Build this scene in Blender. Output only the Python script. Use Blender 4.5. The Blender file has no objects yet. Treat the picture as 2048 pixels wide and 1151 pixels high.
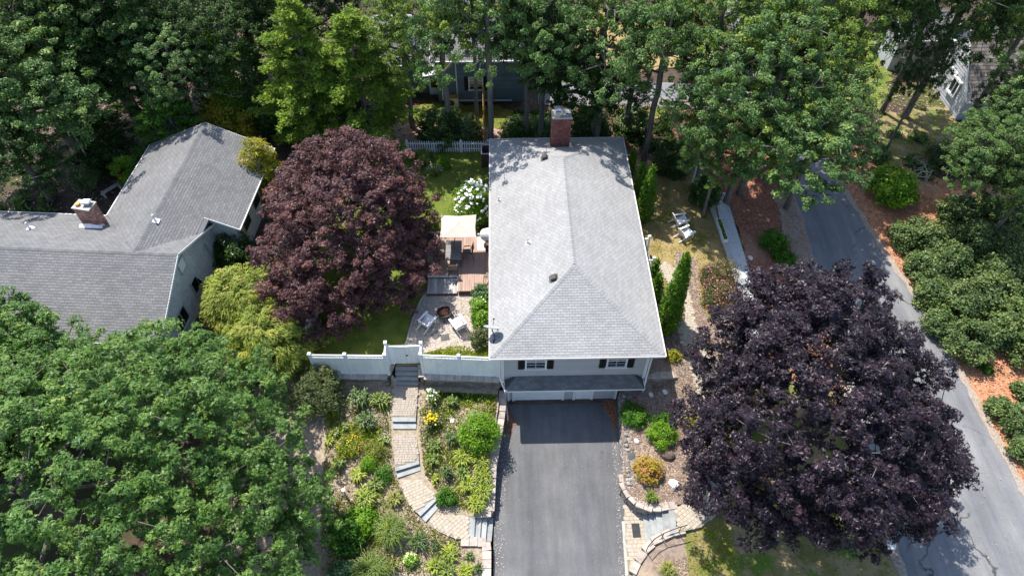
import bpy, math, random
import numpy as np
from mathutils import Vector, Matrix
from mathutils.geometry import delaunay_2d_cdt
R = math.radians
scene = bpy.context.scene
COL = scene.collection

# ------------------------------------------------------------------ camera, sky, sun, exposure
PITCH, YAW, CAMZ, FPX = R(50.5), R(-1.15), 32.35, 1365.0
cam_data = bpy.data.cameras.new('camera')
cam = bpy.data.objects.new('camera', cam_data)
COL.objects.link(cam)
cam.location = (0, 0, CAMZ)
cam.rotation_euler = (R(90) - PITCH, 0, YAW)
cam_data.sensor_width = 36.0
cam_data.lens = 36.0 * FPX / 2048
cam_data.clip_start = 0.5
cam_data.clip_end = 2000
scene.camera = cam

SUN_EL, SUN_AZ = R(61.5), math.atan2(-0.60, 0.80)      # azimuth from +Y towards +X
sun_dir = Vector((math.sin(SUN_AZ) * math.cos(SUN_EL), math.cos(SUN_AZ) * math.cos(SUN_EL), math.sin(SUN_EL)))
world = bpy.data.worlds.new('World')
scene.world = world
world.use_nodes = True
wn = world.node_tree
wn.nodes.clear()
sky = wn.nodes.new('ShaderNodeTexSky')
sky.sky_type = 'NISHITA'
sky.sun_disc = False
sky.sun_elevation = SUN_EL
sky.sun_rotation = SUN_AZ
bg = wn.nodes.new('ShaderNodeBackground')
bg.inputs['Strength'].default_value = 0.15
wo = wn.nodes.new('ShaderNodeOutputWorld')
wn.links.new(sky.outputs[0], bg.inputs[0])
wn.links.new(bg.outputs[0], wo.inputs[0])
sd = bpy.data.lights.new('sun', 'SUN')
sd.energy = 4.3
sd.angle = R(0.5)
sd.color = (1.0, 0.955, 0.88)
sun = bpy.data.objects.new('sun', sd)
COL.objects.link(sun)
sun.location = (-20, 60, 80)
sun.rotation_euler = sun_dir.to_track_quat('Z', 'Y').to_euler()
scene.view_settings.view_transform = 'Standard'
scene.view_settings.look = 'None'
scene.view_settings.exposure = 0.84
scene.view_settings.gamma = 1.0
scene.view_settings.use_curve_mapping = False
scene.render.engine = 'CYCLES'
cy = scene.cycles
cy.max_bounces = 5
cy.diffuse_bounces = 3
cy.glossy_bounces = 2
cy.transmission_bounces = 3
cy.transparent_max_bounces = 4
cy.use_denoising = True
try:
    cy.denoiser = 'OPENIMAGEDENOISE'
    cy.denoising_prefilter = 'ACCURATE'
except Exception:
    pass
cy.caustics_reflective = cy.caustics_refractive = False

# ------------------------------------------------------------------ measuring: photo points -> places on the ground
_c, _s = math.cos(YAW), math.sin(YAW)
def ray(px, py):
    x = (px - 1024) / FPX; y = -(py - 575.5) / FPX
    fw = math.cos(PITCH) + y * math.sin(PITCH); up = -math.sin(PITCH) + y * math.cos(PITCH)
    return _c * x - _s * fw, _s * x + _c * fw, up
def at(px, py, z=0.0):
    dx, dy, dz = ray(px, py)
    t = (z - CAMZ) / dz
    return (dx * t, dy * t)
def wall_at(px, py, Y):
    dx, dy, dz = ray(px, py)
    t = Y / dy
    return (dx * t, CAMZ + dz * t)
def depth_of(X, Y, Z):
    return (-_s * X + _c * Y) * math.cos(PITCH) - (Z - CAMZ) * math.sin(PITCH)
def H(X, Y):
    """height of the land"""
    X = np.asarray(X, float); Y = np.asarray(Y, float)
    bed = np.interp(Y, [5, 10, 12, 14, 16, 18.5, 20.5], [-2.3, -1.97, -1.77, -1.5, -1.2, -.9, -.84])
    far_l = np.interp(Y, [5, 10, 18, 24], [-2.3, -1.9, -1.0, 0])
    w = np.clip((X + 16) / 4.5, 0, 1)
    left = np.where(Y < 20.5, bed, 0.0) * w + far_l * (1 - w)
    rbed = np.where(Y < 20.2, np.interp(Y, [5, 11, 13, 20.2], [-2.3, -1.75, -1.35, -0.8]), 0.0)
    rs = np.interp(Y, [5, 10, 13, 16, 21, 23], [-2.35, -1.9, -1.35, -1.0, -0.15, 0])
    road = np.interp(Y, [0, 5, 10, 25, 40, 60], [-2.6, -2.45, -2.2, -1.25, -0.35, 0])
    wr = np.clip((X - 12.5) / 5.5, 0, 1); wr = wr * wr * (3 - 2 * wr)
    right = rs * (1 - wr) + road * wr + np.clip(X - 27, 0, 40) * 0.035
    wb = np.clip((X - 8.2) / 1.4, 0, 1)
    r2 = np.where(X < 9.6, np.where(Y < 20.2, rbed * (1 - wb) + right * wb, right * wb), right)
    return np.where(X < 3, left, r2)
def Hs(x, y): return float(H(x, y))
def gp(px, py):
    z = 0.0
    for _ in range(7):
        X, Y = at(px, py, z); z = 0.5 * z + 0.5 * Hs(X, Y)
    return (X, Y, Hs(X, Y))

# ------------------------------------------------------------------ materials (procedural)
MATS = {}
class N:
    def __init__(s, name):
        s.m = bpy.data.materials.new(name); s.m.use_nodes = True
        s.t = s.m.node_tree; s.t.nodes.clear()
        s.out = s.t.nodes.new('ShaderNodeOutputMaterial')
    def n(s, typ, **kw):
        o = s.t.nodes.new(typ)
        for k, v in kw.items(): setattr(o, k, v)
        return o
    def l(s, a, b): s.t.links.new(a, b)
    def pos(s):
        return s.n('ShaderNodeNewGeometry').outputs['Position']
    def noise(s, scale, detail=5, rough=.6, vec=None, stretch=None):
        v = vec or s.pos()
        if stretch:
            mp = s.n('ShaderNodeMapping'); mp.inputs['Scale'].default_value = stretch; s.l(v, mp.inputs[0]); v = mp.outputs[0]
        o = s.n('ShaderNodeTexNoise'); o.inputs['Scale'].default_value = scale
        o.inputs['Detail'].default_value = detail; o.inputs['Roughness'].default_value = rough
        s.l(v, o.inputs['Vector']); return o.outputs['Fac']
    def ramp(s, fac, stops):
        o = s.n('ShaderNodeValToRGB'); e = o.color_ramp.elements
        while len(e) < len(stops): e.new(.5)
        for i, (p, c) in enumerate(stops):
            e[i].position = p; e[i].color = (c[0], c[1], c[2], 1)
        s.l(fac, o.inputs[0]); return o.outputs[0]
    def math(s, op, a, b):
        o = s.n('ShaderNodeMath', operation=op)
        for i, v in enumerate((a, b)):
            if hasattr(v, 'default_value') or hasattr(v, 'links'): s.l(v, o.inputs[i])
            else: o.inputs[i].default_value = v
        return o.outputs[0]
    def mix(s, f, a, b, blend='MIX'):
        o = s.n('ShaderNodeMix', data_type='RGBA', blend_type=blend)
        if isinstance(f, (int, float)): o.inputs[0].default_value = f
        else: s.l(f, o.inputs[0])
        for i, v in ((6, a), (7, b)):
            if isinstance(v, tuple): o.inputs[i].default_value = (v[0], v[1], v[2], 1)
            else: s.l(v, o.inputs[i])
        return o.outputs[2]
    def tint(s):
        a = s.n('ShaderNodeAttribute', attribute_name='tint').outputs['Fac']
        r = s.n('ShaderNodeObjectInfo').outputs['Random']
        g = s.math('GREATER_THAN', a, .5)
        a1 = s.math('SUBTRACT', a, 1.0)
        m = s.n('ShaderNodeMix', data_type='FLOAT')
        s.l(g, m.inputs[0]); s.l(r, m.inputs[2]); s.l(a1, m.inputs[3])
        return m.outputs[0]
    def bump(s, h, strength, dist=.02):
        b = s.n('ShaderNodeBump'); b.inputs['Strength'].default_value = strength; b.inputs['Distance'].default_value = dist
        s.l(h, b.inputs['Height']); return b.outputs[0]
    def bsdf(s, col, rough=.8, spec=.3, metal=0, normal=None):
        p = s.n('ShaderNodeBsdfPrincipled')
        if isinstance(col, tuple): p.inputs['Base Color'].default_value = (*col[:3], 1)
        else: s.l(col, p.inputs['Base Color'])
        p.inputs['Roughness'].default_value = rough
        p.inputs['Specular IOR Level'].default_value = spec
        p.inputs['Metallic'].default_value = metal
        if normal is not None: s.l(normal, p.inputs['Normal'])
        return p.outputs[0]
    def done(s, sh):
        s.l(sh, s.out.inputs[0]); MATS[s.m.name] = s.m; return s.m

def surf(name, stops, scale=3, detail=6, rough=.85, spec=.25, tint=None, tcol=None, fine=None, bump=0, bscale=40, metal=0, stretch=None, blotch=None):
    """noise ramp colour; tint = how much single pieces differ; fine = (scale, amount) grain; blotch = (scale, colour, lo, hi)"""
    a = N(name)
    f = a.noise(scale, detail, .65, stretch=stretch)
    c = a.ramp(f, stops)
    if blotch:
        bf = a.ramp(a.noise(blotch[0], 4, .6), [(blotch[2], (0, 0, 0)), (blotch[3], (1, 1, 1))])
        c = a.mix(bf, c, blotch[1])
    if tint:
        t = a.tint()
        if tcol:
            c = a.mix(t, c, a.ramp(t, tcol)) if tint >= 2 else a.mix(tint, c, a.ramp(t, tcol))
        else:
            k = a.ramp(t, [(0, (1 - tint,) * 3), (1, (1 + tint,) * 3)])
            c = a.mix(1.0, c, k, 'MULTIPLY')
    if fine:
        g = a.ramp(a.noise(fine[0], 3, .7), [(.25, (1 - fine[1],) * 3), (.75, (1 + fine[1],) * 3)])
        c = a.mix(1.0, c, g, 'MULTIPLY')
    nr = a.bump(a.noise(bscale, 4, .7), bump) if bump else None
    return a.done(a.bsdf(c, rough, spec, metal, nr))

def leafmat(name, stops, trans=.4, gloss=.12, rough=.42, tcol=None):
    """leaf colour runs along the per-leaf tint"""
    a = N(name)
    t = a.tint()
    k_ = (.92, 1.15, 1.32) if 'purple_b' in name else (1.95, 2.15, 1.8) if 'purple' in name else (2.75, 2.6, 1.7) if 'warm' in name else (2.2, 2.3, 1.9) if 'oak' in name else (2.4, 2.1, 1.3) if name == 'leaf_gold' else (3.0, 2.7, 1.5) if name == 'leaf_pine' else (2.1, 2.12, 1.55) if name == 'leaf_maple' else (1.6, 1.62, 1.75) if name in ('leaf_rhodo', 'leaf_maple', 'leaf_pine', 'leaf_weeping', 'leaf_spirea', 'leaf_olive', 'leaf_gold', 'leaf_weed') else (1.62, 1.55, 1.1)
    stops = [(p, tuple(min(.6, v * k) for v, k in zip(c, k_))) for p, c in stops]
    c = a.ramp(t, stops)
    big = a.ramp(a.noise(.7, 4), [(.3, (.72, .78, .85)), (.5, (1, 1, 1)), (.7, (1.34, 1.25, 1.05))])
    c = a.mix(1.0, c, big, 'MULTIPLY')
    d = a.n('ShaderNodeBsdfDiffuse'); a.l(c, d.inputs[0])
    tr = a.n('ShaderNodeBsdfTranslucent')
    tc = a.mix(1.0, c, tcol or (1.5, 1.5, .55), 'MULTIPLY'); a.l(tc, tr.inputs[0])
    m1 = a.n('ShaderNodeMixShader'); m1.inputs[0].default_value = trans
    a.l(d.outputs[0], m1.inputs[1]); a.l(tr.outputs[0], m1.inputs[2])
    g = a.n('ShaderNodeBsdfGlossy'); g.inputs['Roughness'].default_value = rough; g.inputs[0].default_value = (1, 1, 1, 1)
    fr = a.n('ShaderNodeFresnel'); fr.inputs[0].default_value = 1.4
    k = a.math('MULTIPLY', fr.outputs[0], gloss * 4)
    k = a.math('MINIMUM', k, .3)
    m2 = a.n('ShaderNodeMixShader'); a.l(k, m2.inputs[0]); a.l(m1.outputs[0], m2.inputs[1]); a.l(g.outputs[0], m2.inputs[2])
    return a.done(m2.outputs[0])

def g3(v, w=0.0): return (v + w, v, v - w)
surf('soil', [(.25, (.03, .021, .014)), (.5, (.065, .046, .032)), (.75, (.115, .082, .058))], 2.2, 8, fine=(25, .35), bump=.5, bscale=30,
     blotch=(.12, (.075, .085, .022), .5, .62))
surf('grass_lawn', [(.3, (.06, .10, .014)), (.5, (.12, .16, .022)), (.72, (.2, .2, .045))], 1.1, 8, fine=(38, .45), bump=.6, bscale=60)
surf('grass_dry', [(.25, (.15, .135, .03)), (.45, (.25, .19, .07)), (.62, (.34, .25, .12)), (.8, (.28, .22, .085))], .7, 8, fine=(38, .4), bump=.6, bscale=60,
     blotch=(.45, (.10, .12, .018), .53, .7))
surf('grass_front', [(.3, (.10, .15, .025)), (.47, (.2, .17, .06)), (.6, (.3, .23, .12)), (.75, (.36, .28, .16))], .8, 8, fine=(38, .45), bump=.6, bscale=60,
     blotch=(.7, (.09, .16, .02), .55, .63))
surf('bark_mulch', [(.2, (.115, .08, .06)), (.45, (.225, .165, .128)), (.7, (.34, .265, .215))], 5, 8, fine=(22, .42), bump=.7, bscale=26,
     blotch=(.5, (.38, .29, .21), .5, .7))
surf('red_mulch', [(.25, (.15, .06, .04)), (.5, (.26, .11, .075)), (.75, (.37, .19, .135))], 4, 8, fine=(24, .4), bump=.7, bscale=26, blotch=(.4, (.36, .22, .16), .52, .68))
surf('orange_mulch', [(.25, (.25, .11, .06)), (.5, (.42, .205, .11)), (.75, (.55, .31, .19))], 3, 8, fine=(24, .35), bump=.7, bscale=26)
surf('gravel', [(.25, (.2, .165, .135)), (.5, (.42, .36, .3)), (.75, (.62, .55, .47))], 6, 8, fine=(26, .4), bump=.6, bscale=30)
surf('straw_mulch', [(.2, (.15, .11, .08)), (.45, (.3, .235, .175)), (.7, (.44, .36, .275))], 5, 8, fine=(22, .42), bump=.7, bscale=26, blotch=(.6, (.24, .22, .1), .55, .75))
surf('chip_pale', [(.3, (.12, .07, .045)), (.7, (.3, .2, .15))], 3, 3, tint=2, tcol=[(0, (.13, .09, .06)), (.45, (.34, .26, .19)), (.85, (.5, .42, .32)), (1, (.64, .56, .45))], rough=.95)
surf('grit', [(.25, (.2, .16, .13)), (.5, (.32, .26, .21)), (.75, (.43, .36, .3))], 7, 7, fine=(28, .4), bump=.5)
surf('white_stone', [(.25, (.42, .42, .42)), (.5, (.66, .66, .65)), (.75, (.85, .85, .84))], 9, 6, fine=(30, .22), bump=.6, bscale=35)
def asphalt(name, lo, mid, hi, crack=False):
    a = N(name)
    c = a.ramp(a.noise(.35, 6, .65), [(.3, lo), (.5, mid), (.72, hi)])
    c = a.mix(1.0, c, a.ramp(a.noise(32, 3, .8), [(.25, (.72,) * 3), (.75, (1.28,) * 3)]), 'MULTIPLY')
    v = a.ramp(a.noise(70, 1, .5), [(.72, (0, 0, 0)), (.8, (1, 1, 1))])
    c = a.mix(a.math('MULTIPLY', v, .35), c, (.3, .29, .27))
    st = a.ramp(a.noise(1.4, 5, .7, stretch=(1.6, .25, 1)), [(.35, (.86,) * 3), (.7, (1.1,) * 3)])
    c = a.mix(1.0, c, st, 'MULTIPLY')
    tr = a.ramp(a.noise(.55, 4, .6, stretch=(2.2, .08, 1)), [(.36, (.88, .89, .92)), (.5, (1, 1, 1)), (.66, (1.13, 1.12, 1.1))])
    c = a.mix(1.0, c, tr, 'MULTIPLY')
    oil = a.ramp(a.noise(1.1, 3, .5), [(.66, (1, 1, 1)), (.74, (.8, .8, .8))])
    c = a.mix(1.0, c, oil, 'MULTIPLY')
    if crack:
        vo = a.n('ShaderNodeTexVoronoi', feature='DISTANCE_TO_EDGE'); vo.inputs['Scale'].default_value = .2
        w = a.n('ShaderNodeTexNoise'); w.inputs['Scale'].default_value = .8; w.inputs['Detail'].default_value = 6
        ad = a.n('ShaderNodeMix', data_type='RGBA', blend_type='LINEAR_LIGHT'); ad.inputs[0].default_value = .9
        p = a.pos(); a.l(p, w.inputs['Vector']); a.l(p, ad.inputs[6]); a.l(w.outputs['Color'], ad.inputs[7]); a.l(ad.outputs[2], vo.inputs['Vector'])
        e = a.ramp(vo.outputs['Distance'], [(.004, (1, 1, 1)), (.014, (0, 0, 0))])
        e = a.math('MULTIPLY', e, a.ramp(a.noise(.22, 2), [(.44, (0, 0, 0)), (.56, (.9, .9, .9))]))
        c = a.mix(e, c, (.05, .05, .05))
    a.done(a.bsdf(c, .85, .25, 0, a.bump(a.noise(45, 3, .7), .35)))
asphalt('asphalt_road', (.165, .166, .171), (.192, .193, .198), (.225, .225, .228), True)
asphalt('asphalt_drive', (.095, .096, .1), (.12, .121, .125), (.15, .15, .153))
surf('shingle_roof', [(.25, g3(.255, .003)), (.5, g3(.295, .002)), (.75, g3(.33, .001))], .4, 7, tint=.085, fine=(42, .1), rough=.9, spec=.2,
     blotch=(.28, (.345, .34, .335), .55, .8))
surf('shingle_grey', [(.25, (.142, .142, .145)), (.5, (.168, .168, .17)), (.75, (.195, .195, .196))], .35, 7, tint=.12, fine=(40, .16), rough=.9, spec=.2)
surf('shingle_dark', [(.3, g3(.13)), (.6, g3(.17)), (.8, g3(.2))], .8, 6, tint=.16, fine=(40, .16), rough=.9, spec=.2)
surf('shingle_brown', [(.3, (.12, .10, .088)), (.5, (.2, .175, .155)), (.7, (.27, .24, .215))], 1.2, 6, tint=.45, fine=(40, .2), rough=.95, spec=.2)
surf('roof_base', [(.3, g3(.07)), (.7, g3(.11))], 2, 4)
surf('siding_grey', [(.3, (.40, .40, .405)), (.7, (.47, .47, .475))], .7, 6, tint=.05, fine=(20, .06), rough=.7)
surf('siding_weathered', [(.3, (.44, .46, .48)), (.55, (.53, .545, .56)), (.75, (.6, .61, .62))], 1.4, 8, tint=.08, rough=.85, fine=(16, .1),
     blotch=(1.1, (.13, .125, .11), .6, .78))
surf('siding_blue', [(.3, (.10, .145, .175)), (.7, (.15, .2, .235))], .8, 5, tint=.1, rough=.75)
surf('siding_pale', [(.3, (.37, .38, .4)), (.7, (.45, .46, .475))], .8, 5, tint=.08, rough=.75)
surf('white_paint', [(.3, (.74, .74, .735)), (.7, (.82, .82, .815))], 1.2, 5, rough=.55, spec=.35, tint=.04, fine=(9, .05))
surf('white_vinyl', [(.3, (.78, .81, .83)), (.7, (.84, .86, .87))], .9, 6, rough=.4, spec=.4, tint=.04, fine=(5, .05), blotch=(1.7, (.66, .68, .66), .55, .8))
surf('black_paint', [(.3, g3(.016)), (.7, g3(.026))], 3, 4, rough=.5)
surf('dark_metal', [(.3, g3(.025)), (.7, (.05, .043, .04))], 4, 5, rough=.5, spec=.5)
surf('galvanized', [(.3, g3(.5)), (.7, g3(.68))], 4, 5, rough=.35, spec=.5, metal=.75)
surf('dish_grey', [(.3, (.3, .32, .34)), (.7, (.36, .38, .4))], 3, 4, rough=.5)
surf('copper_edge', [(.3, (.5, .4, .36)), (.7, (.68, .58, .54))], 6, 5, rough=.6)
surf('brick_red', [(.3, (.13, .05, .044)), (.5, (.185, .072, .062)), (.7, (.25, .105, .09))], 6, 5, tint=.3, fine=(60, .2), rough=.9)
surf('brick_tan', [(.3, (.26, .13, .095)), (.5, (.38, .2, .15)), (.7, (.5, .3, .23))], 5, 5, tint=.35, fine=(50, .2), rough=.9)
surf('mortar', [(.3, (.3, .27, .25)), (.7, (.42, .38, .36))], 10, 4, rough=.95)
surf('concrete', [(.3, (.3, .29, .26)), (.6, (.42, .405, .37)), (.8, (.5, .48, .44))], 2.5, 7, fine=(30, .15), rough=.9, tint=.1)
surf('wall_block', [(.3, (.16, .135, .115)), (.5, (.25, .22, .19)), (.75, (.34, .3, .265))], 4, 7, fine=(30, .22), rough=.92, tint=.25, bump=.4)
surf('wall_cap', [(.3, (.3, .25, .21)), (.5, (.42, .36, .31)), (.75, (.5, .44, .385))], 3, 7, fine=(30, .2), rough=.92, tint=.16, bump=.4)
surf('field_stone', [(.3, (.13, .125, .115)), (.5, (.24, .23, .21)), (.7, (.4, .385, .355))], 5, 7, fine=(30, .25), rough=.92, tint=.4, bump=.5)
surf('white_rock', [(.3, (.62, .58, .53)), (.7, (.82, .79, .74))], 5, 7, rough=.9, bump=.4)
surf('brown_rock', [(.3, (.07, .05, .04)), (.6, (.14, .10, .08)), (.8, (.24, .19, .16))], 5, 7, rough=.8, bump=.4)
surf('slate', [(.3, (.2, .215, .215)), (.5, (.29, .3, .295)), (.75, (.37, .375, .365))], 2.2, 7, fine=(30, .1), rough=.7, tint=.12)
surf('dark_slate', [(.3, g3(.07)), (.7, g3(.11))], 3, 5, rough=.8)
surf('paver', [(.3, (0.311, 0.259, 0.192)), (.5, (0.385, 0.333, 0.263)), (.75, (0.444, 0.392, 0.318))], 3, 6, tint=.32, tcol=[(0, (0.318, 0.303, 0.285)), (.35, (0.414, 0.340, 0.244)), (.7, (0.488, 0.429, 0.340)), (1, (0.370, 0.340, 0.311))], fine=(28, .2), rough=.92, bump=.3)
surf('paver_pink', [(.3, (0.281, 0.229, 0.185)), (.5, (0.348, 0.296, 0.244)), (.75, (0.400, 0.348, 0.296))], 3, 6, tint=.32, tcol=[(0, (0.266, 0.248, 0.222)), (.35, (0.370, 0.311, 0.252)), (.7, (0.422, 0.370, 0.311)), (1, (0.326, 0.296, 0.266))], fine=(28, .22), rough=.92, bump=.3, blotch=(1.3, (0.222, 0.207, 0.118), .6, .75))
surf('joint_sand', [(.3, (.24, .2, .155)), (.7, (.33, .285, .225))], 6, 5, fine=(30, .3), blotch=(1.0, (.12, .15, .04), .5, .7))
surf('deck_wood', [(.3, (.28, .185, .145)), (.5, (.35, .24, .19)), (.7, (.42, .3, .245))], 2, 6, tint=.14, stretch=(6, .6, 1), rough=.75, fine=(25, .08))
surf('old_wood', [(.3, (.3, .27, .245)), (.5, (.42, .39, .36)), (.7, (.56, .53, .5))], 2, 6, tint=.3, stretch=(6, .6, 1), rough=.85)
surf('pale_wood', [(.3, (.6, .55, .48)), (.7, (.74, .7, .64))], 2, 6, tint=.15, stretch=(6, .6, 1), rough=.85)
surf('brown_wood', [(.3, (.06, .042, .032)), (.7, (.12, .085, .065))], 3, 6, tint=.25, rough=.8)
surf('gold_wood', [(.3, (.34, .19, .05)), (.7, (.5, .31, .1))], 3, 6, tint=.3, rough=.8)
surf('canvas', [(.3, (.5, .43, .36)), (.7, (.56, .49, .42))], 2, 4, rough=.9, spec=.1)
surf('cover_cloth', [(.3, (.72, .71, .7)), (.7, (.82, .81, .8))], 4, 5, rough=.85)
surf('sling_cloth', [(.3, (.15, .12, .10)), (.7, (.22, .18, .155))], 6, 5, rough=.85)
surf('table_top', [(.3, (.17, .15, .155)), (.7, (.23, .21, .215))], 3, 5, rough=.35, spec=.5)
surf('rust', [(.3, (.03, .018, .014)), (.6, (.07, .03, .02)), (.8, (.05, .03, .024))], 8, 6, rough=.9)
surf('bark', [(.25, (.07, .058, .05)), (.5, (.15, .13, .115)), (.75, (.25, .22, .195))], 5, 7, stretch=(1, 1, .25), rough=.95, bump=.6, bscale=14)
surf('bark_pale', [(.25, (.10, .09, .08)), (.5, (.17, .155, .135)), (.75, (.26, .24, .21))], 5, 7, stretch=(1, 1, .25), rough=.95, bump=.6, bscale=14)
surf('twig', [(.3, (.33, .31, .29)), (.7, (.46, .44, .41))], 4, 5, rough=.95)
surf('chip', [(.3, (.12, .07, .045)), (.7, (.3, .2, .15))], 3, 3, tint=2, tcol=[(0, (.09, .06, .042)), (.45, (.24, .17, .13)), (.85, (.38, .3, .245)), (1, (.55, .47, .4))], rough=.95)
surf('chip_orange', [(.3, (.3, .1, .04)), (.7, (.5, .2, .1))], 3, 3, tint=2, tcol=[(0, (.2, .075, .035)), (.5, (.44, .2, .1)), (1, (.62, .37, .23))], rough=.95)
surf('pebble', [(.3, (.3, .25, .2)), (.7, (.6, .5, .45))], 3, 3, tint=2, tcol=[(0, (.2, .16, .13)), (.5, (.46, .4, .34)), (1, (.72, .66, .58))], rough=.9)
surf('pebble_white', [(.3, (.5, .5, .5)), (.7, (.8, .8, .8))], 3, 3, tint=2, tcol=[(0, (.4, .4, .41)), (.4, (.72, .72, .71)), (1, (.92, .92, .9))], rough=.85)
surf('dry_leaf', [(.3, (.16, .05, .02)), (.7, (.34, .13, .06))], 3, 3, tint=2, tcol=[(0, (.12, .04, .02)), (.6, (.33, .12, .05)), (1, (.5, .27, .13))], rough=.9)
surf('litter_pale', [(.3, (.4, .3, .2)), (.7, (.5, .4, .3))], 3, 3, tint=2, tcol=[(0, (.10, .07, .04)), (.6, (.2, .15, .1)), (1, (.42, .35, .25))], rough=.9)
a = N('window_glass')
gl = a.bsdf((.02, .026, .03), .06, .9)
a.done(gl)
a = N('window_dark'); a.done(a.bsdf((.012, .012, .014), .25, .5))
surf('curtain', [(.3, (.45, .46, .47)), (.7, (.6, .6, .6))], 3, 4, stretch=(14, 14, .5))
surf('blind', [(.3, (.5, .42, .26)), (.7, (.62, .54, .36))], 3, 4)
surf('solar_panel', [(.3, (.03, .04, .07)), (.7, (.05, .065, .11))], 3, 4, rough=.15, spec=.7)
surf('flower_white', [(.3, (.78, .8, .66)), (.7, (.88, .88, .8))], 5, 4, tint=.1, rough=.8)
surf('flower_yellow', [(.3, (.78, .5, .01)), (.7, (.85, .62, .02))], 5, 4, tint=.15, rough=.7)
surf('flower_pink', [(.3, (.42, .1, .14)), (.7, (.55, .2, .24))], 5, 4, tint=.4, rough=.8)
surf('flower_lime', [(.3, (.42, .5, .2)), (.7, (.56, .62, .32))], 5, 4, tint=.2, rough=.8)
surf('flower_red', [(.3, (.35, .01, .03)), (.7, (.5, .02, .05))], 5, 4, rough=.8)
surf('white_lamp', [(.3, (.75, .75, .74)), (.7, (.82, .82, .81))], 2, 3, rough=.4)
surf('verdigris', [(.3, (.2, .24, .23)), (.7, (.3, .34, .33))], 4, 4, rough=.6)
surf('car_blue', [(.3, (.05, .09, .16)), (.7, (.06, .1, .18))], 2, 2, rough=.25, spec=.6)

leafmat('leaf_purple_black', [(0, (.012, .0075, .011)), (.4, (.022, .012, .018)), (.75, (.037, .018, .025)), (1, (.062, .028, .034))], .16, .16, .4, (1.6, .55, .6))
leafmat('leaf_purple_red', [(0, (.022, .0085, .0125)), (.4, (.044, .018, .023)), (.75, (.074, .03, .033)), (1, (.115, .05, .046))], .22, .14, .42, (1.9, .55, .6))
leafmat('leaf_maple', [(0, (.022, .05, .013)), (.4, (.04, .085, .022)), (.75, (.068, .115, .034)), (.95, (.10, .145, .045)), (1, (.2, .2, .045))], .3, .13)
leafmat('leaf_oak', [(0, (.018, .043, .011)), (.4, (.037, .072, .02)), (.8, (.065, .10, .03)), (1, (.10, .125, .04))], .28, .14)
leafmat('leaf_oak_warm', [(0, (.025, .05, .01)), (.4, (.05, .085, .019)), (.8, (.085, .12, .03)), (1, (.125, .145, .04))], .28, .12)
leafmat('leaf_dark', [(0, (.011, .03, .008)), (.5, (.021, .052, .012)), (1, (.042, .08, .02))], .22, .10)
leafmat('leaf_pine', [(0, (.026, .056, .011)), (.5, (.05, .092, .019)), (1, (.105, .145, .035))], .25, .06)
leafmat('leaf_thuja', [(0, (.026, .068, .008)), (.5, (.05, .115, .012)), (1, (.095, .165, .022))], .25, .05)
leafmat('leaf_gold', [(0, (.062, .085, .013)), (.5, (.115, .13, .022)), (1, (.2, .185, .04))], .3, .06)
leafmat('leaf_weeping', [(0, (.065, .1, .016)), (.4, (.14, .175, .03)), (.8, (.22, .235, .05)), (1, (.31, .27, .08))], .3, .06)
leafmat('leaf_bright', [(0, (.04, .10, .008)), (.5, (.085, .18, .012)), (1, (.15, .26, .025))], .35, .10)
leafmat('leaf_rhodo', [(0, (.025, .05, .013)), (.4, (.05, .082, .022)), (.8, (.085, .12, .032)), (1, (.16, .165, .045))], .2, .14, .4)
leafmat('leaf_olive', [(0, (.035, .055, .018)), (.5, (.07, .09, .032)), (1, (.13, .13, .06))], .25, .06)
leafmat('leaf_juniper', [(0, (.022, .065, .012)), (.5, (.042, .11, .018)), (1, (.075, .16, .03))], .25, .05)
leafmat('leaf_blade', [(0, (.038, .075, .011)), (.5, (.085, .14, .02)), (1, (.165, .21, .035))], .35, .10)
leafmat('leaf_blade_light', [(0, (.08, .12, .012)), (.5, (.16, .22, .025)), (1, (.27, .30, .05))], .35, .08)
leafmat('leaf_blade_dark', [(0, (.02, .05, .011)), (.5, (.04, .085, .018)), (1, (.075, .125, .028))], .3, .10)
leafmat('leaf_fountain', [(0, (.04, .085, .013)), (.5, (.075, .13, .023)), (1, (.14, .18, .05))], .3, .08)
leafmat('leaf_coleus', [(0, (.15, .15, .02)), (.4, (.23, .2, .03)), (.7, (.28, .15, .09)), (1, (.34, .16, .14))], .3, .06)
leafmat('leaf_spirea', [(0, (.03, .045, .015)), (.45, (.06, .075, .025)), (.75, (.095, .07, .035)), (1, (.17, .06, .05))], .28, .06)
leafmat('leaf_bluegreen', [(0, (.03, .07, .04)), (.5, (.06, .115, .065)), (1, (.10, .16, .09))], .25, .08)
leafmat('leaf_weed', [(0, (.07, .09, .014)), (.4, (.115, .14, .022)), (.8, (.19, .19, .05)), (1, (.3, .25, .11))], .3, .05)
def M(n): return MATS[n]

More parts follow.
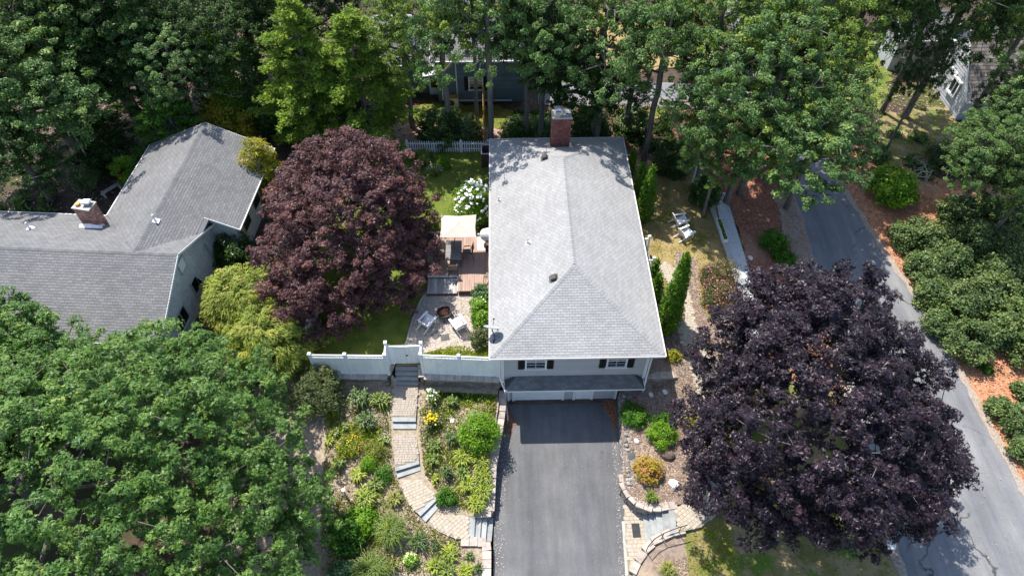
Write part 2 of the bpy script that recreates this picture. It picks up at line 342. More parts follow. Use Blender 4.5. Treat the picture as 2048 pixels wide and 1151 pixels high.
# ------------------------------------------------------------------ mesh building
WL = {}
def link(o, parent=None):
    COL.objects.link(o)
    if parent is not None: o.parent = parent
    return o
def tag(o, label=None, cat=None, group=None, kind=None):
    if label: o['label'] = label
    if cat: o['category'] = cat
    if group: o['group'] = group
    if kind: o['kind'] = kind
    return o
def thing(name, label, cat, loc=(0, 0, 0), group=None, rz=0):
    o = bpy.data.objects.new(name, None)
    o.empty_display_size = .2
    o.location = loc; o.rotation_euler = (0, 0, rz)
    link(o); WL[o.name] = Vector(loc)
    return tag(o, label, cat, group)
class MB:
    def __init__(s): s.v = []; s.f = []; s.t = []
    def add(s, vs, fs, t=None):
        b = len(s.v); s.v += [tuple(v) for v in vs]
        s.f += [tuple(i + b for i in f) for f in fs]
        s.t += [1 + (random.random() if t is None else t)] * len(vs)
        return s
    def box(s, c, d, rz=0, mat=None, t=None, top=1.0):
        x, y, z = d[0] / 2, d[1] / 2, d[2] / 2
        vs = [Vector(p) for p in ((-x, -y, -z), (x, -y, -z), (x, y, -z), (-x, y, -z), (-x * top, -y * top, z), (x * top, -y * top, z), (x * top, y * top, z), (-x * top, y * top, z))]
        if mat is not None: vs = [mat @ v for v in vs]
        elif rz:
            m = Matrix.Rotation(rz, 3, 'Z'); vs = [m @ v for v in vs]
        c = Vector(c)
        return s.add([v + c for v in vs], [(3, 2, 1, 0), (4, 5, 6, 7), (0, 1, 5, 4), (1, 2, 6, 5), (2, 3, 7, 6), (3, 0, 4, 7)], t)
    def beam(s, a, b, w, h, up=(0, 0, 1)):
        a, b = Vector(a), Vector(b); d = b - a; L = d.length; d.normalize()
        sd = d.cross(Vector(up))
        if sd.length < 1e-4: sd = d.cross(Vector((0, 1, 0)))
        sd.normalize(); u = sd.cross(d)
        m = Matrix((sd, d, u)).transposed()
        return s.box((a + b) / 2, (w, L, h), mat=m)
    def tube(s, pts, rad, n=6, cap=True):
        pts = [Vector(p) for p in pts]
        if not isinstance(rad, (list, tuple)): rad = [rad] * len(pts)
        vs, fs = [], []
        ref = Vector((.31, .87, .38))
        for i, p in enumerate(pts):
            d = (pts[min(i + 1, len(pts) - 1)] - pts[max(i - 1, 0)])
            if d.length < 1e-6: d = Vector((0, 0, 1))
            d.normalize(); u = d.cross(ref)
            if u.length < .05: u = d.cross(Vector((1, 0, 0)))
            u.normalize(); w = d.cross(u)
            for k in range(n):
                a = 2 * math.pi * k / n
                vs.append(p + (u * math.cos(a) + w * math.sin(a)) * rad[i])
        for i in range(len(pts) - 1):
            for k in range(n):
                k2 = (k + 1) % n
                fs.append((i * n + k, i * n + k2, (i + 1) * n + k2, (i + 1) * n + k))
        if cap: fs += [tuple(range(n))[::-1], tuple((len(pts) - 1) * n + k for k in range(n))]
        return s.add(vs, fs)
    def poly_prism(s, xy, z0, z1, t=None):
        n = len(xy)
        vs = [(x, y, z0) for x, y in xy] + [(x, y, z1) for x, y in xy]
        return s.add(vs, [tuple(range(n))[::-1], tuple(range(n, 2 * n))] + [(i, (i + 1) % n, n + (i + 1) % n, n + i) for i in range(n)], t)
    def lump(s, c, r, seed=0, sub=1, rough=.2, flat=1.0):
        import bmesh
        bm = bmesh.new(); bmesh.ops.create_icosphere(bm, subdivisions=sub, radius=1)
        rg = random.Random(seed)
        rr = r if isinstance(r, (tuple, list)) else (r, r, r * flat)
        a = rg.random() * 6; m = Matrix.Rotation(a, 3, 'Z')
        bm.verts.ensure_lookup_table()
        vs = []
        for v in bm.verts:
            k = 1 + rg.uniform(-rough, rough)
            vs.append(m @ Vector((v.co.x * rr[0] * k, v.co.y * rr[1] * k, v.co.z * rr[2] * k)) + Vector(c))
        fs = [tuple(v.index for v in f.verts) for f in bm.faces]
        bm.free()
        return s.add(vs, fs)
    def mesh(s, name, mat, off=None, smooth=False):
        me = bpy.data.meshes.new(name)
        vs = s.v if off is None else [(v[0] - off[0], v[1] - off[1], v[2] - off[2]) for v in s.v]
        me.from_pydata(vs, [], s.f)
        at_ = me.attributes.new('tint', 'FLOAT', 'POINT')
        at_.data.foreach_set('value', np.array(s.t, np.float32))
        me.materials.append(M(mat))
        if smooth: me.polygons.foreach_set('use_smooth', [True] * len(me.polygons))
        return me
    def obj(s, name, mat, parent=None, smooth=False, kind=None, label=None):
        """one mesh object; coordinates are places in the world"""
        off = WL.get(parent.name, Vector((0, 0, 0))) if parent is not None else None
        o = bpy.data.objects.new(name, s.mesh(name, mat, off, smooth))
        link(o, parent)
        WL[o.name] = off if off is not None else Vector((0, 0, 0))
        return tag(o, label, None, None, kind)
def plain(me):
    """drop stored tints so that each copy takes a tint of its own"""
    a_ = me.attributes.get('tint')
    if a_: me.attributes.remove(a_)
    return me
def piece(name, me, parent, loc, rz=0, rot=None, scale=None):
    o = bpy.data.objects.new(name, me)
    link(o, parent)
    off = WL.get(parent.name, Vector((0, 0, 0))) if parent is not None else Vector((0, 0, 0))
    o.location = Vector(loc) - off
    o.rotation_euler = rot if rot is not None else (0, 0, rz)
    if scale is not None: o.scale = scale
    return o
def unit_box(name, d, mat, top=.94):
    m = MB().box((0, 0, 0), d, top=1.0)
    return plain(m.mesh(name, mat))
def copy_thing(o, loc, rz=0, label=None, scale=None, parent=None):
    n = o.copy(); COL.objects.link(n); n.location = loc
    n.rotation_euler = (o.rotation_euler[0], o.rotation_euler[1], rz)
    if scale is not None: n.scale = scale
    if label: n['label'] = label
    for ch in o.children:
        c2 = ch.copy(); COL.objects.link(c2); c2.parent = n
        for g in ch.children:
            d = g.copy(); COL.objects.link(d); d.parent = c2
    return n

def inside(poly, x, y):
    r = False; n = len(poly); j = n - 1
    for i in range(n):
        xi, yi = poly[i][0], poly[i][1]; xj, yj = poly[j][0], poly[j][1]
        if (yi > y) != (yj > y) and x < (xj - xi) * (y - yi) / (yj - yi) + xi: r = not r
        j = i
    return r
def edge_dist(poly, x, y):
    best = 9e9; n = len(poly)
    for i in range(n):
        ax, ay = poly[i][:2]; bx, by = poly[(i + 1) % n][:2]
        dx, dy = bx - ax, by - ay
        t = max(0, min(1, ((x - ax) * dx + (y - ay) * dy) / (dx * dx + dy * dy + 1e-9)))
        best = min(best, math.hypot(x - ax - t * dx, y - ay - t * dy))
    return best
def drape(name, poly, mat, off=.02, res=.6, kind='structure', rough=0.0, height=None, parent=None, edge_res=.35, seed=1, smooth=True):
    """a sheet of ground cut to an outline and laid on the land"""
    rg = random.Random(seed)
    pts = []
    n = len(poly)
    for i in range(n):
        a_, b_ = Vector(poly[i][:2]), Vector(poly[(i + 1) % n][:2])
        L = (b_ - a_).length; k = max(1, int(L / edge_res))
        nr = Vector((-(b_ - a_).y, (b_ - a_).x)) / max(L, 1e-6)
        for j in range(k):
            p = a_.lerp(b_, j / k)
            if j: p = p + nr * rg.uniform(-rough, rough)
            pts.append(p)
    ne = len(pts)
    xs = [p[0] for p in pts]; ys = [p[1] for p in pts]
    outline = [(p[0], p[1]) for p in pts]
    x = min(xs) + res / 2
    while x < max(xs):
        y = min(ys) + res / 2
        while y < max(ys):
            q = (x + rg.uniform(-.2, .2) * res, y + rg.uniform(-.2, .2) * res)
            if inside(outline, *q) and edge_dist(outline, *q) > res * .3: pts.append(Vector(q))
            y += res
        x += res
    v, e, f, *_ = delaunay_2d_cdt(pts, [], [list(range(ne))], 1, 1e-5)
    m = MB()
    zz = H([p[0] for p in v], [p[1] for p in v]) if height is None else None
    vs = [(p[0], p[1], (float(zz[i]) if height is None else (height(p[0], p[1]) if callable(height) else height)) + off) for i, p in enumerate(v)]
    fs = []
    for t in f:
        a_, b_, c_ = (vs[i] for i in t[:3])
        cr = (b_[0] - a_[0]) * (c_[1] - a_[1]) - (b_[1] - a_[1]) * (c_[0] - a_[0])
        fs.append(tuple(t) if cr > 0 else tuple(t)[::-1])
    m.add(vs, fs)
    return m.obj(name, mat, parent, smooth, kind)
def ppoly(*pp): return [gp(*p)[:2] for p in pp]
def zpoly(z, *pp): return [at(p[0], p[1], z) for p in pp]

# ------------------------------------------------------------------ leaves and branches
LEAF = {
 'fold': (np.array([[0, -.5, 0], [.33, 0, .10], [0, .5, -.06], [-.33, 0, .10]]), [(0, 1, 2), (0, 2, 3)]),
 'lobed': (np.array([[-.2, -.3, 0], [.2, -.3, 0], [0, .58, -.12], [0, -.34, .01], [.24, .1, .02], [.6, .02, -.12], [0, -.34, .01], [-.24, .1, .02], [-.6, .02, -.12]]),
           [(0, 1, 2), (3, 5, 4), (6, 7, 8)]),
 'narrow': (np.array([[-.1, -.5, 0], [.1, -.5, 0], [.13, .05, .05], [0, .55, -.05], [-.13, .05, .05]]), [(0, 1, 2), (0, 2, 4), (4, 2, 3)]),
 'spray': (np.array([[0, -.5, 0], [.26, .1, .06], [.1, .5, 0], [-.12, .42, .02], [-.28, .02, .06]]), [(0, 1, 4), (1, 2, 4), (2, 3, 4)]),
 'needle': (np.array([[0, -.5, 0], [.30, .38, .1], [.05, .1, .02], [0, .6, .06], [-.05, .1, .02], [-.3, .36, .1]]), [(0, 1, 2), (0, 2, 4), (2, 3, 4), (0, 4, 5)]),
}
def leaf_mesh(name, pos, nrm, size, tint, shape, mat, rng, along=None):
    """thousands of leaves as one mesh; nrm = the way each leaf faces, along = the way its tip points (else any way)"""
    sv, sf = LEAF[shape]
    n, k = len(pos), len(sv)
    nz = nrm / (np.linalg.norm(nrm, axis=1, keepdims=True) + 1e-9)
    r = rng.normal(size=(n, 3)) if along is None else along + .25 * rng.normal(size=(n, 3))
    b = r - nz * np.sum(r * nz, 1, keepdims=True)
    b /= (np.linalg.norm(b, axis=1, keepdims=True) + 1e-9)
    t = np.cross(b, nz)
    sz = np.broadcast_to(np.asarray(size, float), (n,))[:, None, None]
    V = pos[:, None, :] + sz * (sv[None, :, 0:1] * t[:, None] + sv[None, :, 1:2] * b[:, None] + sv[None, :, 2:3] * nz[:, None])
    V = V.reshape(-1, 3).astype(np.float32)
    F = (np.array(sf)[None] + (np.arange(n) * k)[:, None, None]).reshape(-1, 3).astype(np.int32)
    me = bpy.data.meshes.new(name)
    me.vertices.add(len(V)); me.vertices.foreach_set('co', V.ravel())
    me.loops.add(F.size); me.loops.foreach_set('vertex_index', F.ravel())
    me.polygons.add(len(F)); me.polygons.foreach_set('loop_start', np.arange(0, F.size, 3, dtype=np.int32))
    at_ = me.attributes.new('tint', 'FLOAT', 'POINT')
    at_.data.foreach_set('value', np.repeat(1 + np.clip(tint, .001, .999), k).astype(np.float32))
    me.materials.append(M(mat))
    me.update(calc_edges=True)
    return me
def unit(rng, n):
    d = rng.normal(size=(n, 3)); return d / np.linalg.norm(d, axis=1, keepdims=True)
def crown_points(rng, n, rad, lo=-.4, shell=(.6, 1.0), lump=.16, nb=22, bough=None, spread=.95, fill=0):
    """places of leaf clumps in an uneven crown; rad = (rx, ry, up, down). With bough = radius, clumps gather
    into boughs that stand apart, so that dark gaps open between them"""
    def onshell(d, q):
        z = np.where(d[:, 2] > 0, rad[2], rad[3])
        return d * np.stack([np.full(len(d), rad[0]), np.full(len(d), rad[1]), z], 1) * q[:, None]
    bd = unit(rng, nb); amp = rng.uniform(-1, 1, nb) * lump
    def bulge(d): return 1 + (np.clip(d @ bd.T - .72, 0, 1) / .28 * amp).sum(1)
    if not bough:
        d = unit(rng, n * 4); d = d[d[:, 2] > lo][:n]
        q = rng.uniform(shell[0] ** 2, shell[1] ** 2, len(d)) ** .5
        return onshell(d, bulge(d) * q), d
    cand = unit(rng, 9000); cand = cand[cand[:, 2] > lo]
    q = bulge(cand) * rng.uniform(shell[0] ** 2, shell[1] ** 2, len(cand)) ** .5
    cp = onshell(cand, q)
    keep = []
    bs = bough * rng.uniform(.7, 1.3, len(cand))
    for i in range(len(cp)):
        if len(keep) > n // 2: break
        if keep:
            dd = np.linalg.norm(cp[keep] - cp[i], axis=1)
            if (dd < (bs[keep] + bs[i]) * .5 * spread).any(): continue
        keep.append(i)
    B, BD, br = cp[keep], cand[keep], bs[keep]
    w = br ** 2; w = w / w.sum()
    idx = rng.choice(len(B), n, p=w)
    o = unit(rng, n) * rng.uniform(.55, 1.0, (n, 1))
    o = o + BD[idx] * .25; o[:, 2] = np.where(o[:, 2] < -.1, -o[:, 2] * .7, o[:, 2])
    C = B[idx] + o * br[idx][:, None] * np.array([1, 1, .72])
    D = o + BD[idx] * .6; D /= np.linalg.norm(D, axis=1, keepdims=True) + 1e-9
    if fill:
        k = int(n * fill)
        d = unit(rng, k * 4); d = d[d[:, 2] > lo * .8][:k]
        C = np.vstack([C, onshell(d, bulge(d) * rng.uniform(.5, .84, len(d)))]); D = np.vstack([D, d])
        k = int(n * fill * .4); d = unit(rng, k); d[:, 2] = np.abs(d[:, 2]) * 1.1 - .25
        C = np.vstack([C, onshell(d, rng.uniform(.12, .55, k))]); D = np.vstack([D, d])
    return C, D

def clump_leaves(rng, C, D, cr, per, flat=.65, leaf=.2, up=.55, out=.3, rand=.45, sag=0.0, dome=.25):
    n = len(C)
    o = unit(rng, n * per) * rng.uniform(.35, 1, (n * per, 1)) ** .6
    o = o.reshape(n, per, 3)
    o[:, :, 2] = np.abs(o[:, :, 2]) * np.where(rng.random((n, per)) < dome, -1, 1)
    rr = cr * rng.uniform(.65, 1.25, (n, 1, 1))
    off = o * rr; off[:, :, 2] *= flat
    rad2 = (off[:, :, 0] ** 2 + off[:, :, 1] ** 2)
    off[:, :, 2] -= sag * rad2 / cr
    pos = (C[:, None, :] + off).reshape(-1, 3)
    nr = (.55 * o + out * D[:, None, :] + rand * rng.normal(size=o.shape)).reshape(-1, 3)
    nr[:, 2] += up
    ct = rng.uniform(0, 1, (n, 1)); t = (.5 * ct + .5 * rng.uniform(0, 1, (n, per))).reshape(-1)
    size = leaf * rng.uniform(.55, 1.4, n * per)
    return pos, nr, size, t
def limbs(m, base, top, C, r0, rng, rmin=.018, sides=6, take=1.0, bend=.12, start=.35, max_r=None):
    """a trunk from base to top and limbs that reach the leaf clumps, thinning as they go"""
    base, top = np.array(base, float), np.array(top, float)
    nodes = [base]; par = [-1]
    K = 9
    for i in range(1, K + 1):
        f = i / K
        p = base + (top - base) * f + np.append(rng.normal(size=2) * r0 * .25, 0)
        nodes.append(p); par.append(len(nodes) - 2)
    trunk_n = len(nodes)
    allow = [i for i in range(trunk_n) if i >= int(K * start)]
    C = C[rng.random(len(C)) < take]
    order = np.argsort(np.linalg.norm(C - base - (top - base) * .6, axis=1))
    P_ = np.array(nodes); ok = np.zeros(len(nodes), bool); ok[allow] = True
    cost = np.zeros(len(nodes)); cost[:trunk_n] = 0
    hdist = np.linalg.norm(P_ - base, axis=1)
    for ci in order:
        c = C[ci]
        dv = c - P_; dist = np.linalg.norm(dv, axis=1)
        pen = np.where(dv[:, 2] < -.15 * dist, 1.6, 1.0)
        sc = dist * pen + .28 * cost; sc[~ok] = 1e9
        j = int(np.argmin(sc)); L = dist[j]
        seg = max(1, int(L / 1.1)); prev = j
        for q in range(1, seg + 1):
            f = q / seg
            p = P_[j] + dv[j] * f
            if q < seg: p = p + rng.normal(size=3) * bend * min(L, 2.0) * .5 + np.array([0, 0, .12 * L * math.sin(f * math.pi)])
            nodes.append(p); par.append(prev)
            P_ = np.vstack([P_, p]); ok = np.append(ok, True); cost = np.append(cost, cost[prev] + L / seg)
            prev = len(nodes) - 1
    n = len(nodes)
    w = np.zeros(n)
    kids = [[] for _ in range(n)]
    for i in range(1, n): kids[par[i]].append(i)
    for i in range(n - 1, -1, -1):
        w[i] += .001 if kids[i] else 1
        if par[i] >= 0: w[par[i]] += w[i]
    rad = np.maximum(rmin, r0 * (w / w[0]) ** .56)
    for i in range(trunk_n): rad[i] = max(rad[i], r0 * (1 - .6 * i / K))
    rad[0] *= 1.35
    if max_r: rad[trunk_n:] = np.minimum(rad[trunk_n:], max_r)
    m.tube([nodes[i] for i in range(trunk_n)], [float(rad[i]) for i in range(trunk_n)], sides + 3)
    for i in range(trunk_n, n):
        if i - 1 == par[i] and i - 1 >= trunk_n: continue
        chain = [i]
        while True:
            nx = [k for k in kids[chain[-1]] if k == chain[-1] + 1]
            if not nx: break
            chain.append(nx[0])
        pr = par[i]
        r_first = float(min(rad[pr], rad[i] * 1.25))
        m.tube([nodes[pr]] + [nodes[k] for k in chain], [r_first] + [float(rad[k]) for k in chain], sides if rad[i] > .04 else 4, cap=False)
    return m
def tree(name, label, cat, base, crown_c, rad, n, cr, per, leaf, shape, mat, r0=.25, bark='bark', group=None, seed=1, lo=-.4, shell=(.6, 1), lump=.16,
         flat=.65, up=.55, out=.3, rand=.45, sag=0.0, take=.6, top=None, start=.3, dome=.25, bough=None, spread=.95, fill=0):
    """trunk and crown of one tree, standing at base with its crown round crown_c"""
    rng = np.random.default_rng(seed); random.seed(seed)
    root = thing(name, label, cat, base, group)
    off = np.array(base)
    C, D = crown_points(rng, n, rad, lo, shell, lump, 22, bough, spread, fill)
    cc = np.array(crown_c) - off
    C = C + cc
    pos, nr, size, t = clump_leaves(rng, C, D, cr, per, flat, leaf, up, out, rand, sag, dome)
    me = leaf_mesh('crown', pos, nr, size, t, shape, mat, rng)
    link(bpy.data.objects.new('crown', me), root)
    m = MB()
    limbs(m, (0, 0, -.2), top if top is not None else cc + np.array([0, 0, rad[2] * .45]), C, r0, rng, take=take, start=start)
    o = bpy.data.objects.new('trunk', m.mesh('trunk', bark, None, True)); link(o, root)
    return root
def shrub(name, label, cat, px, py, r, kind='leafy', h=None, mat='leaf_bright', leaf=.09, seed=1, group=None, per=46, base=None, wide=1.0, rz=0, dens=1.0, flowers=None, lump=.14, z=None, cr=None):
    """a bush on the ground; kinds: leafy, feather, cone, weeping"""
    rng = np.random.default_rng(seed); random.seed(seed)
    b = base or gp(px, py)
    h = h or r * 1.3
    root = thing(name, label, cat, b, group, rz)
    if kind == 'cone':
        n = int(h * r * 95 * dens); cr = cr or .16
        zz = rng.uniform(0, 1, n) ** 1.15
        prof = np.minimum(1, (zz + .06) * 5) * np.clip(1 - zz, 0, 1) ** .62
        a_ = rng.uniform(0, 2 * math.pi, n)
        wob = 1 + .12 * np.sin(a_ * 3 + zz * 9 + seed) + .1 * np.sin(a_ * 5 - zz * 14)
        q = rng.uniform(.75, 1, n) * prof * r * wob
        C = np.stack([np.cos(a_) * q * wide, np.sin(a_) * q, zz * h * .97 + .03], 1)
        D = np.stack([np.cos(a_), np.sin(a_), np.full(n, .45)], 1)
        k = max(6, per // 4)
        o = rng.normal(size=(n, k, 3)) * cr * .55; o[:, :, 2] *= 1.5
        pos = (C[:, None] + o).reshape(-1, 3)
        along = np.repeat(D * .7 + np.array([0, 0, 1.0]), k, 0)
        nr = np.repeat(D, k, 0) + .6 * rng.normal(size=pos.shape)
        t = (.55 * rng.uniform(0, 1, (n, 1)) + .45 * rng.uniform(0, 1, (n, k))).reshape(-1)
        me = leaf_mesh('foliage', pos, nr, leaf * 1.5 * rng.uniform(.7, 1.3, len(pos)), t, 'spray', mat, rng, along)
        C = C[:0]; stem_top = h * .8
    else:
        cr = cr or (.16 + .16 * min(r, 1.6))
        area = 2.6 * math.pi * r * (r * .55 + h * .45)
        n = max(10, int(area / (cr * cr * 2.1) * 2.0 * dens))
        C, D = crown_points(rng, n, (r * wide * .92, r * .92, h * .66, h * .34), -.75, (.55, 1), lump)
        C = C + np.array([0, 0, h * .36])
        C[:, 2] = np.maximum(C[:, 2], .06)
        if kind == 'weeping':
            pos, nr, size, t = clump_leaves(rng, C, D, cr, per, .22, leaf, .5, .4, .35, sag=.75, dome=.5)
            hd = np.stack([D[:, 0], D[:, 1], np.full(len(D), -.55)], 1)
            me = leaf_mesh('foliage', pos, nr, size * 1.35, t, 'narrow', mat, rng, np.repeat(hd, per, 0))
        elif kind == 'feather':
            pos, nr, size, t = clump_leaves(rng, C, D, cr, per, .6, leaf, .2, .5, .6)
            hd = D * .9 + np.array([0, 0, .55])
            me = leaf_mesh('foliage', pos, nr, size * 1.7, t, 'narrow', mat, rng, np.repeat(hd, per, 0))
        else:
            pos, nr, size, t = clump_leaves(rng, C, D, cr, per, .75, leaf, .5, .35, .5)
            me = leaf_mesh('foliage', pos, nr, size, t, 'fold', mat, rng)
        stem_top = h * .55
    link(bpy.data.objects.new('foliage', me), root)
    m = MB()
    if kind == 'cone': m.tube([(0, 0, -.1), (0, 0, stem_top)], [.05, .02], 6)
    else:
        for k in range(5):
            a_ = k * 1.256 + rng.random()
            m.tube([(.04 * math.cos(a_), .04 * math.sin(a_), -.1), (r * .35 * math.cos(a_), r * .35 * math.sin(a_), h * .35), (r * .6 * math.cos(a_), r * .6 * math.sin(a_), h * .62)], [.03, .022, .01], 5)
    link(bpy.data.objects.new('stem', m.mesh('stem', 'bark', None, True)), root)
    if flowers:
        fm, fs, fn, big = flowers          # material, size, how many, one object each or one part
        d = unit(rng, fn * 4); d = d[d[:, 2] > -.05][:fn]
        fp = d * np.array([r * wide * 1.0, r * 1.0, h * .7]) * rng.uniform(.9, 1.06, (len(d), 1)) + np.array([0, 0, h * .36])
        if big:
            fme = plain(MB().lump((0, 0, 0), (fs, fs, fs * .8), seed, 1, .14).mesh('flower_head', fm, None, False))
            for p in fp:
                o = bpy.data.objects.new('flower_head', fme); link(o, root); o.location = p
                s_ = rng.uniform(.7, 1.2); o.scale = (s_, s_, s_)
        else:
            fme = leaf_mesh('flowers', fp, d + np.array([0, 0, .5]), fs * rng.uniform(.7, 1.3, len(fp)), rng.uniform(0, 1, len(fp)), 'fold', fm, rng)
            fo = bpy.data.objects.new('flowers', fme); link(fo, root); fo['kind'] = 'stuff'
    return root
def blades(name, label, cat, px, py, r, h, n, mat='leaf_blade', w=.03, seed=1, group=None, arch=.6, base=None, flowers=None):
    """a clump of strap leaves that arch outwards"""
    rng = np.random.default_rng(seed)
    b = base or gp(px, py)
    root = thing(name, label, cat, b, group)
    a_ = rng.uniform(0, 2 * math.pi, n); q = rng.uniform(.15, 1, n) ** .7
    L = h * rng.uniform(.7, 1.15, n)
    d = np.stack([np.cos(a_), np.sin(a_), np.zeros(n)], 1)
    sd = np.stack([-np.sin(a_), np.cos(a_), np.zeros(n)], 1)
    b0 = np.stack([rng.normal(size=n) * r * .16, rng.normal(size=n) * r * .16, np.full(n, -.02)], 1)
    reach = (r * q)[:, None]
    up = np.array([0, 0, 1.0])
    p1 = b0 + d * reach * .28 + up * (L * .6)[:, None]
    p2 = b0 + d * reach * .68 + up * (L * (1 - arch * .12 * q))[:, None]
    p3 = b0 + d * reach * 1.05 + up * (L * (1 - arch * q))[:, None]
    ww = (w * rng.uniform(.7, 1.3, n))[:, None]
    rows = [b0 - sd * ww * .7, b0 + sd * ww * .7, p1 - sd * ww, p1 + sd * ww, p2 - sd * ww * .8, p2 + sd * ww * .8, p3]
    V = np.stack(rows, 1).reshape(-1, 3).astype(np.float32)
    sf = np.array([(0, 1, 3), (0, 3, 2), (2, 3, 5), (2, 5, 4), (4, 5, 6)])
    F = (sf[None] + (np.arange(n) * 7)[:, None, None]).reshape(-1, 3).astype(np.int32)
    me = bpy.data.meshes.new('foliage')
    me.vertices.add(len(V)); me.vertices.foreach_set('co', V.ravel())
    me.loops.add(F.size); me.loops.foreach_set('vertex_index', F.ravel())
    me.polygons.add(len(F)); me.polygons.foreach_set('loop_start', np.arange(0, F.size, 3, dtype=np.int32))
    t = me.attributes.new('tint', 'FLOAT', 'POINT'); t.data.foreach_set('value', np.repeat(1 + rng.uniform(.01, .99, n), 7).astype(np.float32))
    me.materials.append(M(mat)); me.update(calc_edges=True)
    link(bpy.data.objects.new('foliage', me), root)
    if flowers:
        fm, fs, fn = flowers
        m = MB()
        for k in range(fn):
            aa, qq = rng.uniform(0, 6.28), rng.uniform(.1, .8)
            m.lump((math.cos(aa) * r * qq, math.sin(aa) * r * qq, h * rng.uniform(.8, 1.15)), fs, k, 1, .25)
        o = bpy.data.objects.new('flowers', m.mesh('flowers', fm)); link(o, root)
        o['kind'] = 'stuff'
    return root
def scatter(name, poly, n, size, mat, seed=1, parent=None, z=.03, height=None, up=.9, shape='fold', kind='stuff', avoid=()):
    """loose small pieces lying on the ground"""
    rng = np.random.default_rng(seed)
    xs = [p[0] for p in poly]; ys = [p[1] for p in poly]
    pts = []
    while len(pts) < n:
        q = rng.uniform((min(xs), min(ys)), (max(xs), max(ys)), (n, 2))
        pts += [(x, y) for x, y in q if inside(poly, x, y) and not any(inside(p, x, y) for p in avoid)]
        if not pts: break
    pts = np.array(pts[:n])
    zz = H(pts[:, 0], pts[:, 1]) if height is None else np.full(len(pts), height)
    pos = np.column_stack([pts, zz + z + rng.uniform(0, .02, len(pts))])
    nr = rng.normal(size=(len(pts), 3)) * (1 - up) * 2; nr[:, 2] += 1
    me = leaf_mesh(name, pos, nr, size * rng.uniform(.5, 1.5, len(pts)), rng.uniform(0, 1, len(pts)), shape, mat, rng)
    o = link(bpy.data.objects.new(name, me), parent)
    if kind: o['kind'] = kind
    return o

# ------------------------------------------------------------------ shingled roofs
def clip_poly(sub, clip):
    """sub cut by a convex counter-clockwise outline"""
    out = sub
    for i in range(len(clip)):
        a_, b_ = clip[i], clip[(i + 1) % len(clip)]
        inp, out = out, []
        if not inp: return []
        f = lambda p: (b_[0] - a_[0]) * (p[1] - a_[1]) - (b_[1] - a_[1]) * (p[0] - a_[0])
        for k in range(len(inp)):
            p, q = inp[k - 1], inp[k]
            fp, fq = f(p), f(q)
            if fq >= 0:
                if fp < 0: t = fp / (fp - fq); out.append((p[0] + (q[0] - p[0]) * t, p[1] + (q[1] - p[1]) * t))
                out.append(q)
            elif fp >= 0:
                t = fp / (fp - fq); out.append((p[0] + (q[0] - p[0]) * t, p[1] + (q[1] - p[1]) * t))
    return out
def shingle_plane(O, U, Vv, outline, parent, mb, mat, single=0, e=.142, w=.31, thick=.012, keep=None, seed=1, rag=0.0):
    """courses of shingle tabs on one roof plane. O = eave corner, U along the eave, Vv up the slope, outline in (u, v), ccw.
    The first `single` whole tabs are objects of their own, the rest go into mb."""
    rg = random.Random(seed)
    O, U, Vv = Vector(O), Vector(U).normalized(), Vector(Vv).normalized()
    Nn = U.cross(Vv).normalized()
    umin, umax = min(p[0] for p in outline), max(p[0] for p in outline)
    vmax = max(p[1] for p in outline); vmin = min(p[1] for p in outline)
    rot = Matrix((U, Vv, Nn)).transposed().to_euler()
    sm = None
    n1 = 0
    row = 0; v = vmin
    lift = .008
    while v < vmax:
        u = umin - (w / 2 if row % 2 else 0) - rg.uniform(0, .04)
        while u < umax:
            g = .006
            dv = rg.uniform(-rag, rag)
            tab = [(u + g, v + dv), (u + w - g, v + dv), (u + w - g, v + e + .012), (u + g, v + e + .012)]
            cut = clip_poly(tab, outline)
            if len(cut) >= 3:
                area = abs(sum(cut[i - 1][0] * cut[i][1] - cut[i][0] * cut[i - 1][1] for i in range(len(cut)))) / 2
                whole = area > .98 * (w - 2 * g) * (e + .012)
                P0 = O + U * (u + w / 2) + Vv * (v + e / 2)
                if area > .0015 and (keep is None or keep(P0)):
                    if single and n1 < single and whole:
                        if sm is None:
                            q = MB()
                            x, y0, y1 = w / 2 - g, -e / 2, e / 2 + .012
                            q.add([(-x, y0, lift), (x, y0, lift), (x, y1, lift - .008), (-x, y1, lift - .008), (-x, y0, lift + thick), (x, y0, lift + thick), (x, y1, lift - .004), (-x, y1, lift - .004)],
                                  [(4, 5, 6, 7), (0, 1, 5, 4), (1, 2, 6, 5), (3, 0, 4, 7), (3, 2, 1, 0)])
                            sm = plain(q.mesh('shingle', mat))
                        piece('shingle', sm, parent, P0 + Vv * dv, rot=rot); n1 += 1
                    else:
                        def pz(p): return lift + thick * (1 - (p[1] - v) / (e + .012)) - .004 * ((p[1] - v) / (e + .012))
                        top = [O + U * p[0] + Vv * p[1] + Nn * pz(p) for p in cut]
                        k = len(cut)
                        low = [O + U * p[0] + Vv * p[1] for p in cut]
                        mb.add(top + low, [tuple(range(k))] + [((i + 1) % k, i, k + i, k + (i + 1) % k) for i in range(k)])
            u += w
        v += e; row += 1
    return n1
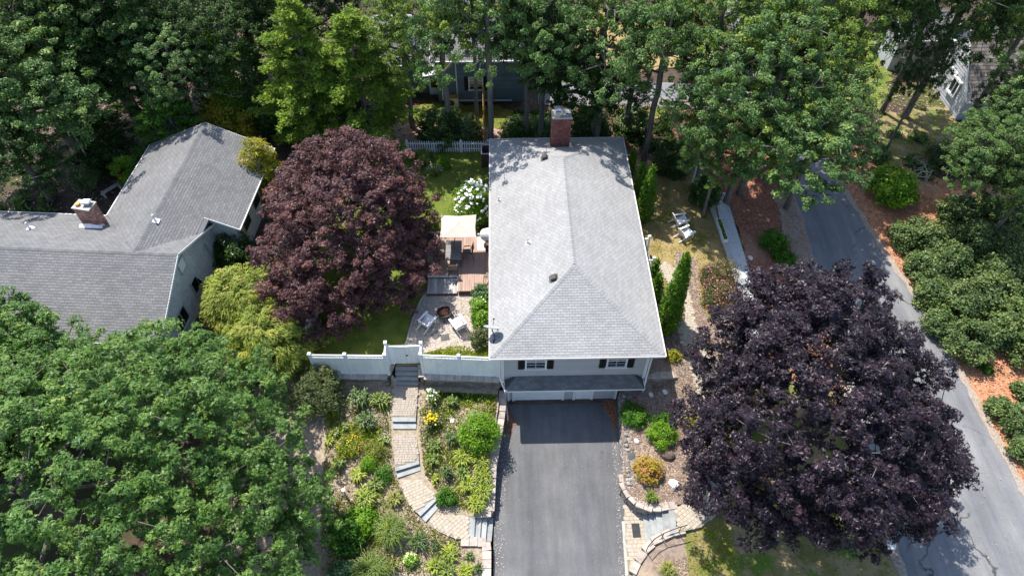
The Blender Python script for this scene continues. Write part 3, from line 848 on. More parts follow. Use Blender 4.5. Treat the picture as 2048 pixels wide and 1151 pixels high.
def ridge_caps(m, a_, b_, sides, step=.19, wd=.15):
    """bent cap shingles lapped along a ridge or hip; sides = the two down-slope directions"""
    a_, b_ = Vector(a_), Vector(b_); d = b_ - a_; L = d.length; d.normalize()
    s1, s2 = Vector(sides[0]).normalized(), Vector(sides[1]).normalized()
    up = Vector((0, 0, 1)); k = int(L / step)
    for i in range(k):
        p = a_ + d * (i * step); q = a_ + d * (i * step + step * 1.25)
        z0, z1 = up * .034, up * .02
        m.add([p + s1 * wd + z0, p + z0 * 1.25, p + s2 * wd + z0, q + s1 * wd + z1, q + z1 * 1.25, q + s2 * wd + z1,
               p + s1 * wd, p, p + s2 * wd], [(0, 1, 4, 3), (1, 2, 5, 4), (0, 6, 7, 1), (1, 7, 8, 2)])
def brick_stack(parent, x0, x1, y0, y1, z0, z1, mat, rot=0, ctr=None, bl=.215, bh=.068, single=0):
    """running-bond brickwork round a chimney shaft; the bricks stand proud of the mortar"""
    m = MB(); rg = random.Random(5)
    cx, cy_ = ((x0 + x1) / 2, (y0 + y1) / 2)
    rm = Matrix.Rotation(rot, 3, 'Z')
    def put(c, d, mb):
        v = rm @ Vector((c[0] - cx, c[1] - cy_, 0))
        mb.box((cx + v.x, cy_ + v.y, c[2]), d, rz=rot)
    core = MB(); put((cx, cy_, (z0 + z1) / 2), (x1 - x0 - .03, y1 - y0 - .03, z1 - z0), core)
    core.obj('mortar', 'mortar', parent)
    z = z0; row = 0
    while z + bh <= z1 + .001:
        o = bl / 2 if row % 2 else 0
        for side in range(4):
            a0, a1 = (x0, x1) if side < 2 else (y0, y1)
            t = a0 - o
            while t < a1 - .02:
                s_, e_ = max(t, a0) + .005, min(t + bl, a1) - .005
                if e_ - s_ > .03:
                    c_ = (s_ + e_) / 2; dd = .03 + rg.uniform(0, .004)
                    if side == 0: put((c_, y0 + dd / 2 - .012, z + bh / 2), (e_ - s_, dd, bh - .011), m)
                    if side == 1: put((c_, y1 - dd / 2 + .012, z + bh / 2), (e_ - s_, dd, bh - .011), m)
                    if side == 2: put((x0 + dd / 2 - .012, c_, z + bh / 2), (dd, e_ - s_, bh - .011), m)
                    if side == 3: put((x1 - dd / 2 + .012, c_, z + bh / 2), (dd, e_ - s_, bh - .011), m)
                t += bl
        z += bh; row += 1
    o = m.obj('brickwork', mat, parent); o['kind'] = 'stuff'

# ------------------------------------------------------------------ the land
def make_ground():
    xs = np.unique(np.round(np.concatenate([np.arange(-220, -40, 12), np.arange(-40, 60, 1.0), np.arange(60, 240, 12), [-2.42, -2.38, 9.13, 9.17, -6.36, -6.32, -4.6, -4.56]]), 3))
    ys = np.unique(np.round(np.concatenate([np.arange(-40, 0, 8), np.arange(0, 62, 1.0), np.arange(62, 320, 12), [20.28, 20.32, 20.55, 21.24, 21.28]]), 3))
    X, Y = np.meshgrid(xs, ys)
    Z = H(X, Y) - .05
    pit = (X > -2.4) & (X < 9.15) & (Y < 20.3)
    Z = np.where(pit, -2.75, Z)
    Z = np.where((X > -6.34) & (X < -4.58) & (Y > 19.8) & (Y < 21.26), -1.2, Z)
    nx, ny = len(xs), len(ys)
    m = MB()
    vs = np.stack([X, Y, Z], -1).reshape(-1, 3)
    fs = [(j * nx + i, j * nx + i + 1, (j + 1) * nx + i + 1, (j + 1) * nx + i) for j in range(ny - 1) for i in range(nx - 1)]
    m.add([tuple(map(float, v)) for v in vs], fs)
    return m.obj('ground', 'soil', None, True, 'structure')
make_ground()
DRIVE = [(-.72, 5), (6.0, 5), (5.72, 10.2), (6.1, 13.5), (6.25, 15.0), (6.42, 17.5), (6.6, 20.15), (.1, 20.15), (-.12, 18.0), (-.62, 15.5), (-.72, 10.4)]
drape('driveway', DRIVE, 'asphalt_drive', 0, .8, height=-2.2, edge_res=.6, rough=.01)
LBED = [(-14, 5), (-1.0, 5), (-1.0, 11.9), (-2.0, 11.95), (-2.0, 13.12), (-.95, 13.1), (-.95, 15.2), (-.5, 18), (-.3, 20.25), (-10.8, 20.7), (-14, 20.45)]
drape('mulch_bed', LBED, 'straw_mulch', .015, .5, rough=.05)
RBED = [(6.2, 16), (6.07, 15.05), (6.07, 14.45), (6.3, 13.93), (6.67, 13.5), (7.18, 13.28), (7.75, 13.25), (8.45, 13.3), (9.5, 13.5), (10.05, 14.2), (10.4, 15.2), (10.9, 18), (10.5, 20.2), (6.5, 20.2), (6.35, 18)]
drape('mulch_bed', RBED, 'bark_mulch', .015, .5, rough=.03)
drape('mulch_bed', [(6.1, 5), (8.6, 5), (8.7, 8), (8.8, 11.9), (8.52, 12.05), (7.96, 11.92), (7.36, 11.68), (6.8, 11.26), (6.33, 10.75), (6.02, 10.2)], 'bark_mulch', .03, .5)
BLAWN = [(-12, 20.75), (-6.4, 20.6), (-6.4, 21.3), (-4.5, 21.3), (-4.5, 20.5), (-.3, 20.3), (-.3, 39.8), (-9.5, 40.2), (-12, 39)]
drape('lawn', BLAWN, 'grass_lawn', .01, .8)
SLAWN = [(8.0, 20.25), (10.4, 20.4), (15.2, 25), (15.9, 31), (14.2, 36.5), (10.5, 38.6), (8.0, 39.0)]
drape('lawn', SLAWN, 'grass_dry', .012, .7, rough=.1)
FLAWN = [(8.2, 5), (19.2, 5), (19.4, 12), (19.9, 19), (13.5, 23), (10.8, 19), (10.8, 14), (10.7, 13.3), (9.7, 12.55), (8.6, 12.2), (8.7, 11.5), (8.6, 8)]
drape('lawn', FLAWN, 'grass_front', .022, .7, rough=.1)
ROAD = [(18.9, 3), (19.25, 11.5), (19.6, 20), (20.1, 27), (20.45, 33), (20.4, 38), (20.2, 42), (19.6, 44.6), (8, 45.0), (3, 45.3), (3, 48.2), (10, 48.2), (19, 48), (20.6, 52), (21.2, 62), (24.6, 62), (23.8, 50), (23.7, 42), (24.3, 36), (25.1, 31), (26.05, 25.8), (26.7, 20), (27.1, 14), (27.8, 3)]
drape('road', ROAD, 'asphalt_road', .03, 1.0, rough=.03)
def strip_of(pts, w, seed):
    rg = random.Random(seed); L_, R_ = [], []
    for i in range(len(pts) - 1):
        a_, b_ = Vector(pts[i]), Vector(pts[i + 1]); n_ = Vector((-(b_ - a_).y, (b_ - a_).x)).normalized()
        k = max(1, int((b_ - a_).length / .5))
        for j in range(k):
            p = a_.lerp(b_, j / k); L_.append(p + n_ * rg.uniform(.1, w)); R_.append(p - n_ * rg.uniform(.1, w * .7))
    return [tuple(p) for p in L_ + R_[::-1]]
drape('road_edge', strip_of([(27.75, 4), (27.1, 14), (26.7, 20), (26.05, 25.8), (25.1, 31), (24.3, 36), (23.8, 41)], .34, 3), 'grit', .045, .5)
drape('road_edge', strip_of([(19.05, 5), (19.3, 11.5), (19.6, 20), (20.1, 27), (20.45, 33), (20.4, 38)], .4, 4), 'grit', .045, .5)
drape('verge_bark', [(19.0, 24.5), (19.7, 23.5), (20.15, 27), (20.5, 33), (20.4, 37), (19.3, 35.5), (18.9, 32), (19.2, 28)], 'grit', .055, .6, rough=.15)
OBED = [(27.9, 2), (27.2, 14), (26.8, 20), (26.15, 25.8), (25.2, 31), (24.4, 36), (24.0, 39.5), (27, 40.5), (30, 37), (46, 33), (46, 2)]
drape('mulch_bed', OBED, 'orange_mulch', .02, .9, rough=.12)
RMULCH = [(15.4, 20.5), (19.7, 20), (20.15, 27), (20.5, 33), (20.4, 38), (18.6, 41), (15, 40), (14.4, 36), (15.9, 32), (15.6, 26)]
drape('mulch_bed', RMULCH, 'red_mulch', .035, .8, rough=.1)
MSTRIP = ppoly((1352, 500), (1395, 520), (1400, 610), (1420, 640), (1470, 600), (1500, 690), (1440, 760), (1340, 770), (1318, 700), (1330, 660), (1345, 560))
drape('mulch_bed', MSTRIP, 'bark_mulch', .03, .5, rough=.06)
drape('mulch_bed', [(8.0, 20.3), (9.7, 20.5), (9.7, 24), (9.2, 27.5), (8.0, 27.5)], 'bark_mulch', .04, .5)
GRAVEL = ppoly((862, 576), (980, 576), (982, 700), (850, 706), (812, 690), (826, 640), (842, 602))
drape('gravel_patio', GRAVEL, 'gravel', .03, .5, rough=.03)
WPATH = ppoly((1428, 380), (1450, 386), (1482, 491), (1513, 588), (1540, 680), (1505, 690), (1487, 602), (1469, 543), (1446, 478))
drape('gravel_path', WPATH, 'white_stone', .055, .5, rough=.03)
# behind the house
drape('grass_patch', ppoly((850, 205), (1000, 212), (1030, 230), (1060, 250), (960, 262), (840, 262), (790, 240)), 'grass_lawn', .012, .9, rough=.25)
drape('grass_patch', ppoly((1225, 205), (1330, 205), (1330, 235), (1235, 240)), 'grass_lawn', .012, .9, rough=.25)
drape('grass_patch', ppoly((1590, 40), (1700, 30), (1790, 120), (1760, 220), (1690, 200), (1620, 130)), 'grass_lawn', .012, 1.0, rough=.3)
drape('grass_patch', ppoly((1180, 20), (1420, 20), (1430, 120), (1250, 150), (1150, 110)), 'grass_dry', .012, 1.2, rough=.3)
drape('bare_yard', ppoly((1760, 230), (1900, 210), (1935, 262), (1930, 330), (1820, 330), (1740, 330)), 'grass_front', .012, 1.0, rough=.3)
drape('mulch_bed', ppoly((770, 245), (1090, 262), (1090, 282), (770, 282)), 'bark_mulch', .016, .8, rough=.15)

# ------------------------------------------------------------------ paths of pavers
def pave(name, poly, ang, z=None, mat='paver', limit=300, parent=None, off=.03, seed=3, cw=.165, base='joint_sand', lens=(.15, .2, .24)):
    """a path with its pavers laid in courses; the first `limit` (nearest) are single objects"""
    rg = random.Random(seed)
    hf = (lambda x, y: z) if z is not None else Hs
    p = drape(name, poly, base, off, .5, height=hf, parent=parent, edge_res=.4)
    shapes = [plain(MB().box((0, 0, 0), (l - .008, cw - .008, .05), top=.98).mesh('paver', mat)) for l in lens]
    ca, sa = math.cos(ang), math.sin(ang)
    cx = sum(q[0] for q in poly) / len(poly); cy_ = sum(q[1] for q in poly) / len(poly)
    spots = []
    v = -9.0
    while v < 9:
        u = -9.0 + rg.uniform(0, .2)
        while u < 9:
            k = rg.randrange(len(lens)); l = lens[k]
            x, y = cx + ca * (u + l / 2) - sa * v, cy_ + sa * (u + l / 2) + ca * v
            if inside(poly, x, y) and edge_dist(poly, x, y) > .05: spots.append((x, y, k))
            u += l
        v += cw
    spots.sort(key=lambda q: q[1])
    rest = MB()
    for i, (x, y, k) in enumerate(spots):
        zz = hf(x, y) + off + rg.uniform(.005, .014)
        if i < limit:
            e = .15
            nx_, ny_ = ((hf(x + e, y) - hf(x - e, y)) / (2 * e), (hf(x, y + e) - hf(x, y - e)) / (2 * e)) if z is None else (0, 0)
            m_ = Vector((-nx_, -ny_, 1)).to_track_quat('Z', 'Y').to_matrix()
            q = (Vector((-nx_, -ny_, 1)).normalized().rotation_difference(Vector((0, 0, 1))).inverted().to_matrix() @ Matrix.Rotation(ang + rg.uniform(-.02, .02), 3, 'Z'))
            piece('paver', shapes[k], p, (x, y, zz), rot=q.to_euler())
        else:
            rest.box((x, y, zz), (lens[k] - .008, cw - .008, .05), rz=ang)
    if rest.v: rest.obj('pavers', mat, p, kind='stuff')
    return p
ZA, ZB, ZC, ZD = -.76, -1.08, -1.40, -1.66        # levels of the left path between its steps
pave('paver_path', zpoly(ZA, (786, 769), (837, 769), (832, 834), (784, 834)), 0.0, ZA, 'paver_pink', 220, lens=(.13, .17, .22), cw=.14)
pave('paver_path', zpoly(ZB, (785, 856), (832, 856), (835, 880), (838, 920), (790, 934), (787, 900)), .0, ZB, 'paver_pink', 300, seed=4, lens=(.13, .17, .22), cw=.14)
pave('paver_path', zpoly(ZC, (796, 950), (841, 940), (850, 965), (872, 992), (833, 1025), (812, 1000)), .42, ZC, 'paver', 240, seed=5)
pave('paver_path', zpoly(ZD, (850, 1044), (884, 1008), (910, 1022), (940, 1030), (937, 1078), (912, 1077), (878, 1063)), .72, ZD, 'paver', 240, seed=6, cw=.18, lens=(.18, .18, .24))
ZL = -1.36
pave('paver_path', zpoly(ZL, (1347, 1016), (1386, 1001), (1401, 974), (1438, 984), (1436, 1026), (1402, 1054), (1357, 1064)), .62, ZL + .02, 'paver', 300, seed=7, cw=.18, lens=(.18, .24, .24))
pave('paver_path', [at(1250, 978, -2.2), at(1264, 985, -2.2), at(1287, 1012, -2.2), at(1293, 1092, -2.2), at(1271, 1130, -2.2), at(1262, 1160, -2.2), at(1256, 1160, -2.2), at(1248, 1040, -2.2)], 0.0, -2.19, 'paver', 300, seed=8, cw=.2, lens=(.2, .3, .3), off=.01)
UP = ppoly((1300, 526), (1332, 524), (1362, 545), (1380, 590), (1390, 640), (1407, 690), (1425, 740), (1446, 830), (1448, 905), (1437, 957), (1400, 960), (1403, 895), (1398, 830), (1384, 750), (1366, 700), (1352, 650), (1348, 595), (1333, 560), (1302, 550))
pave('paver_path', UP, -.25, None, 'paver', 300, seed=9, cw=.2, lens=(.2, .26, .3), off=.05)

# ------------------------------------------------------------------ stone steps
def steps(name, label, corners, z_top, rise, n, group=None, mat='slate'):
    """corners: start-left, start-right, end-right, end-left on plan; goes down from start to end"""
    a_, b_, c_, d_ = [Vector((p[0], p[1], 0)) for p in corners]
    root = thing(name, label, 'steps', ((a_.x + c_.x) / 2, (a_.y + c_.y) / 2, z_top - rise * n), group)
    for i in range(n):
        f0, f1 = i / n, (i + 1) / n
        q = [a_.lerp(d_, f0), b_.lerp(c_, f0), b_.lerp(c_, f1), a_.lerp(d_, f1)]
        z = z_top - rise * i
        back = [(q[0] - q[3]) * .12, (q[1] - q[2]) * .12]
        m = MB(); m.poly_prism([(p[0], p[1]) for p in (q[0] + back[0], q[1] + back[1], q[2], q[3])], z - .05, z)
        fix(m); m.obj('tread', mat, root)
        m = MB(); ins = [(q[0] - q[3]) * .08, (q[1] - q[2]) * .08]
        m.poly_prism([(p[0], p[1]) for p in (q[0], q[1], q[2] + ins[1], q[3] + ins[0])], z - rise - .25, z - .055)
        fix(m); m.obj('riser', 'wall_block', root)
    return root
def fix(m):
    """faces outward whatever way the outline ran"""
    n = len(m.v) // 2
    ar = sum(m.v[i - 1][0] * m.v[i][1] - m.v[i][0] * m.v[i - 1][1] for i in range(n))
    if ar < 0: m.f = [f[::-1] for f in m.f]
steps('stone_steps', 'four bluestone steps leading up to the white double gate', [at(791, 733, 0), at(837, 733, 0), at(837, 771, -.7), at(791, 771, -.7)], 0.0, .19, 4)
steps('stone_steps', 'two straight bluestone steps on the left path beside the yellow lilies', [at(785, 831, ZA), at(832, 831, ZA), at(832, 857, ZA - .16), at(785, 857, ZA - .16)], ZA + .02, .16, 2)
steps('stone_steps', 'two slanting bluestone steps halfway down the left path', [at(789, 931, ZB), at(837, 917, ZB), at(841, 940, ZB - .16), at(795, 955, ZB - .16)], ZB + .02, .16, 2)
steps('stone_steps', 'two diagonal bluestone steps where the left path bends to the driveway', [at(832, 1022, ZC), at(868, 989, ZC), at(883, 1008, ZC - .13), at(851, 1043, ZC - .13)], ZC + .02, .14, 2)
steps('stone_steps', 'four narrow bluestone steps from the left path down to the driveway', [at(939, 1031, ZD), at(937, 1075, ZD), at(983, 1082, -2.08), at(987, 1035, -2.08)], ZD + .02, .135, 4)
steps('stone_steps', 'five long bluestone steps with handrail right of the driveway', [at(1349, 1016, ZL), at(1351, 1064, ZL), at(1291, 1093, -2.05), at(1284, 1018, -2.05)], ZL + .03, .165, 5)
steps('stone_steps', 'two shaded bluestone steps under the black maple', [at(1402, 957, -1.12), at(1440, 966, -1.12), at(1434, 985, -1.3), at(1398, 974, -1.3)], -1.08, .15, 2)

# ------------------------------------------------------------------ block walls
def block_wall(name, label, line, z0, z1, thick=.32, cap=True, seed=1, bl=.42, bh=.15, capw=.42, mat='wall_block'):
    """courses of blocks along a line on plan; heights may be numbers or functions of the way along"""
    rg = random.Random(seed)
    P2 = [Vector((p[0], p[1])) for p in line]
    L = [0]
    for i in range(1, len(P2)): L.append(L[-1] + (P2[i] - P2[i - 1]).length)
    T = L[-1]
    f0 = z0 if callable(z0) else (lambda t: z0)
    f1 = z1 if callable(z1) else (lambda t: z1)
    def pos(s_):
        s_ = max(0, min(T, s_))
        for i in range(1, len(P2)):
            if s_ <= L[i] + 1e-6:
                d = P2[i] - P2[i - 1]
                return P2[i - 1] + d * ((s_ - L[i - 1]) / max(d.length, 1e-6)), math.atan2(d.y, d.x)
    c0, _ = pos(T / 2)
    root = thing(name, label, 'retaining wall', (c0.x, c0.y, f0(.5)))
    sh = [plain(MB().box((0, 0, 0), (l - .012, thick, bh - .01), top=.97).mesh('block', mat)) for l in (bl, bl * .8)]
    cp = plain(MB().box((0, 0, 0), (bl - .012, capw, .075), top=.975).mesh('cap_stone', 'wall_cap'))
    nrow = int(math.ceil((max(f1(0), f1(1), f1(.5)) - min(f0(0), f0(1))) / bh))
    ztop0 = max(f1(0), f1(1))
    for r_ in range(nrow):
        s_ = -(bl / 2 if r_ % 2 else 0)
        while s_ < T - .05:
            k = rg.randrange(2); l = (bl, bl * .8)[k]
            t = max(0, min(1, (s_ + l / 2) / T))
            z = f1(t) - .075 - bh * (r_ + .5)
            if z > f0(t) - bh:
                c_, an = pos(s_ + l / 2)
                if 0 <= s_ + l / 2 <= T:
                    o = piece('block', sh[k], root, (c_.x + rg.uniform(-.008, .008), c_.y + rg.uniform(-.012, .012), z), an)
            s_ += l
    if cap:
        s_ = 0
        while s_ < T - bl * .4:
            c_, an = pos(s_ + bl / 2)
            piece('cap_stone', cp, root, (c_.x + rg.uniform(-.006, .006), c_.y + rg.uniform(-.012, .012), f1((s_ + bl / 2) / T) - .0375 + rg.uniform(0, .006)), an + rg.uniform(-.012, .012))
            s_ += bl
    return root
block_wall('retaining_wall', 'low block retaining wall below the white fence left of the steps', [(-10.7, 20.62), (-6.6, 20.5), (-6.42, 21.2)], -.95, .02, thick=.3, capw=.5, seed=2)
block_wall('retaining_wall', 'block retaining wall below the white fence right of the steps', [(-4.62, 21.2), (-4.55, 20.45), (-.2, 20.2)], -.95, .02, thick=.3, capw=.5, seed=3)
block_wall('retaining_wall', 'short block wall at the right front corner of the house', [(7.75, 20.25), (9.5, 20.25)], -1.0, 0.0, seed=4)
block_wall('driveway_wall', 'long left retaining wall with flat capstones beside the driveway', [(-.1, 20.0), (-.25, 18.4), (-.72, 15.6), (-.86, 13.25), (-2.0, 13.3)],
           -2.25, lambda t: -.95 - .72 * t, thick=.34, capw=.46, seed=5)
block_wall('driveway_wall', 'stepped lower left wall of square capstones at the driveway foot', [(-2.3, 11.85), (-1.05, 11.82), (-1.0, 11.4), (-1.05, 9.2), (-1.05, 6)], -2.25, lambda t: -1.62 - .3 * t, thick=.34, capw=.45, seed=6)
CURV = [at(1244, 948, -1.35), at(1247, 970, -1.35), at(1258, 990, -1.35), at(1275, 1006, -1.35), at(1297, 1014, -1.35), at(1320, 1015, -1.35), at(1346, 1010, -1.35)]
block_wall('retaining_wall', 'curved block wall holding the round bed above the right steps', CURV, -2.25, -1.28, thick=.3, capw=.4, seed=7)
LCUR = [at(1264, 1145, -1.75), at(1275, 1120, -1.75), at(1291, 1098, -1.72), at(1312, 1080, -1.66), at(1335, 1068, -1.55), at(1357, 1062, -1.5)]
block_wall('retaining_wall', 'lower curved block wall with black handrail beside the right steps', LCUR, -2.25, lambda t: -1.72 + .38 * t, thick=.3, capw=.42, seed=8, bl=.6)
def field_wall():
    rg = random.Random(9)
    root = thing('stone_wall', 'rubble fieldstone wall along the right edge of the driveway', 'stone wall', (6.4, 16.5, -2.2))
    sh = [plain(MB().lump((0, 0, 0), (.5, .5, .42), k, 1, .2).mesh('stone', 'field_stone')) for k in range(5)]
    y = 14.45
    n = 0
    while y < 20.1:
        xe = np.interp(y, [12.9, 13.5, 15, 17.5, 20.1], [6.02, 6.08, 6.18, 6.32, 6.52])
        ztop = np.interp(y, [12.9, 20.1], [-1.28, -.8])
        d = rg.uniform(.17, .28)
        z = -2.12
        while z < ztop - .02:
            hh = rg.uniform(.14, .24)
            w_ = rg.uniform(.2, .3)
            o = piece('stone', sh[rg.randrange(5)], root, (xe + .05 + (z + 2.2) * .1, y + rg.uniform(-.04, .04), z + hh / 2), rg.uniform(0, 6), scale=(w_, d * 1.08, hh * 1.15)); n += 1
            z += hh * .93
        for q in range(2):
            o = piece('stone', sh[rg.randrange(5)], root, (xe + .26 + q * .2 + rg.uniform(-.05, .05), y + rg.uniform(-.08, .08), ztop - .04 + rg.uniform(-.03, .03)), rg.uniform(0, 6), scale=(rg.uniform(.15, .25), rg.uniform(.15, .25), .16)); n += 1
        y += d * .93
    m = MB(); m.poly_prism([(6.42, 14.4), (6.72, 14.4), (7.0, 20.1), (6.72, 20.1)], -2.3, -1.35); m.obj('core', 'soil', root)
field_wall()
m = MB()
for p, q in (((1422, 415), (1446, 480)), ((1446, 480), (1468, 545)), ((1468, 545), (1486, 604)), ((1486, 604), (1504, 690))):
    a3, b3 = gp(*p), gp(*q)
    m.beam((a3[0], a3[1], a3[2] + .06), (b3[0], b3[1], b3[2] + .06), .3, .18)
tag(m.obj('kerb', 'concrete'), 'grey concrete kerb along the white gravel path', 'kerb')
m = MB()
ed = [gp(*p) for p in ((862, 576), (842, 602), (826, 640), (812, 690))]
for p, q in zip(ed, ed[1:]): m.beam((p[0], p[1], .05), (q[0], q[1], .05), .12, .12)
tag(m.obj('edging', 'concrete'), 'pale stone edging curving between gravel patio and back lawn', 'edging')
m = MB()
dp = [(5.80, 10.0), (6.02, 13.4), (6.0, 8.0)]
m.poly_prism([(5.75, 5.2), (6.02, 5.2), (5.86, 10.2), (6.02, 12.9), (5.88, 12.9), (5.72, 10.2)], -2.25, -2.17); fix(m)
tag(m.obj('kerb', 'concrete'), 'flush grey curb strip between driveway and paver strip', 'kerb')

# ------------------------------------------------------------------ the house in the middle
HX0, HX1, HY0, HY1, EZ, RZ = -.716, 8.3, 19.62, 37.42, 2.9, 5.0
HW = (HX1 - HX0) / 2; HXC = (HX0 + HX1) / 2
WX0, WX1, WY0, WY1 = -.16, 7.72, 20.1, 37.0
house = thing('house', 'grey hip roofed house in the centre with garage under a pent roof', 'house', (HXC, WY0, -2.2))
m = MB()
m.box((HXC, (WY0 + WY1) / 2 + .02, 1.35), (WX1 - WX0 - .04, WY1 - WY0 - .04, 3.0))
m.box(((.12 + 6.4) / 2, WY0 + 3, -1.1), (6.28, 5.9, 2.3))
m.box((7.05, WY0 + 3, -.65), (1.36, 5.88, 1.2))
wall = m.obj('wall', 'siding_grey', house)
# lapped boards on the front and the two long sides
def clapboards(p, x0, x1, y, z0, z1, mat, holes=(), ex=.105, axis='x', sgn=-1, parent=None, name='siding'):
    mm = MB(); z = z0
    while z < z1 - .02:
        h = min(ex, z1 - z)
        spans = [(x0, x1)]
        for (a0, a1, b0, b1) in holes:
            if b0 < z + h - .01 and b1 > z + .01:
                ns = []
                for s0, s1 in spans:
                    if a1 <= s0 or a0 >= s1: ns.append((s0, s1)); continue
                    if a0 > s0: ns.append((s0, a0))
                    if a1 < s1: ns.append((a1, s1))
                spans = ns
        for s0, s1 in spans:
            t0, t1 = .022, .008
            if axis == 'x': q = [(s0, y, z), (s1, y, z), (s1, y + sgn * t0, z), (s0, y + sgn * t0, z), (s0, y, z + h), (s1, y, z + h), (s1, y + sgn * t1, z + h), (s0, y + sgn * t1, z + h)]
            else: q = [(y, s0, z), (y, s1, z), (y + sgn * t0, s1, z), (y + sgn * t0, s0, z), (y, s0, z + h), (y, s1, z + h), (y + sgn * t1, s1, z + h), (y + sgn * t1, s0, z + h)]
            fl = (axis == 'x' and sgn < 0) or (axis == 'y' and sgn > 0)
            fs = [(2, 3, 7, 6), (0, 1, 2, 3), (4, 7, 6, 5), (3, 0, 4, 7), (1, 2, 6, 5)]
            mm.add(q, fs if fl else [f[::-1] for f in fs])
        z += ex
    return mm.obj(name, mat, parent or p, kind='stuff')
def window(parent, x0, x1, z0, z1, y, shutters=0, fw=.09, mat='white_paint', fill='curtain', rows=2, cols=2, shut='black_paint'):
    f = MB()
    f.box(((x0 + x1) / 2, y - .03, z1 - fw / 2), (x1 - x0, .09, fw)); f.box(((x0 + x1) / 2, y - .045, z0 + fw / 2), (x1 - x0 + .08, .13, fw))
    for x in (x0 + fw / 2, x1 - fw / 2): f.box((x, y - .03, (z0 + z1) / 2), (fw, .086, z1 - z0 - 2 * fw))
    zm = (z0 + z1) / 2
    f.box(((x0 + x1) / 2, y - .02, zm), (x1 - x0 - 2 * fw, .05, .05))
    fr = f.obj('window', mat, parent)
    MB().box(((x0 + x1) / 2, y - .008, (z0 + z1) / 2), (x1 - x0 - 2 * fw, .012, z1 - z0 - 2 * fw)).obj('pane', 'window_glass', fr)
    g = MB()
    for k in range(1, cols): g.box((x0 + fw + (x1 - x0 - 2 * fw) * k / cols, y - .018, (z0 + z1) / 2), (.022, .014, z1 - z0 - 2 * fw - .002))
    for zz in ((z0 + fw + zm) / 2, (z1 - fw + zm) / 2): g.box(((x0 + x1) / 2, y - .0185, zz), (x1 - x0 - 2 * fw - .002, .0145, .022))
    g.obj('muntin', mat, fr)
    if fill:
        MB().box(((x0 + x1) / 2, y - .0155, z1 - fw - (z1 - z0) * .2), (x1 - x0 - 2 * fw - .01, .002, (z1 - z0) * .34)).obj('blind', fill, fr)
    if shutters:
        for xa in ([x0 - shutters, x1] if shutters > 0 else []):
            s_ = MB(); s_.box((xa + shutters / 2 + (.0), y - .035, (z0 + z1) / 2), (shutters - .012, .045, z1 - z0))
            k = 14
            for i in range(k): s_.beam((xa + .05, y - .062, z0 + .05 + (z1 - z0 - .1) * i / k), (xa + shutters - .05, y - .062, z0 + .05 + (z1 - z0 - .1) * i / k), .03, .012)
            s_.obj('shutter', shut, parent)
    return fr
WN = [(1.10, 2.26, 1.12, 2.42), (5.46, 6.58, 1.12, 2.42)]
clapboards(house, WX0 + .14, WX1 - .14, WY0, .36, 2.8, 'siding_grey', [(a_ - .02, b_ + .02, c_, d_) for a_, b_, c_, d_ in WN], ex=.13)
clapboards(house, WY0 + .14, WY1 - .14, WX0 + .001, .05, 2.8, 'siding_grey', axis='y', sgn=-1)
clapboards(house, WY0 + .14, WY1 - .14, WX1 - .001, .05, 2.8, 'siding_grey', axis='y', sgn=1)
for a_, b_, c_, d_ in WN: window(house, a_, b_, c_, d_, WY0 - .012, .38)
for x in (WX0 + .05, WX1 - .05): MB().box((x, WY0 - .012, 1.4), (.16, .09, 2.8)).obj('corner_board', 'white_paint', house)
for x in (WX0 - .012, WX1 + .012): MB().box((x, WY0 + .1, 1.4), (.07, .13, 2.796)).obj('corner_board', 'white_paint', house)
# garage level
for x0, x1, mt, nm in ((.55, 3.26, 'white_paint', 'garage_door'), (4.02, 4.92, 'white_paint', 'door')):
    g = MB(); g.box(((x0 + x1) / 2, WY0 - .0, -1.2), (x1 - x0, .06, 1.96))
    d = g.obj(nm, mt, house)
    p = MB(); nc = 4 if nm == 'garage_door' else 2; nr = 4 if nm == 'garage_door' else 3
    for i in range(nc):
        for j in range(nr):
            w_, h_ = (x1 - x0) / nc, 1.9 / nr
            p.box((x0 + w_ * (i + .5), WY0 - .036, -2.15 + h_ * (j + .5)), (w_ - .12, .02, h_ - .1))
    p.obj('panel', mt, d)
    t = MB()
    for x in (x0 - .07, x1 + .07): t.box((x, WY0 - .035, -1.17), (.14, .1, 2.04))
    t.box(((x0 + x1) / 2, WY0 - .03, -.18), (x1 - x0 + .28, .09, .1))
    t.obj('door_frame', 'white_paint', house)
MB().tube([(4.82, WY0 - .04, -1.25), (4.82, WY0 - .1, -1.25)], .035, 8).obj('handle', 'galvanized', house)
clapboards(house, 3.42, 3.87, WY0, -2.18, -.2, 'siding_grey', ex=.13)
clapboards(house, 5.08, 6.26, WY0, -2.18, -.2, 'siding_grey', ex=.13)
clapboards(house, .14, .4, WY0, -2.18, -.2, 'siding_grey', ex=.13)
for x in (.2, 6.34): MB().box((x, WY0 - .02, -1.2), (.13, .1, 2.0)).obj('corner_board', 'white_paint', house)
MB().box((3.3, 19.95, -2.19), (6.1, .3, .03)).obj('threshold', 'brown_wood', house)
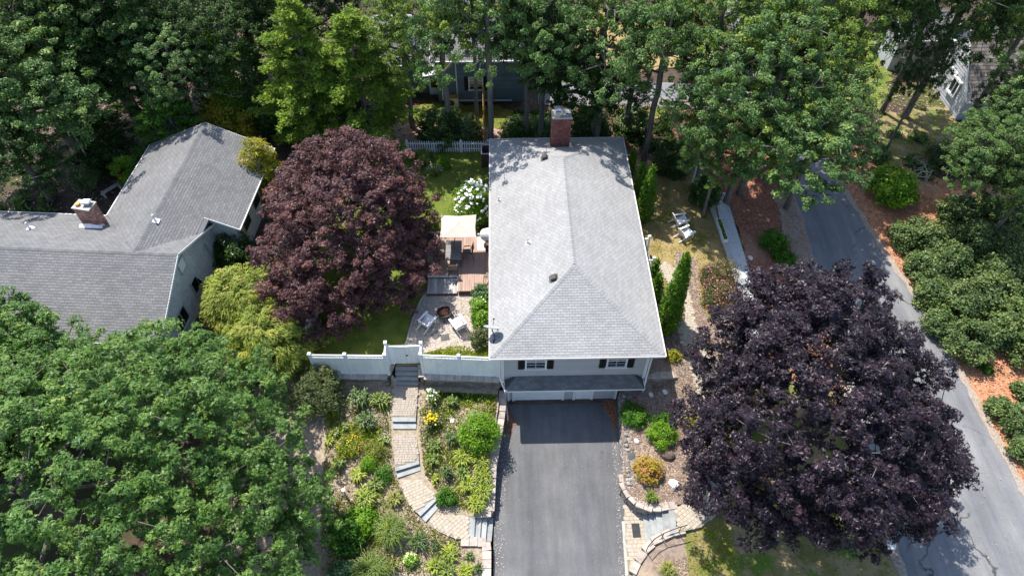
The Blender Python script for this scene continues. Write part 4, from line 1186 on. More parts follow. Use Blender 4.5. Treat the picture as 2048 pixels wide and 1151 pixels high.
# pent roof over the garage
PX0, PX1 = .0, 7.66; PYF, PZF, PZB = 19.42, -.06, .38
pent = MB()
pent.add([(PX0, PYF, PZF), (PX1, PYF, PZF), (PX1 - .55, WY0 - .02, PZB), (PX0 + .62, WY0 - .02, PZB), (PX0, WY0 - .02, PZF), (PX1, WY0 - .02, PZF),
          (PX0, PYF, PZF - .13), (PX1, PYF, PZF - .13), (PX0, WY0 - .02, PZF - .13), (PX1, WY0 - .02, PZF - .13)],
         [(0, 1, 2, 3), (4, 0, 3), (1, 5, 2), (6, 7, 1, 0), (8, 6, 0, 4), (7, 9, 5, 1), (6, 8, 9, 7)])
po = pent.obj('pent_roof', 'roof_base', house)
mb = MB()
sl = math.hypot(WY0 - PYF, PZB - PZF)
shingle_plane((PX0, PYF - .02, PZF), (1, 0, 0), (0, WY0 - PYF, PZB - PZF), [(0, 0), (PX1 - PX0, 0), (PX1 - PX0 - .55, sl), (.62, sl)], po, mb, 'shingle_dark', e=.14)
mb.obj('shingles', 'shingle_dark', po, kind='stuff')
f = MB()
f.box(((PX0 + PX1) / 2, PYF - .015, PZF - .06), (PX1 - PX0 + .06, .03, .12)); f.box((PX0 - .015, (PYF + WY0) / 2, PZF - .06), (.03, WY0 - PYF, .12)); f.box((PX1 + .015, (PYF + WY0) / 2, PZF - .06), (.03, WY0 - PYF, .12))
f.obj('fascia', 'white_paint', po)
# roof
A_, B_ = Vector((HXC, HY0 + HW, RZ)), Vector((HXC, HY1 - HW, RZ))
FL, FR, BL, BR = Vector((HX0, HY0, EZ)), Vector((HX1, HY0, EZ)), Vector((HX0, HY1, EZ)), Vector((HX1, HY1, EZ))
rb = MB()
dn = Vector((0, 0, -.16))
rb.add([FL, FR, BR, BL, A_, B_, FL + dn, FR + dn, BR + dn, BL + dn], [(0, 1, 4), (1, 2, 5, 4), (2, 3, 5), (3, 0, 4, 5), (9, 8, 7, 6), (0, 6, 7, 1), (1, 7, 8, 2), (2, 8, 9, 3), (3, 9, 6, 0)])
roof = rb.obj('roof', 'roof_base', house)
S_ = math.hypot(HW, RZ - EZ); LY = HY1 - HY0
mb = MB()
shingle_plane(FL, (1, 0, 0), (0, HW, RZ - EZ), [(-.02, -.03), (2 * HW + .02, -.03), (HW, S_)], roof, mb, 'shingle_roof', single=300, rag=.003)
shingle_plane(FR, (0, 1, 0), (-HW, 0, RZ - EZ), [(-.02, -.03), (LY + .02, -.03), (LY - HW, S_), (HW, S_)], roof, mb, 'shingle_roof', seed=2, rag=.003)
shingle_plane(BR, (-1, 0, 0), (0, -HW, RZ - EZ), [(-.02, -.03), (2 * HW + .02, -.03), (HW, S_)], roof, mb, 'shingle_roof', seed=3, rag=.003)
shingle_plane(BL, (0, -1, 0), (HW, 0, RZ - EZ), [(-.02, -.03), (LY + .02, -.03), (LY - HW, S_), (HW, S_)], roof, mb, 'shingle_roof', seed=4, rag=.003)
mb.obj('shingles', 'shingle_roof', roof, kind='stuff')
rc = MB()
sf_, sr_, sb_, sl_ = Vector((0, -HW, EZ - RZ)), Vector((HW, 0, EZ - RZ)), Vector((0, HW, EZ - RZ)), Vector((-HW, 0, EZ - RZ))
def hipside(hip, eave):       # across the roof plane, away from the hip
    n_ = eave - hip * (eave.dot(hip) / hip.dot(hip)); return n_
for a_, b_, u1, u2 in ((FL, A_, FR - FL, BL - FL), (FR, A_, FL - FR, BR - FR), (BL, B_, BR - BL, FL - BL), (BR, B_, BL - BR, FR - BR)):
    ridge_caps(rc, a_ + (b_ - a_) * .012, b_, (hipside(b_ - a_, u1), hipside(b_ - a_, u2)))
ridge_caps(rc, A_, B_, (sr_, sl_))
rc.obj('ridge_cap', 'shingle_roof', roof, kind='stuff')
g = MB()
for a_, b_ in ((FL, FR), (FR, BR), (BR, BL), (BL, FL)):
    d = (b_ - a_).normalized(); o_ = Vector((d.y, -d.x, 0))
    g.beam(a_ + o_ * .05 - d * .05 + Vector((0, 0, -.07)), b_ + o_ * .05 + d * .05 + Vector((0, 0, -.07)), .09, .1)
g.obj('gutter', 'white_paint', roof)
g = MB()
for a_, b_ in ((FL, FR), (FR, BR), (BL, FL)):
    d = (b_ - a_).normalized(); o_ = Vector((d.y, -d.x, 0))
    g.beam(a_ + o_ * .085 + Vector((0, 0, -.014)), b_ + o_ * .085 + Vector((0, 0, -.014)), .022, .02)
g.obj('drip_edge', 'copper_edge', roof)
s_ = MB()
s_.tube([(WX0 - .1, WY0 - .12, 2.75), (WX0 - .1, WY0 - .12, .3), (.02, WY0 - .6, -.2), (.02, WY0 - .4, -.4), (.02, WY0 - .15, -1.95), (.1, 19.2, -2.1), (.14, 18.75, -2.14)], .05, 6)
s_.obj('downspout', 'white_paint', house)
s_ = MB()
s_.tube([(WX1 + .1, WY0 - .1, 2.75), (WX1 + .1, WY0 - .1, .1), (PX1 + .03, PYF + .2, -.1), (PX1 + .03, PYF + .2, -.75)], .05, 6)
s_.obj('downspout', 'white_paint', house)
# vents and pipes on the roof
def slope_z(x, y):
    return EZ + (RZ - EZ) / HW * min(x - HX0, HX1 - x, y - HY0, HY1 - y)
def seat(px, py):
    z = 4
    for _ in range(8):
        x, y = at(px, py, z); z = slope_z(x, y)
    return x, y, z
ptch = math.atan2(RZ - EZ, HW)
for px, py in ((1107, 557), (1089, 316)):
    x, y, z = seat(px, py)
    b_ = MB(); rm = Matrix.Rotation(-ptch, 3, 'Y')
    b_.box((x, y, z + .1), (.34, .36, .2), mat=rm, top=.86); b_.box((x, y, z + .015), (.5, .5, .02), mat=rm)
    b_.obj('roof_vent', 'dark_metal', roof)
for px, py, hh in ((1056, 486, .42), (998, 402, .35)):
    x, y, z = seat(px, py)
    p_ = MB(); p_.tube([(x, y, z - .05), (x, y, z + hh)], .045, 8); p_.tube([(x, y, z), (x, y, z + .12)], [.1, .05], 8); p_.box((x, y, z + .02), (.34, .34, .02), mat=Matrix.Rotation(-ptch, 3, 'Y'))
    p_.obj('vent_pipe', 'galvanized', roof)
# satellite dish
dish = thing('satellite_dish', 'grey satellite dish on the left front eave of the main roof', 'satellite dish', (-.62, 20.75, 2.95))
dc = Vector((-.62, 21.0, 3.62)); dirn = Vector((.12, .66, .74)).normalized()
q = dirn.to_track_quat('Z', 'Y').to_matrix()
d = MB(); vs = []; rings = 5; seg = 18
for i in range(rings + 1):
    r_ = .46 * i / rings
    for k in range(seg):
        a_ = 2 * math.pi * k / seg
        vs.append(dc + q @ Vector((r_ * math.cos(a_), r_ * .8 * math.sin(a_), .34 * r_ * r_ - .0)))
        if i == 0: pass
fs = []
for i in range(rings):
    for k in range(seg):
        k2 = (k + 1) % seg
        fs.append((i * seg + k, (i + 1) * seg + k, (i + 1) * seg + k2, i * seg + k2))
nv = len(vs)
vs2 = [v - q @ Vector((0, 0, .02)) for v in vs]
d.add(vs + vs2, fs + [tuple(i + nv for i in f[::-1]) for f in fs] + [(rings * seg + k, nv + rings * seg + k, nv + rings * seg + (k + 1) % seg, rings * seg + (k + 1) % seg) for k in range(seg)])
d.obj('reflector', 'dish_grey', dish)
a2 = MB(); a2.tube([(-.48, 20.6, 2.98), (-.5, 20.72, 3.3), dc - q @ Vector((0, 0, .05))], .028, 8); a2.box((-.48, 20.6, 3.0), (.22, .22, .03)); a2.tube([(-.25, 20.75, 3.12), (-.5, 20.75, 3.35)], .014, 6)
a2.obj('mount', 'dark_metal', dish)
a2 = MB(); tip = dc + q @ Vector((0, -.34, .42)); a2.tube([dc + q @ Vector((0, -.36, .02)), tip], .014, 6); a2.lump(tip, .06, 1, 1, .05)
a2.obj('feed_arm', 'dark_metal', dish)
# brick chimney
CX0, CX1, CY0, CY1 = 3.24, 4.42, 35.25, 36.1
ch = thing('chimney', 'red brick chimney with two metal caps on the main roof', 'chimney', ((CX0 + CX1) / 2, (CY0 + CY1) / 2, 3.4))
brick_stack(ch, CX0, CX1, CY0, CY1, 3.2, 6.12, 'brick_red')
m = MB(); m.box(((CX0 + CX1) / 2, (CY0 + CY1) / 2, 6.17), (CX1 - CX0 + .06, CY1 - CY0 + .06, .1)); m.obj('crown', 'concrete', ch)
for x, w_, hh, y in ((3.58, .3, .42, 35.4), (4.16, .22, .14, 35.5)):
    m = MB(); m.box((x, y, 6.2 + hh / 2), (w_, w_, hh)); m.obj('flue', 'concrete', ch)
    m = MB()
    for sx in (-1, 1):
        for sy in (-1, 1): m.tube([(x + sx * w_ * .45, y + sy * w_ * .45, 6.2 + hh), (x + sx * w_ * .5, y + sy * w_ * .5, 6.38 + hh)], .012, 4)
    k = w_ * .9
    m.add([(x - k, y - k, 6.37 + hh), (x + k, y - k, 6.37 + hh), (x + k, y + k, 6.37 + hh), (x - k, y + k, 6.37 + hh), (x - k * .55, y - k * .55, 6.45 + hh), (x + k * .55, y - k * .55, 6.45 + hh), (x + k * .55, y + k * .55, 6.45 + hh), (x - k * .55, y + k * .55, 6.45 + hh)],
          [(3, 2, 1, 0), (4, 5, 6, 7), (0, 1, 5, 4), (1, 2, 6, 5), (2, 3, 7, 6), (3, 0, 4, 7)])
    m.obj('chimney_cap', 'galvanized', ch)
m = MB(); zb = slope_z(3.8, CY0 - .2)
sa = Matrix.Rotation(-ptch, 3, 'X')
m.box(((CX0 + CX1) / 2, CY0 - .1, slope_z(3.8, CY0 - .1) + .035), (CX1 - CX0 + .5, .3, .02), mat=sa)
for x in (CX0 - .1, CX1 + .1): m.box((x, (CY0 + CY1) / 2, slope_z(x, (CY0 + CY1) / 2) + .036), (.22, CY1 - CY0 + .2, .02), mat=sa)
m.obj('flashing', 'galvanized', ch)
# porch by the right side
pr = thing('porch', 'white porch railing on the right side of the house', 'porch', (8.8, 28.5, 0))
m = MB(); m.box((8.5, 28.5, .2), (1.5, 2.0, .4)); m.obj('landing', 'concrete', pr)
for y in (27.6, 29.4):
    m = MB(); m.box((9.2, y, .95), (.13, .13, 1.15)); m.box((9.2, y, 1.55), (.2, .2, .07), top=.7); m.obj('post', 'white_paint', pr)
m = MB(); m.beam((7.8, 27.6, 1.3), (9.2, 27.6, 1.3), .07, .08); m.beam((7.8, 29.4, 1.3), (9.2, 29.4, 1.3), .07, .08)
for x in np.arange(7.95, 9.1, .14):
    m.box((float(x), 27.6, .88), (.035, .035, .78)); m.box((float(x), 29.4, .88), (.035, .035, .78))
m.obj('railing', 'white_paint', pr)

# ------------------------------------------------------------------ houses with gabled roofs
def gable_roof(parent, O, ang, L, half, ez, rz, mat, ov=.0, single=0, keep=None, e=.142, w=.31, seed=1, trim='white_paint', right_trim=True, rag=.0):
    """ridge starts at O on plan and runs L along ang; half = (left, right) plan width seen along the ridge"""
    u = Vector((math.cos(ang), math.sin(ang), 0)); v = Vector((-u.y, u.x, 0)); O = Vector((O[0], O[1], 0))
    hl, hr = half
    def pt(a_, b_, z): p = O + u * a_ + v * b_; return Vector((p.x, p.y, z))
    zl, zr = (ez if isinstance(ez, tuple) else (ez, ez))
    b = MB(); th = .14
    P_ = [pt(0, hl, zl), pt(0, 0, rz), pt(0, -hr, zr), pt(L, hl, zl), pt(L, 0, rz), pt(L, -hr, zr)]
    lo = [p - Vector((0, 0, th)) for p in P_]
    b.add(P_ + lo, [(0, 1, 4, 3), (1, 2, 5, 4), (6, 9, 10, 7), (7, 10, 11, 8), (0, 3, 9, 6), (2, 8, 11, 5), (0, 6, 7, 1), (1, 7, 8, 2), (3, 4, 10, 9), (4, 5, 11, 10)])
    b.f = [f[::-1] for f in b.f]
    ro = b.obj('roof', 'roof_base', parent)
    mb = MB()
    sr, sl = math.hypot(hr, rz - zr), math.hypot(hl, rz - zl)
    n = shingle_plane(pt(0, -hr, zr), u, (v * hr + Vector((0, 0, rz - zr))), [(-.02, -.03), (L + .02, -.03), (L + .02, sr), (-.02, sr)], ro, mb, mat, single=single, keep=keep, e=e, w=w, seed=seed, rag=rag)
    shingle_plane(pt(L, hl, zl), -u, (-v * hl + Vector((0, 0, rz - zl))), [(-.02, -.03), (L + .02, -.03), (L + .02, sl), (-.02, sl)], ro, mb, mat, keep=keep, e=e, w=w, seed=seed + 1, rag=rag)
    mb.obj('shingles', mat, ro, kind='stuff')
    rc = MB(); ridge_caps(rc, P_[1], P_[4], (v * hl + Vector((0, 0, zl - rz)), -v * hr + Vector((0, 0, zr - rz))))
    rc.obj('ridge_cap', mat, ro, kind='stuff')
    for a_, b_ in ((P_[0], P_[3]), (P_[2], P_[5])):
        if a_ is P_[2] and not right_trim: continue
        g = MB(); o_ = (v if a_ is P_[0] else -v) * .05
        g.beam(a_ + o_ - Vector((0, 0, .06)), b_ + o_ - Vector((0, 0, .06)), .1, .11)
        g.obj('gutter', trim, ro)
    for i in (0, 3):
        du = u * (-.02 if i == 0 else .02)
        if i == 0 and not right_trim: continue
        for a_, b_ in ((P_[i], P_[i + 1]), (P_[i + 1], P_[i + 2])):
            g = MB(); g.beam(a_ + du - Vector((0, 0, .06)), b_ + du - Vector((0, 0, .06)), .04, .13)
            g.obj('rake_board', trim, ro)
    return ro, pt
def gable_body(parent, pt, a0, a1, bl, br, z0, slope, mat):
    """walls under a gable: slope(b) = roof underside height"""
    b = MB(); bs = [bl, 0, -br]
    q = []
    for a_ in (a0, a1):
        for bb in bs: q += [pt(a_, bb, z0), pt(a_, bb, slope(bb) - .15)]
    b.add(q, [(0, 1, 3, 2), (2, 3, 5, 4), (6, 8, 9, 7), (8, 10, 11, 9), (0, 6, 7, 1), (4, 5, 11, 10)])
    b.f = [f[::-1] for f in b.f]
    return b.obj('wall', mat, parent)
# left neighbour, two wings
lang = R(-4.2)
LO = (-17.93, 25.73)
lh = thing('house', 'L shaped grey house on the left with weathered shingle gable wall', 'house', (-21, 29, 0))
luv = lambda u_, v_: (LO[0] + math.cos(lang) * u_ - math.sin(lang) * v_, LO[1] + math.sin(lang) * u_ + math.cos(lang) * v_)
LR = 4.5
slA = (LR - 2.5) / 4.5
def inB(P_):       # height of wing B's back slope
    dx, dy = P_.x - LO[0], P_.y - LO[1]
    v_ = -math.sin(lang) * dx + math.cos(lang) * dy; u_ = math.cos(lang) * dx + math.sin(lang) * dy
    return LR - abs(v_) * (2.0 / 4.65) if (-17 < u_ < .02 and abs(v_) < 4.65) else -9
def inA(P_):
    dx, dy = P_.x - LO[0], P_.y - LO[1]
    v_ = -math.sin(lang) * dx + math.cos(lang) * dy; u_ = math.cos(lang) * dx + math.sin(lang) * dy + 2.45
    if not (.1 < v_ < 11.6): return -9
    return LR - (-u_) * slA if u_ < 0 else LR - u_ * (1.95 / 4.05)
bo = luv(-17, 0)
roB, ptB = gable_roof(lh, bo, lang, 17.0, (4.65, 4.65), 2.5, LR, 'shingle_grey', single=300, keep=lambda p: p.z > inA(p) - .02, seed=11, e=.16, w=.33)
ao = luv(-2.45, .05)
def outside_notch(p):
    dx, dy = p.x - LO[0], p.y - LO[1]
    v_ = -math.sin(lang) * dx + math.cos(lang) * dy; u_ = math.cos(lang) * dx + math.sin(lang) * dy
    return not (u_ > -.25 and v_ < 3.95)
UN = 2.18
ZN = LR - UN * 1.95 / 4.05
roA, ptA = gable_roof(lh, ao, lang + R(90), 11.55, (4.5, UN), (2.5, ZN), LR + .01, 'shingle_grey', keep=lambda p: p.z > inB(p) - .02, seed=13, e=.16, w=.33, right_trim=False)
sx_ = MB(); q_ = [ptA(a_, -b_, z) for a_ in (3.9, 11.55) for b_, z in ((UN, ZN), (4.05, 2.55))]
sx_.add(q_ + [p - Vector((0, 0, .14)) for p in q_], [(0, 1, 3, 2), (4, 6, 7, 5), (0, 4, 5, 1), (1, 5, 7, 3), (3, 7, 6, 2)])
sx_.obj('roof_slab', 'roof_base', roA)
sy_ = MB(); q_ = [ptA(a_, -b_, LR - b_ * 1.95 / 4.05) for a_ in (2.6, 3.9) for b_ in (UN, 2.46)]
sy_.add(q_ + [p - Vector((0, 0, .14)) for p in q_], [(0, 1, 3, 2), (4, 6, 7, 5), (0, 4, 5, 1), (1, 5, 7, 3), (3, 7, 6, 2)])
sy_.obj('roof_slab', 'shingle_grey', roA)
mb = MB(); vA = ptA(0, -UN, ZN) - ptA(0, -4.05, 2.55)
shingle_plane(ptA(3.9, -4.05, 2.55), ptA(1, 0, 0) - ptA(0, 0, 0), vA, [(-.02, -.03), (7.67, -.03), (7.67, vA.length), (-.02, vA.length)], roA, mb, 'shingle_grey', e=.16, w=.33, seed=15)
mb.obj('shingles', 'shingle_grey', roA, kind='stuff')
g = MB(); g.beam(ptA(3.85, -4.1, 2.49), ptA(11.6, -4.1, 2.49), .1, .11); g.obj('gutter', 'white_paint', roA)
g = MB(); g.beam(ptA(3.87, -UN, ZN - .06), ptA(3.87, -4.1, 2.47), .04, .13); g.obj('rake_board', 'white_paint', roA)
g = MB(); g.beam(ptA(11.58, -UN, ZN - .06), ptA(11.58, -4.08, 2.48), .04, .13); g.obj('rake_board', 'white_paint', roA)
gable_body(lh, ptB, .4, 16.75, 4.25, 4.25, -.6, lambda b: LR - abs(b) * 2.0 / 4.65, 'siding_weathered')
gable_body(lh, ptA, 4.1, 11.2, 4.1, 3.7, -.6, lambda b: LR - (b * slA if b > 0 else -b * 1.95 / 4.05), 'siding_weathered')
# shingled gable end wall facing right, with its openings; local frame: along v, up
gu = Vector((math.cos(lang), math.sin(lang), 0)); gv = Vector((-gu.y, gu.x, 0))
g0 = Vector((*luv(-.25, 0), 0))
def gw(v_, z, o=0.0): return g0 + gv * v_ + Vector((0, 0, z)) + gu * o
gmb = MB()
outl = [(-4.2, -.4), (4.2, -.4), (4.2, 2.5), (0, LR - .2), (-4.2, 2.5)]
shingle_plane(gw(0, 0, .002), gv, (0, 0, 1), outl, lh, gmb, 'siding_weathered', e=.13, w=.16, thick=.016, seed=21, rag=.01)
gmb.obj('wall_shingles', 'siding_weathered', lh, kind='stuff')
def gopen(v0, v1, z0, z1, name, fw=.1, mid=False, fill='window_dark', ajar=False):
    f = MB()
    q = Matrix((gv, gu, Vector((0, 0, 1)))).transposed()
    f.box(gw((v0 + v1) / 2, z1 - fw / 2, .035), (v1 - v0, .09, fw), mat=q); f.box(gw((v0 + v1) / 2, z0 + fw / 2, .045), (v1 - v0 + .06, .12, fw), mat=q)
    for vv in (v0 + fw / 2, v1 - fw / 2): f.box(gw(vv, (z0 + z1) / 2, .035), (fw, .086, z1 - z0 - 2 * fw), mat=q)
    if mid: f.box(gw((v0 + v1) / 2, (z0 + z1) / 2, .03), (.06, .06, z1 - z0 - 2 * fw), mat=q)
    o = f.obj(name, 'siding_pale', lh)
    MB().box(gw((v0 + v1) / 2, (z0 + z1) / 2, .022), (v1 - v0 - 2 * fw, .02, z1 - z0 - 2 * fw), mat=q).obj('pane', fill, o)
    if ajar:
        s_ = MB(); c_ = gw(v1 - fw, (z0 + z1) / 2, .06); dd = (gu * .85 - gv * .5).normalized()
        hq = Matrix((dd, dd.cross(Vector((0, 0, 1))), Vector((0, 0, 1)))).transposed()
        L_ = v1 - v0 - 2 * fw
        for zz in (z0 + fw + .03, z1 - fw - .03): s_.box(c_ + dd * L_ / 2 + Vector((0, 0, zz - (z0 + z1) / 2)), (L_, .04, .06), mat=hq)
        for t in (.03, L_ - .03): s_.box(c_ + dd * t, (.06, .04, z1 - z0 - 2 * fw - .12), mat=hq)
        sh_ = s_.obj('sash', 'siding_pale', lh)
        MB().box(c_ + dd * L_ / 2, (L_ - .1, .012, z1 - z0 - 2 * fw - .1), mat=hq).obj('pane', 'window_glass', sh_)
    return o
gopen(-.25, .55, 3.0, 3.85, 'gable_vent', .05, fill='white_paint')
gopen(-.1, .75, .85, 2.0, 'window', ajar=True)
gopen(-2.7, -1.35, .6, 1.9, 'window', mid=True)
p_ = MB(); p_.tube([gw(2.8, 2.35, .08), gw(2.9, .2, .08)], .045, 6); p_.obj('downspout', 'siding_pale', lh)
# right long wall windows of the back wing
for k in (5.6, 7.6):
    c_ = Vector((*luv(-2.45 + 3.73, k), 1.7)); q = Matrix((gv, gu, Vector((0, 0, 1)))).transposed()
    f = MB(); f.box(c_, (1.0, .06, 1.2), mat=q); o = f.obj('window', 'brown_wood', lh)
    MB().box(c_ + gu * .03, (.84, .02, 1.04), mat=q).obj('pane', 'window_dark', o)
def lseat(px, py):
    z = 4
    for _ in range(10):
        x, y = at(px, py, z); P_ = Vector((x, y, z)); z = .5 * z + .5 * max(inA(P_), inB(P_), 2.4)
    return x, y, z
for px, py in ((311, 442), (60, 457)):
    x, y, z = lseat(px, py)
    p_ = MB(); p_.tube([(x, y, z - .05), (x, y, z + .5)], .05, 8); p_.tube([(x, y, z), (x, y, z + .14)], [.12, .06], 8); p_.box((x + .05, y, z + .03), (.36, .36, .02), mat=Matrix.Rotation(.35, 3, 'Y'))
    p_.obj('vent_pipe', 'white_paint', roB)
ch = thing('chimney', 'wide tan brick chimney in the inner corner of the left house', 'chimney', (-24.6, 29.6, 2.5))
brick_stack(ch, -25.05, -24.0, 29.35, 30.05, 2.2, 4.5, 'brick_tan', rot=lang + R(-8), bl=.3, bh=.1)
q = Matrix.Rotation(lang + R(-8), 3, 'Z')
MB().box((-24.525, 29.7, 4.54), (1.14, .79, .07), mat=q).obj('crown', 'concrete', ch)
m = MB(); m.tube([(-24.83, 29.68, 4.55), (-24.83, 29.68, 4.72)], .14, 10); m.obj('flue', 'gold_wood', ch)
m = MB(); m.box((-24.3, 29.75, 4.66), (.3, .3, .22)); m.obj('flue', 'galvanized', ch)
m = MB(); m.box((-24.3, 29.75, 4.81), (.5, .45, .06), top=.75); m.obj('chimney_cap', 'galvanized', ch)
m = MB(); m.box((-24.5, 29.2, 3.2), (1.4, .4, .25), mat=Matrix.Rotation(.4, 3, 'X')); m.obj('flashing', 'galvanized', ch)

# blue-grey house behind
bh = thing('house', 'blue grey clapboard house behind the picket fence among oaks', 'house', (-3, 49, 0))
BE = wall_at(900, 116, 45.8)[1]
roR, ptR = gable_roof(bh, (-5.2, 50.3), 0.0, 7.4, (4.5, 4.9), BE - .0, BE + 2.3, 'shingle_grey', seed=31, e=.18, w=.36)
gable_body(bh, ptR, .35, 7.0, 4.1, 4.5, -.2, lambda b: BE + 2.3 - abs(b) * 2.3 / 4.9, 'siding_blue')
clapboards(bh, -4.8, 1.75, 45.8, 0, BE - .1, 'siding_blue', ex=.2, holes=[(-2.55, -1.2, 1.05, 2.35), (-5.2, -4.3, 0, 2)])
roL, ptL = gable_roof(bh, (-10.5, 50.6), 0.0, 5.4, (3.6, 3.8), 2.7, 4.4, 'shingle_grey', seed=33, e=.18, w=.36)
gable_body(bh, ptL, .35, 5.2, 3.3, 3.5, -.2, lambda b: 4.4 - abs(b) * 1.7 / 3.8, 'siding_blue')
window(bh, -2.45, -1.3, 1.1, 2.3, 45.78, .32, fill='blind')
MB().box((-7.0, 48.55, 3.62), (.95, .75, .12), mat=Matrix.Rotation(.42, 3, 'X')).obj('skylight', 'solar_panel', roL)
MB().box((-6.8, 49.9, 4.2), (1.9, 1.0, .06), mat=Matrix.Rotation(.42, 3, 'X')).obj('solar_panel', 'solar_panel', roL)
d = MB(); d.box((-5.15, 46.9, 1.0), (.95, .08, 2.0)); dr = d.obj('door', 'white_paint', bh)
MB().box((-5.15, 46.85, 1.25), (.65, .03, 1.2)).obj('pane', 'window_dark', dr)
m = MB(); m.beam((-5.95, 46.4, 2.2), (-4.45, 46.4, 2.45), .9, .08); m.obj('door_hood', 'white_paint', bh)
m = MB(); m.tube([(-3.35, 45.7, BE - .2), (-3.35, 45.7, .35), (-3.2, 45.65, .25), (.9, 45.65, .22)], .05, 6); m.tube([(-4.5, 46.0, 2.3), (-4.5, 45.7, .3), (-4.1, 45.6, .15)], .05, 6); m.obj('downspout', 'white_paint', bh)
ac = thing('heat_pump', 'small beige heat pump unit beside the blue house wall', 'heat pump', (-3.75, 45.2, 0))
MB().box((-3.75, 45.2, .5), (.95, .45, .8)).obj('casing', 'pale_wood', ac)
m = MB(); m.tube([(-3.85, 44.97, .5), (-3.85, 44.955, .5)], .28, 16); m.obj('fan_grille', 'dark_metal', ac)
MB().box((-3.75, 45.2, .93), (1.05, .55, .06)).obj('lid', 'gold_wood', ac)
MB().box((-3.75, 45.2, .05), (1.1, .6, .1)).obj('base', 'concrete', ac)

# right neighbour, steep brown roof
rh = thing('house', 'pale clapboard house on the upper right with brown shingle roof', 'house', (39, 47, 0))
roH, ptH = gable_roof(rh, (34.75, 46.3), 0.0, 14, (4.0, 3.9), (3.4, 1.9), 6.1, 'shingle_brown', seed=41, e=.26, w=.36, rag=.02)
gable_body(rh, ptH, .3, 13.5, 3.6, 3.5, -.4, lambda b: 6.1 - (b * 2.7 / 4.0 if b > 0 else -b * 4.2 / 3.9), 'siding_pale')
mm = MB()
for z in np.arange(0, 5.8, .22):          # lapped boards on the gable end
    z = float(z); hr = 3.45 * min(1, max(0, (6.0 - z) / 4.2)); hl = 3.5 if z < 3.2 else 3.5 * max(0, (6.0 - z) / 2.7)
    mm.add([(35.03, 46.3 - hr, z), (35.03, 46.3 + min(hl, 3.5), z), (35.06, 46.3 + min(hl, 3.5), z + .22), (35.06, 46.3 - hr, z + .22), (35.06, 46.3 - hr, z), (35.06, 46.3 + min(hl, 3.5), z)], [(3, 2, 1, 0), (0, 1, 5, 4)])
mm.obj('siding', 'siding_pale', rh, kind='stuff')
def rwin(y0, y1, z0, z1, ajar=False):
    f = MB()
    for yy in (y0, y1): f.box((34.98, yy, (z0 + z1) / 2), (.14, .13, z1 - z0))
    f.box((34.97, (y0 + y1) / 2, z1 + .05), (.18, y1 - y0 + .2, .14)); f.box((34.95, (y0 + y1) / 2, z0 - .05), (.22, y1 - y0 + .2, .12))
    f.box((34.99, (y0 + y1) / 2, (z0 + z1) / 2), (.1, .07, z1 - z0 - .03))
    o = f.obj('window', 'white_paint', rh)
    MB().box((35.02, (y0 + y1) / 2, (z0 + z1) / 2), (.04, y1 - y0 - .1, z1 - z0)).obj('pane', 'window_dark', o)
    if ajar:
        s_ = MB()
        for yy, zz, dy, dz in ((y1 - .3, z0 + .1, .5, .08), (y1 - .3, z1 - .1, .5, .08)): s_.box((34.65, yy, zz), (.62, .05, .08))
        for x in (34.36, 34.94): s_.box((x, y1 - .3, (z0 + z1) / 2), (.07, .05, z1 - z0 - .2))
        s_.obj('sash', 'white_paint', rh)
rwin(47.0, 48.1, 2.7, 3.9, True); rwin(44.2, 45.2, 1.1, 2.2)
m = MB(); m.box((34.98, 45.9, 2.45), (.1, 1.6, .16)); m.obj('trim', 'white_paint', rh)
roE, ptE = gable_roof(rh, (31.9, 51.2), 0.0, 4.4, (2.0, 2.0), 2.9, 4.3, 'shingle_grey', seed=45, e=.2, w=.36)
gable_body(rh, ptE, .3, 4.2, 1.7, 1.7, -.2, lambda b: 4.3 - abs(b) * 1.4 / 2.0, 'siding_pale')
window(rh, 32.9, 33.8, 1.2, 2.4, 49.48, fill=None)

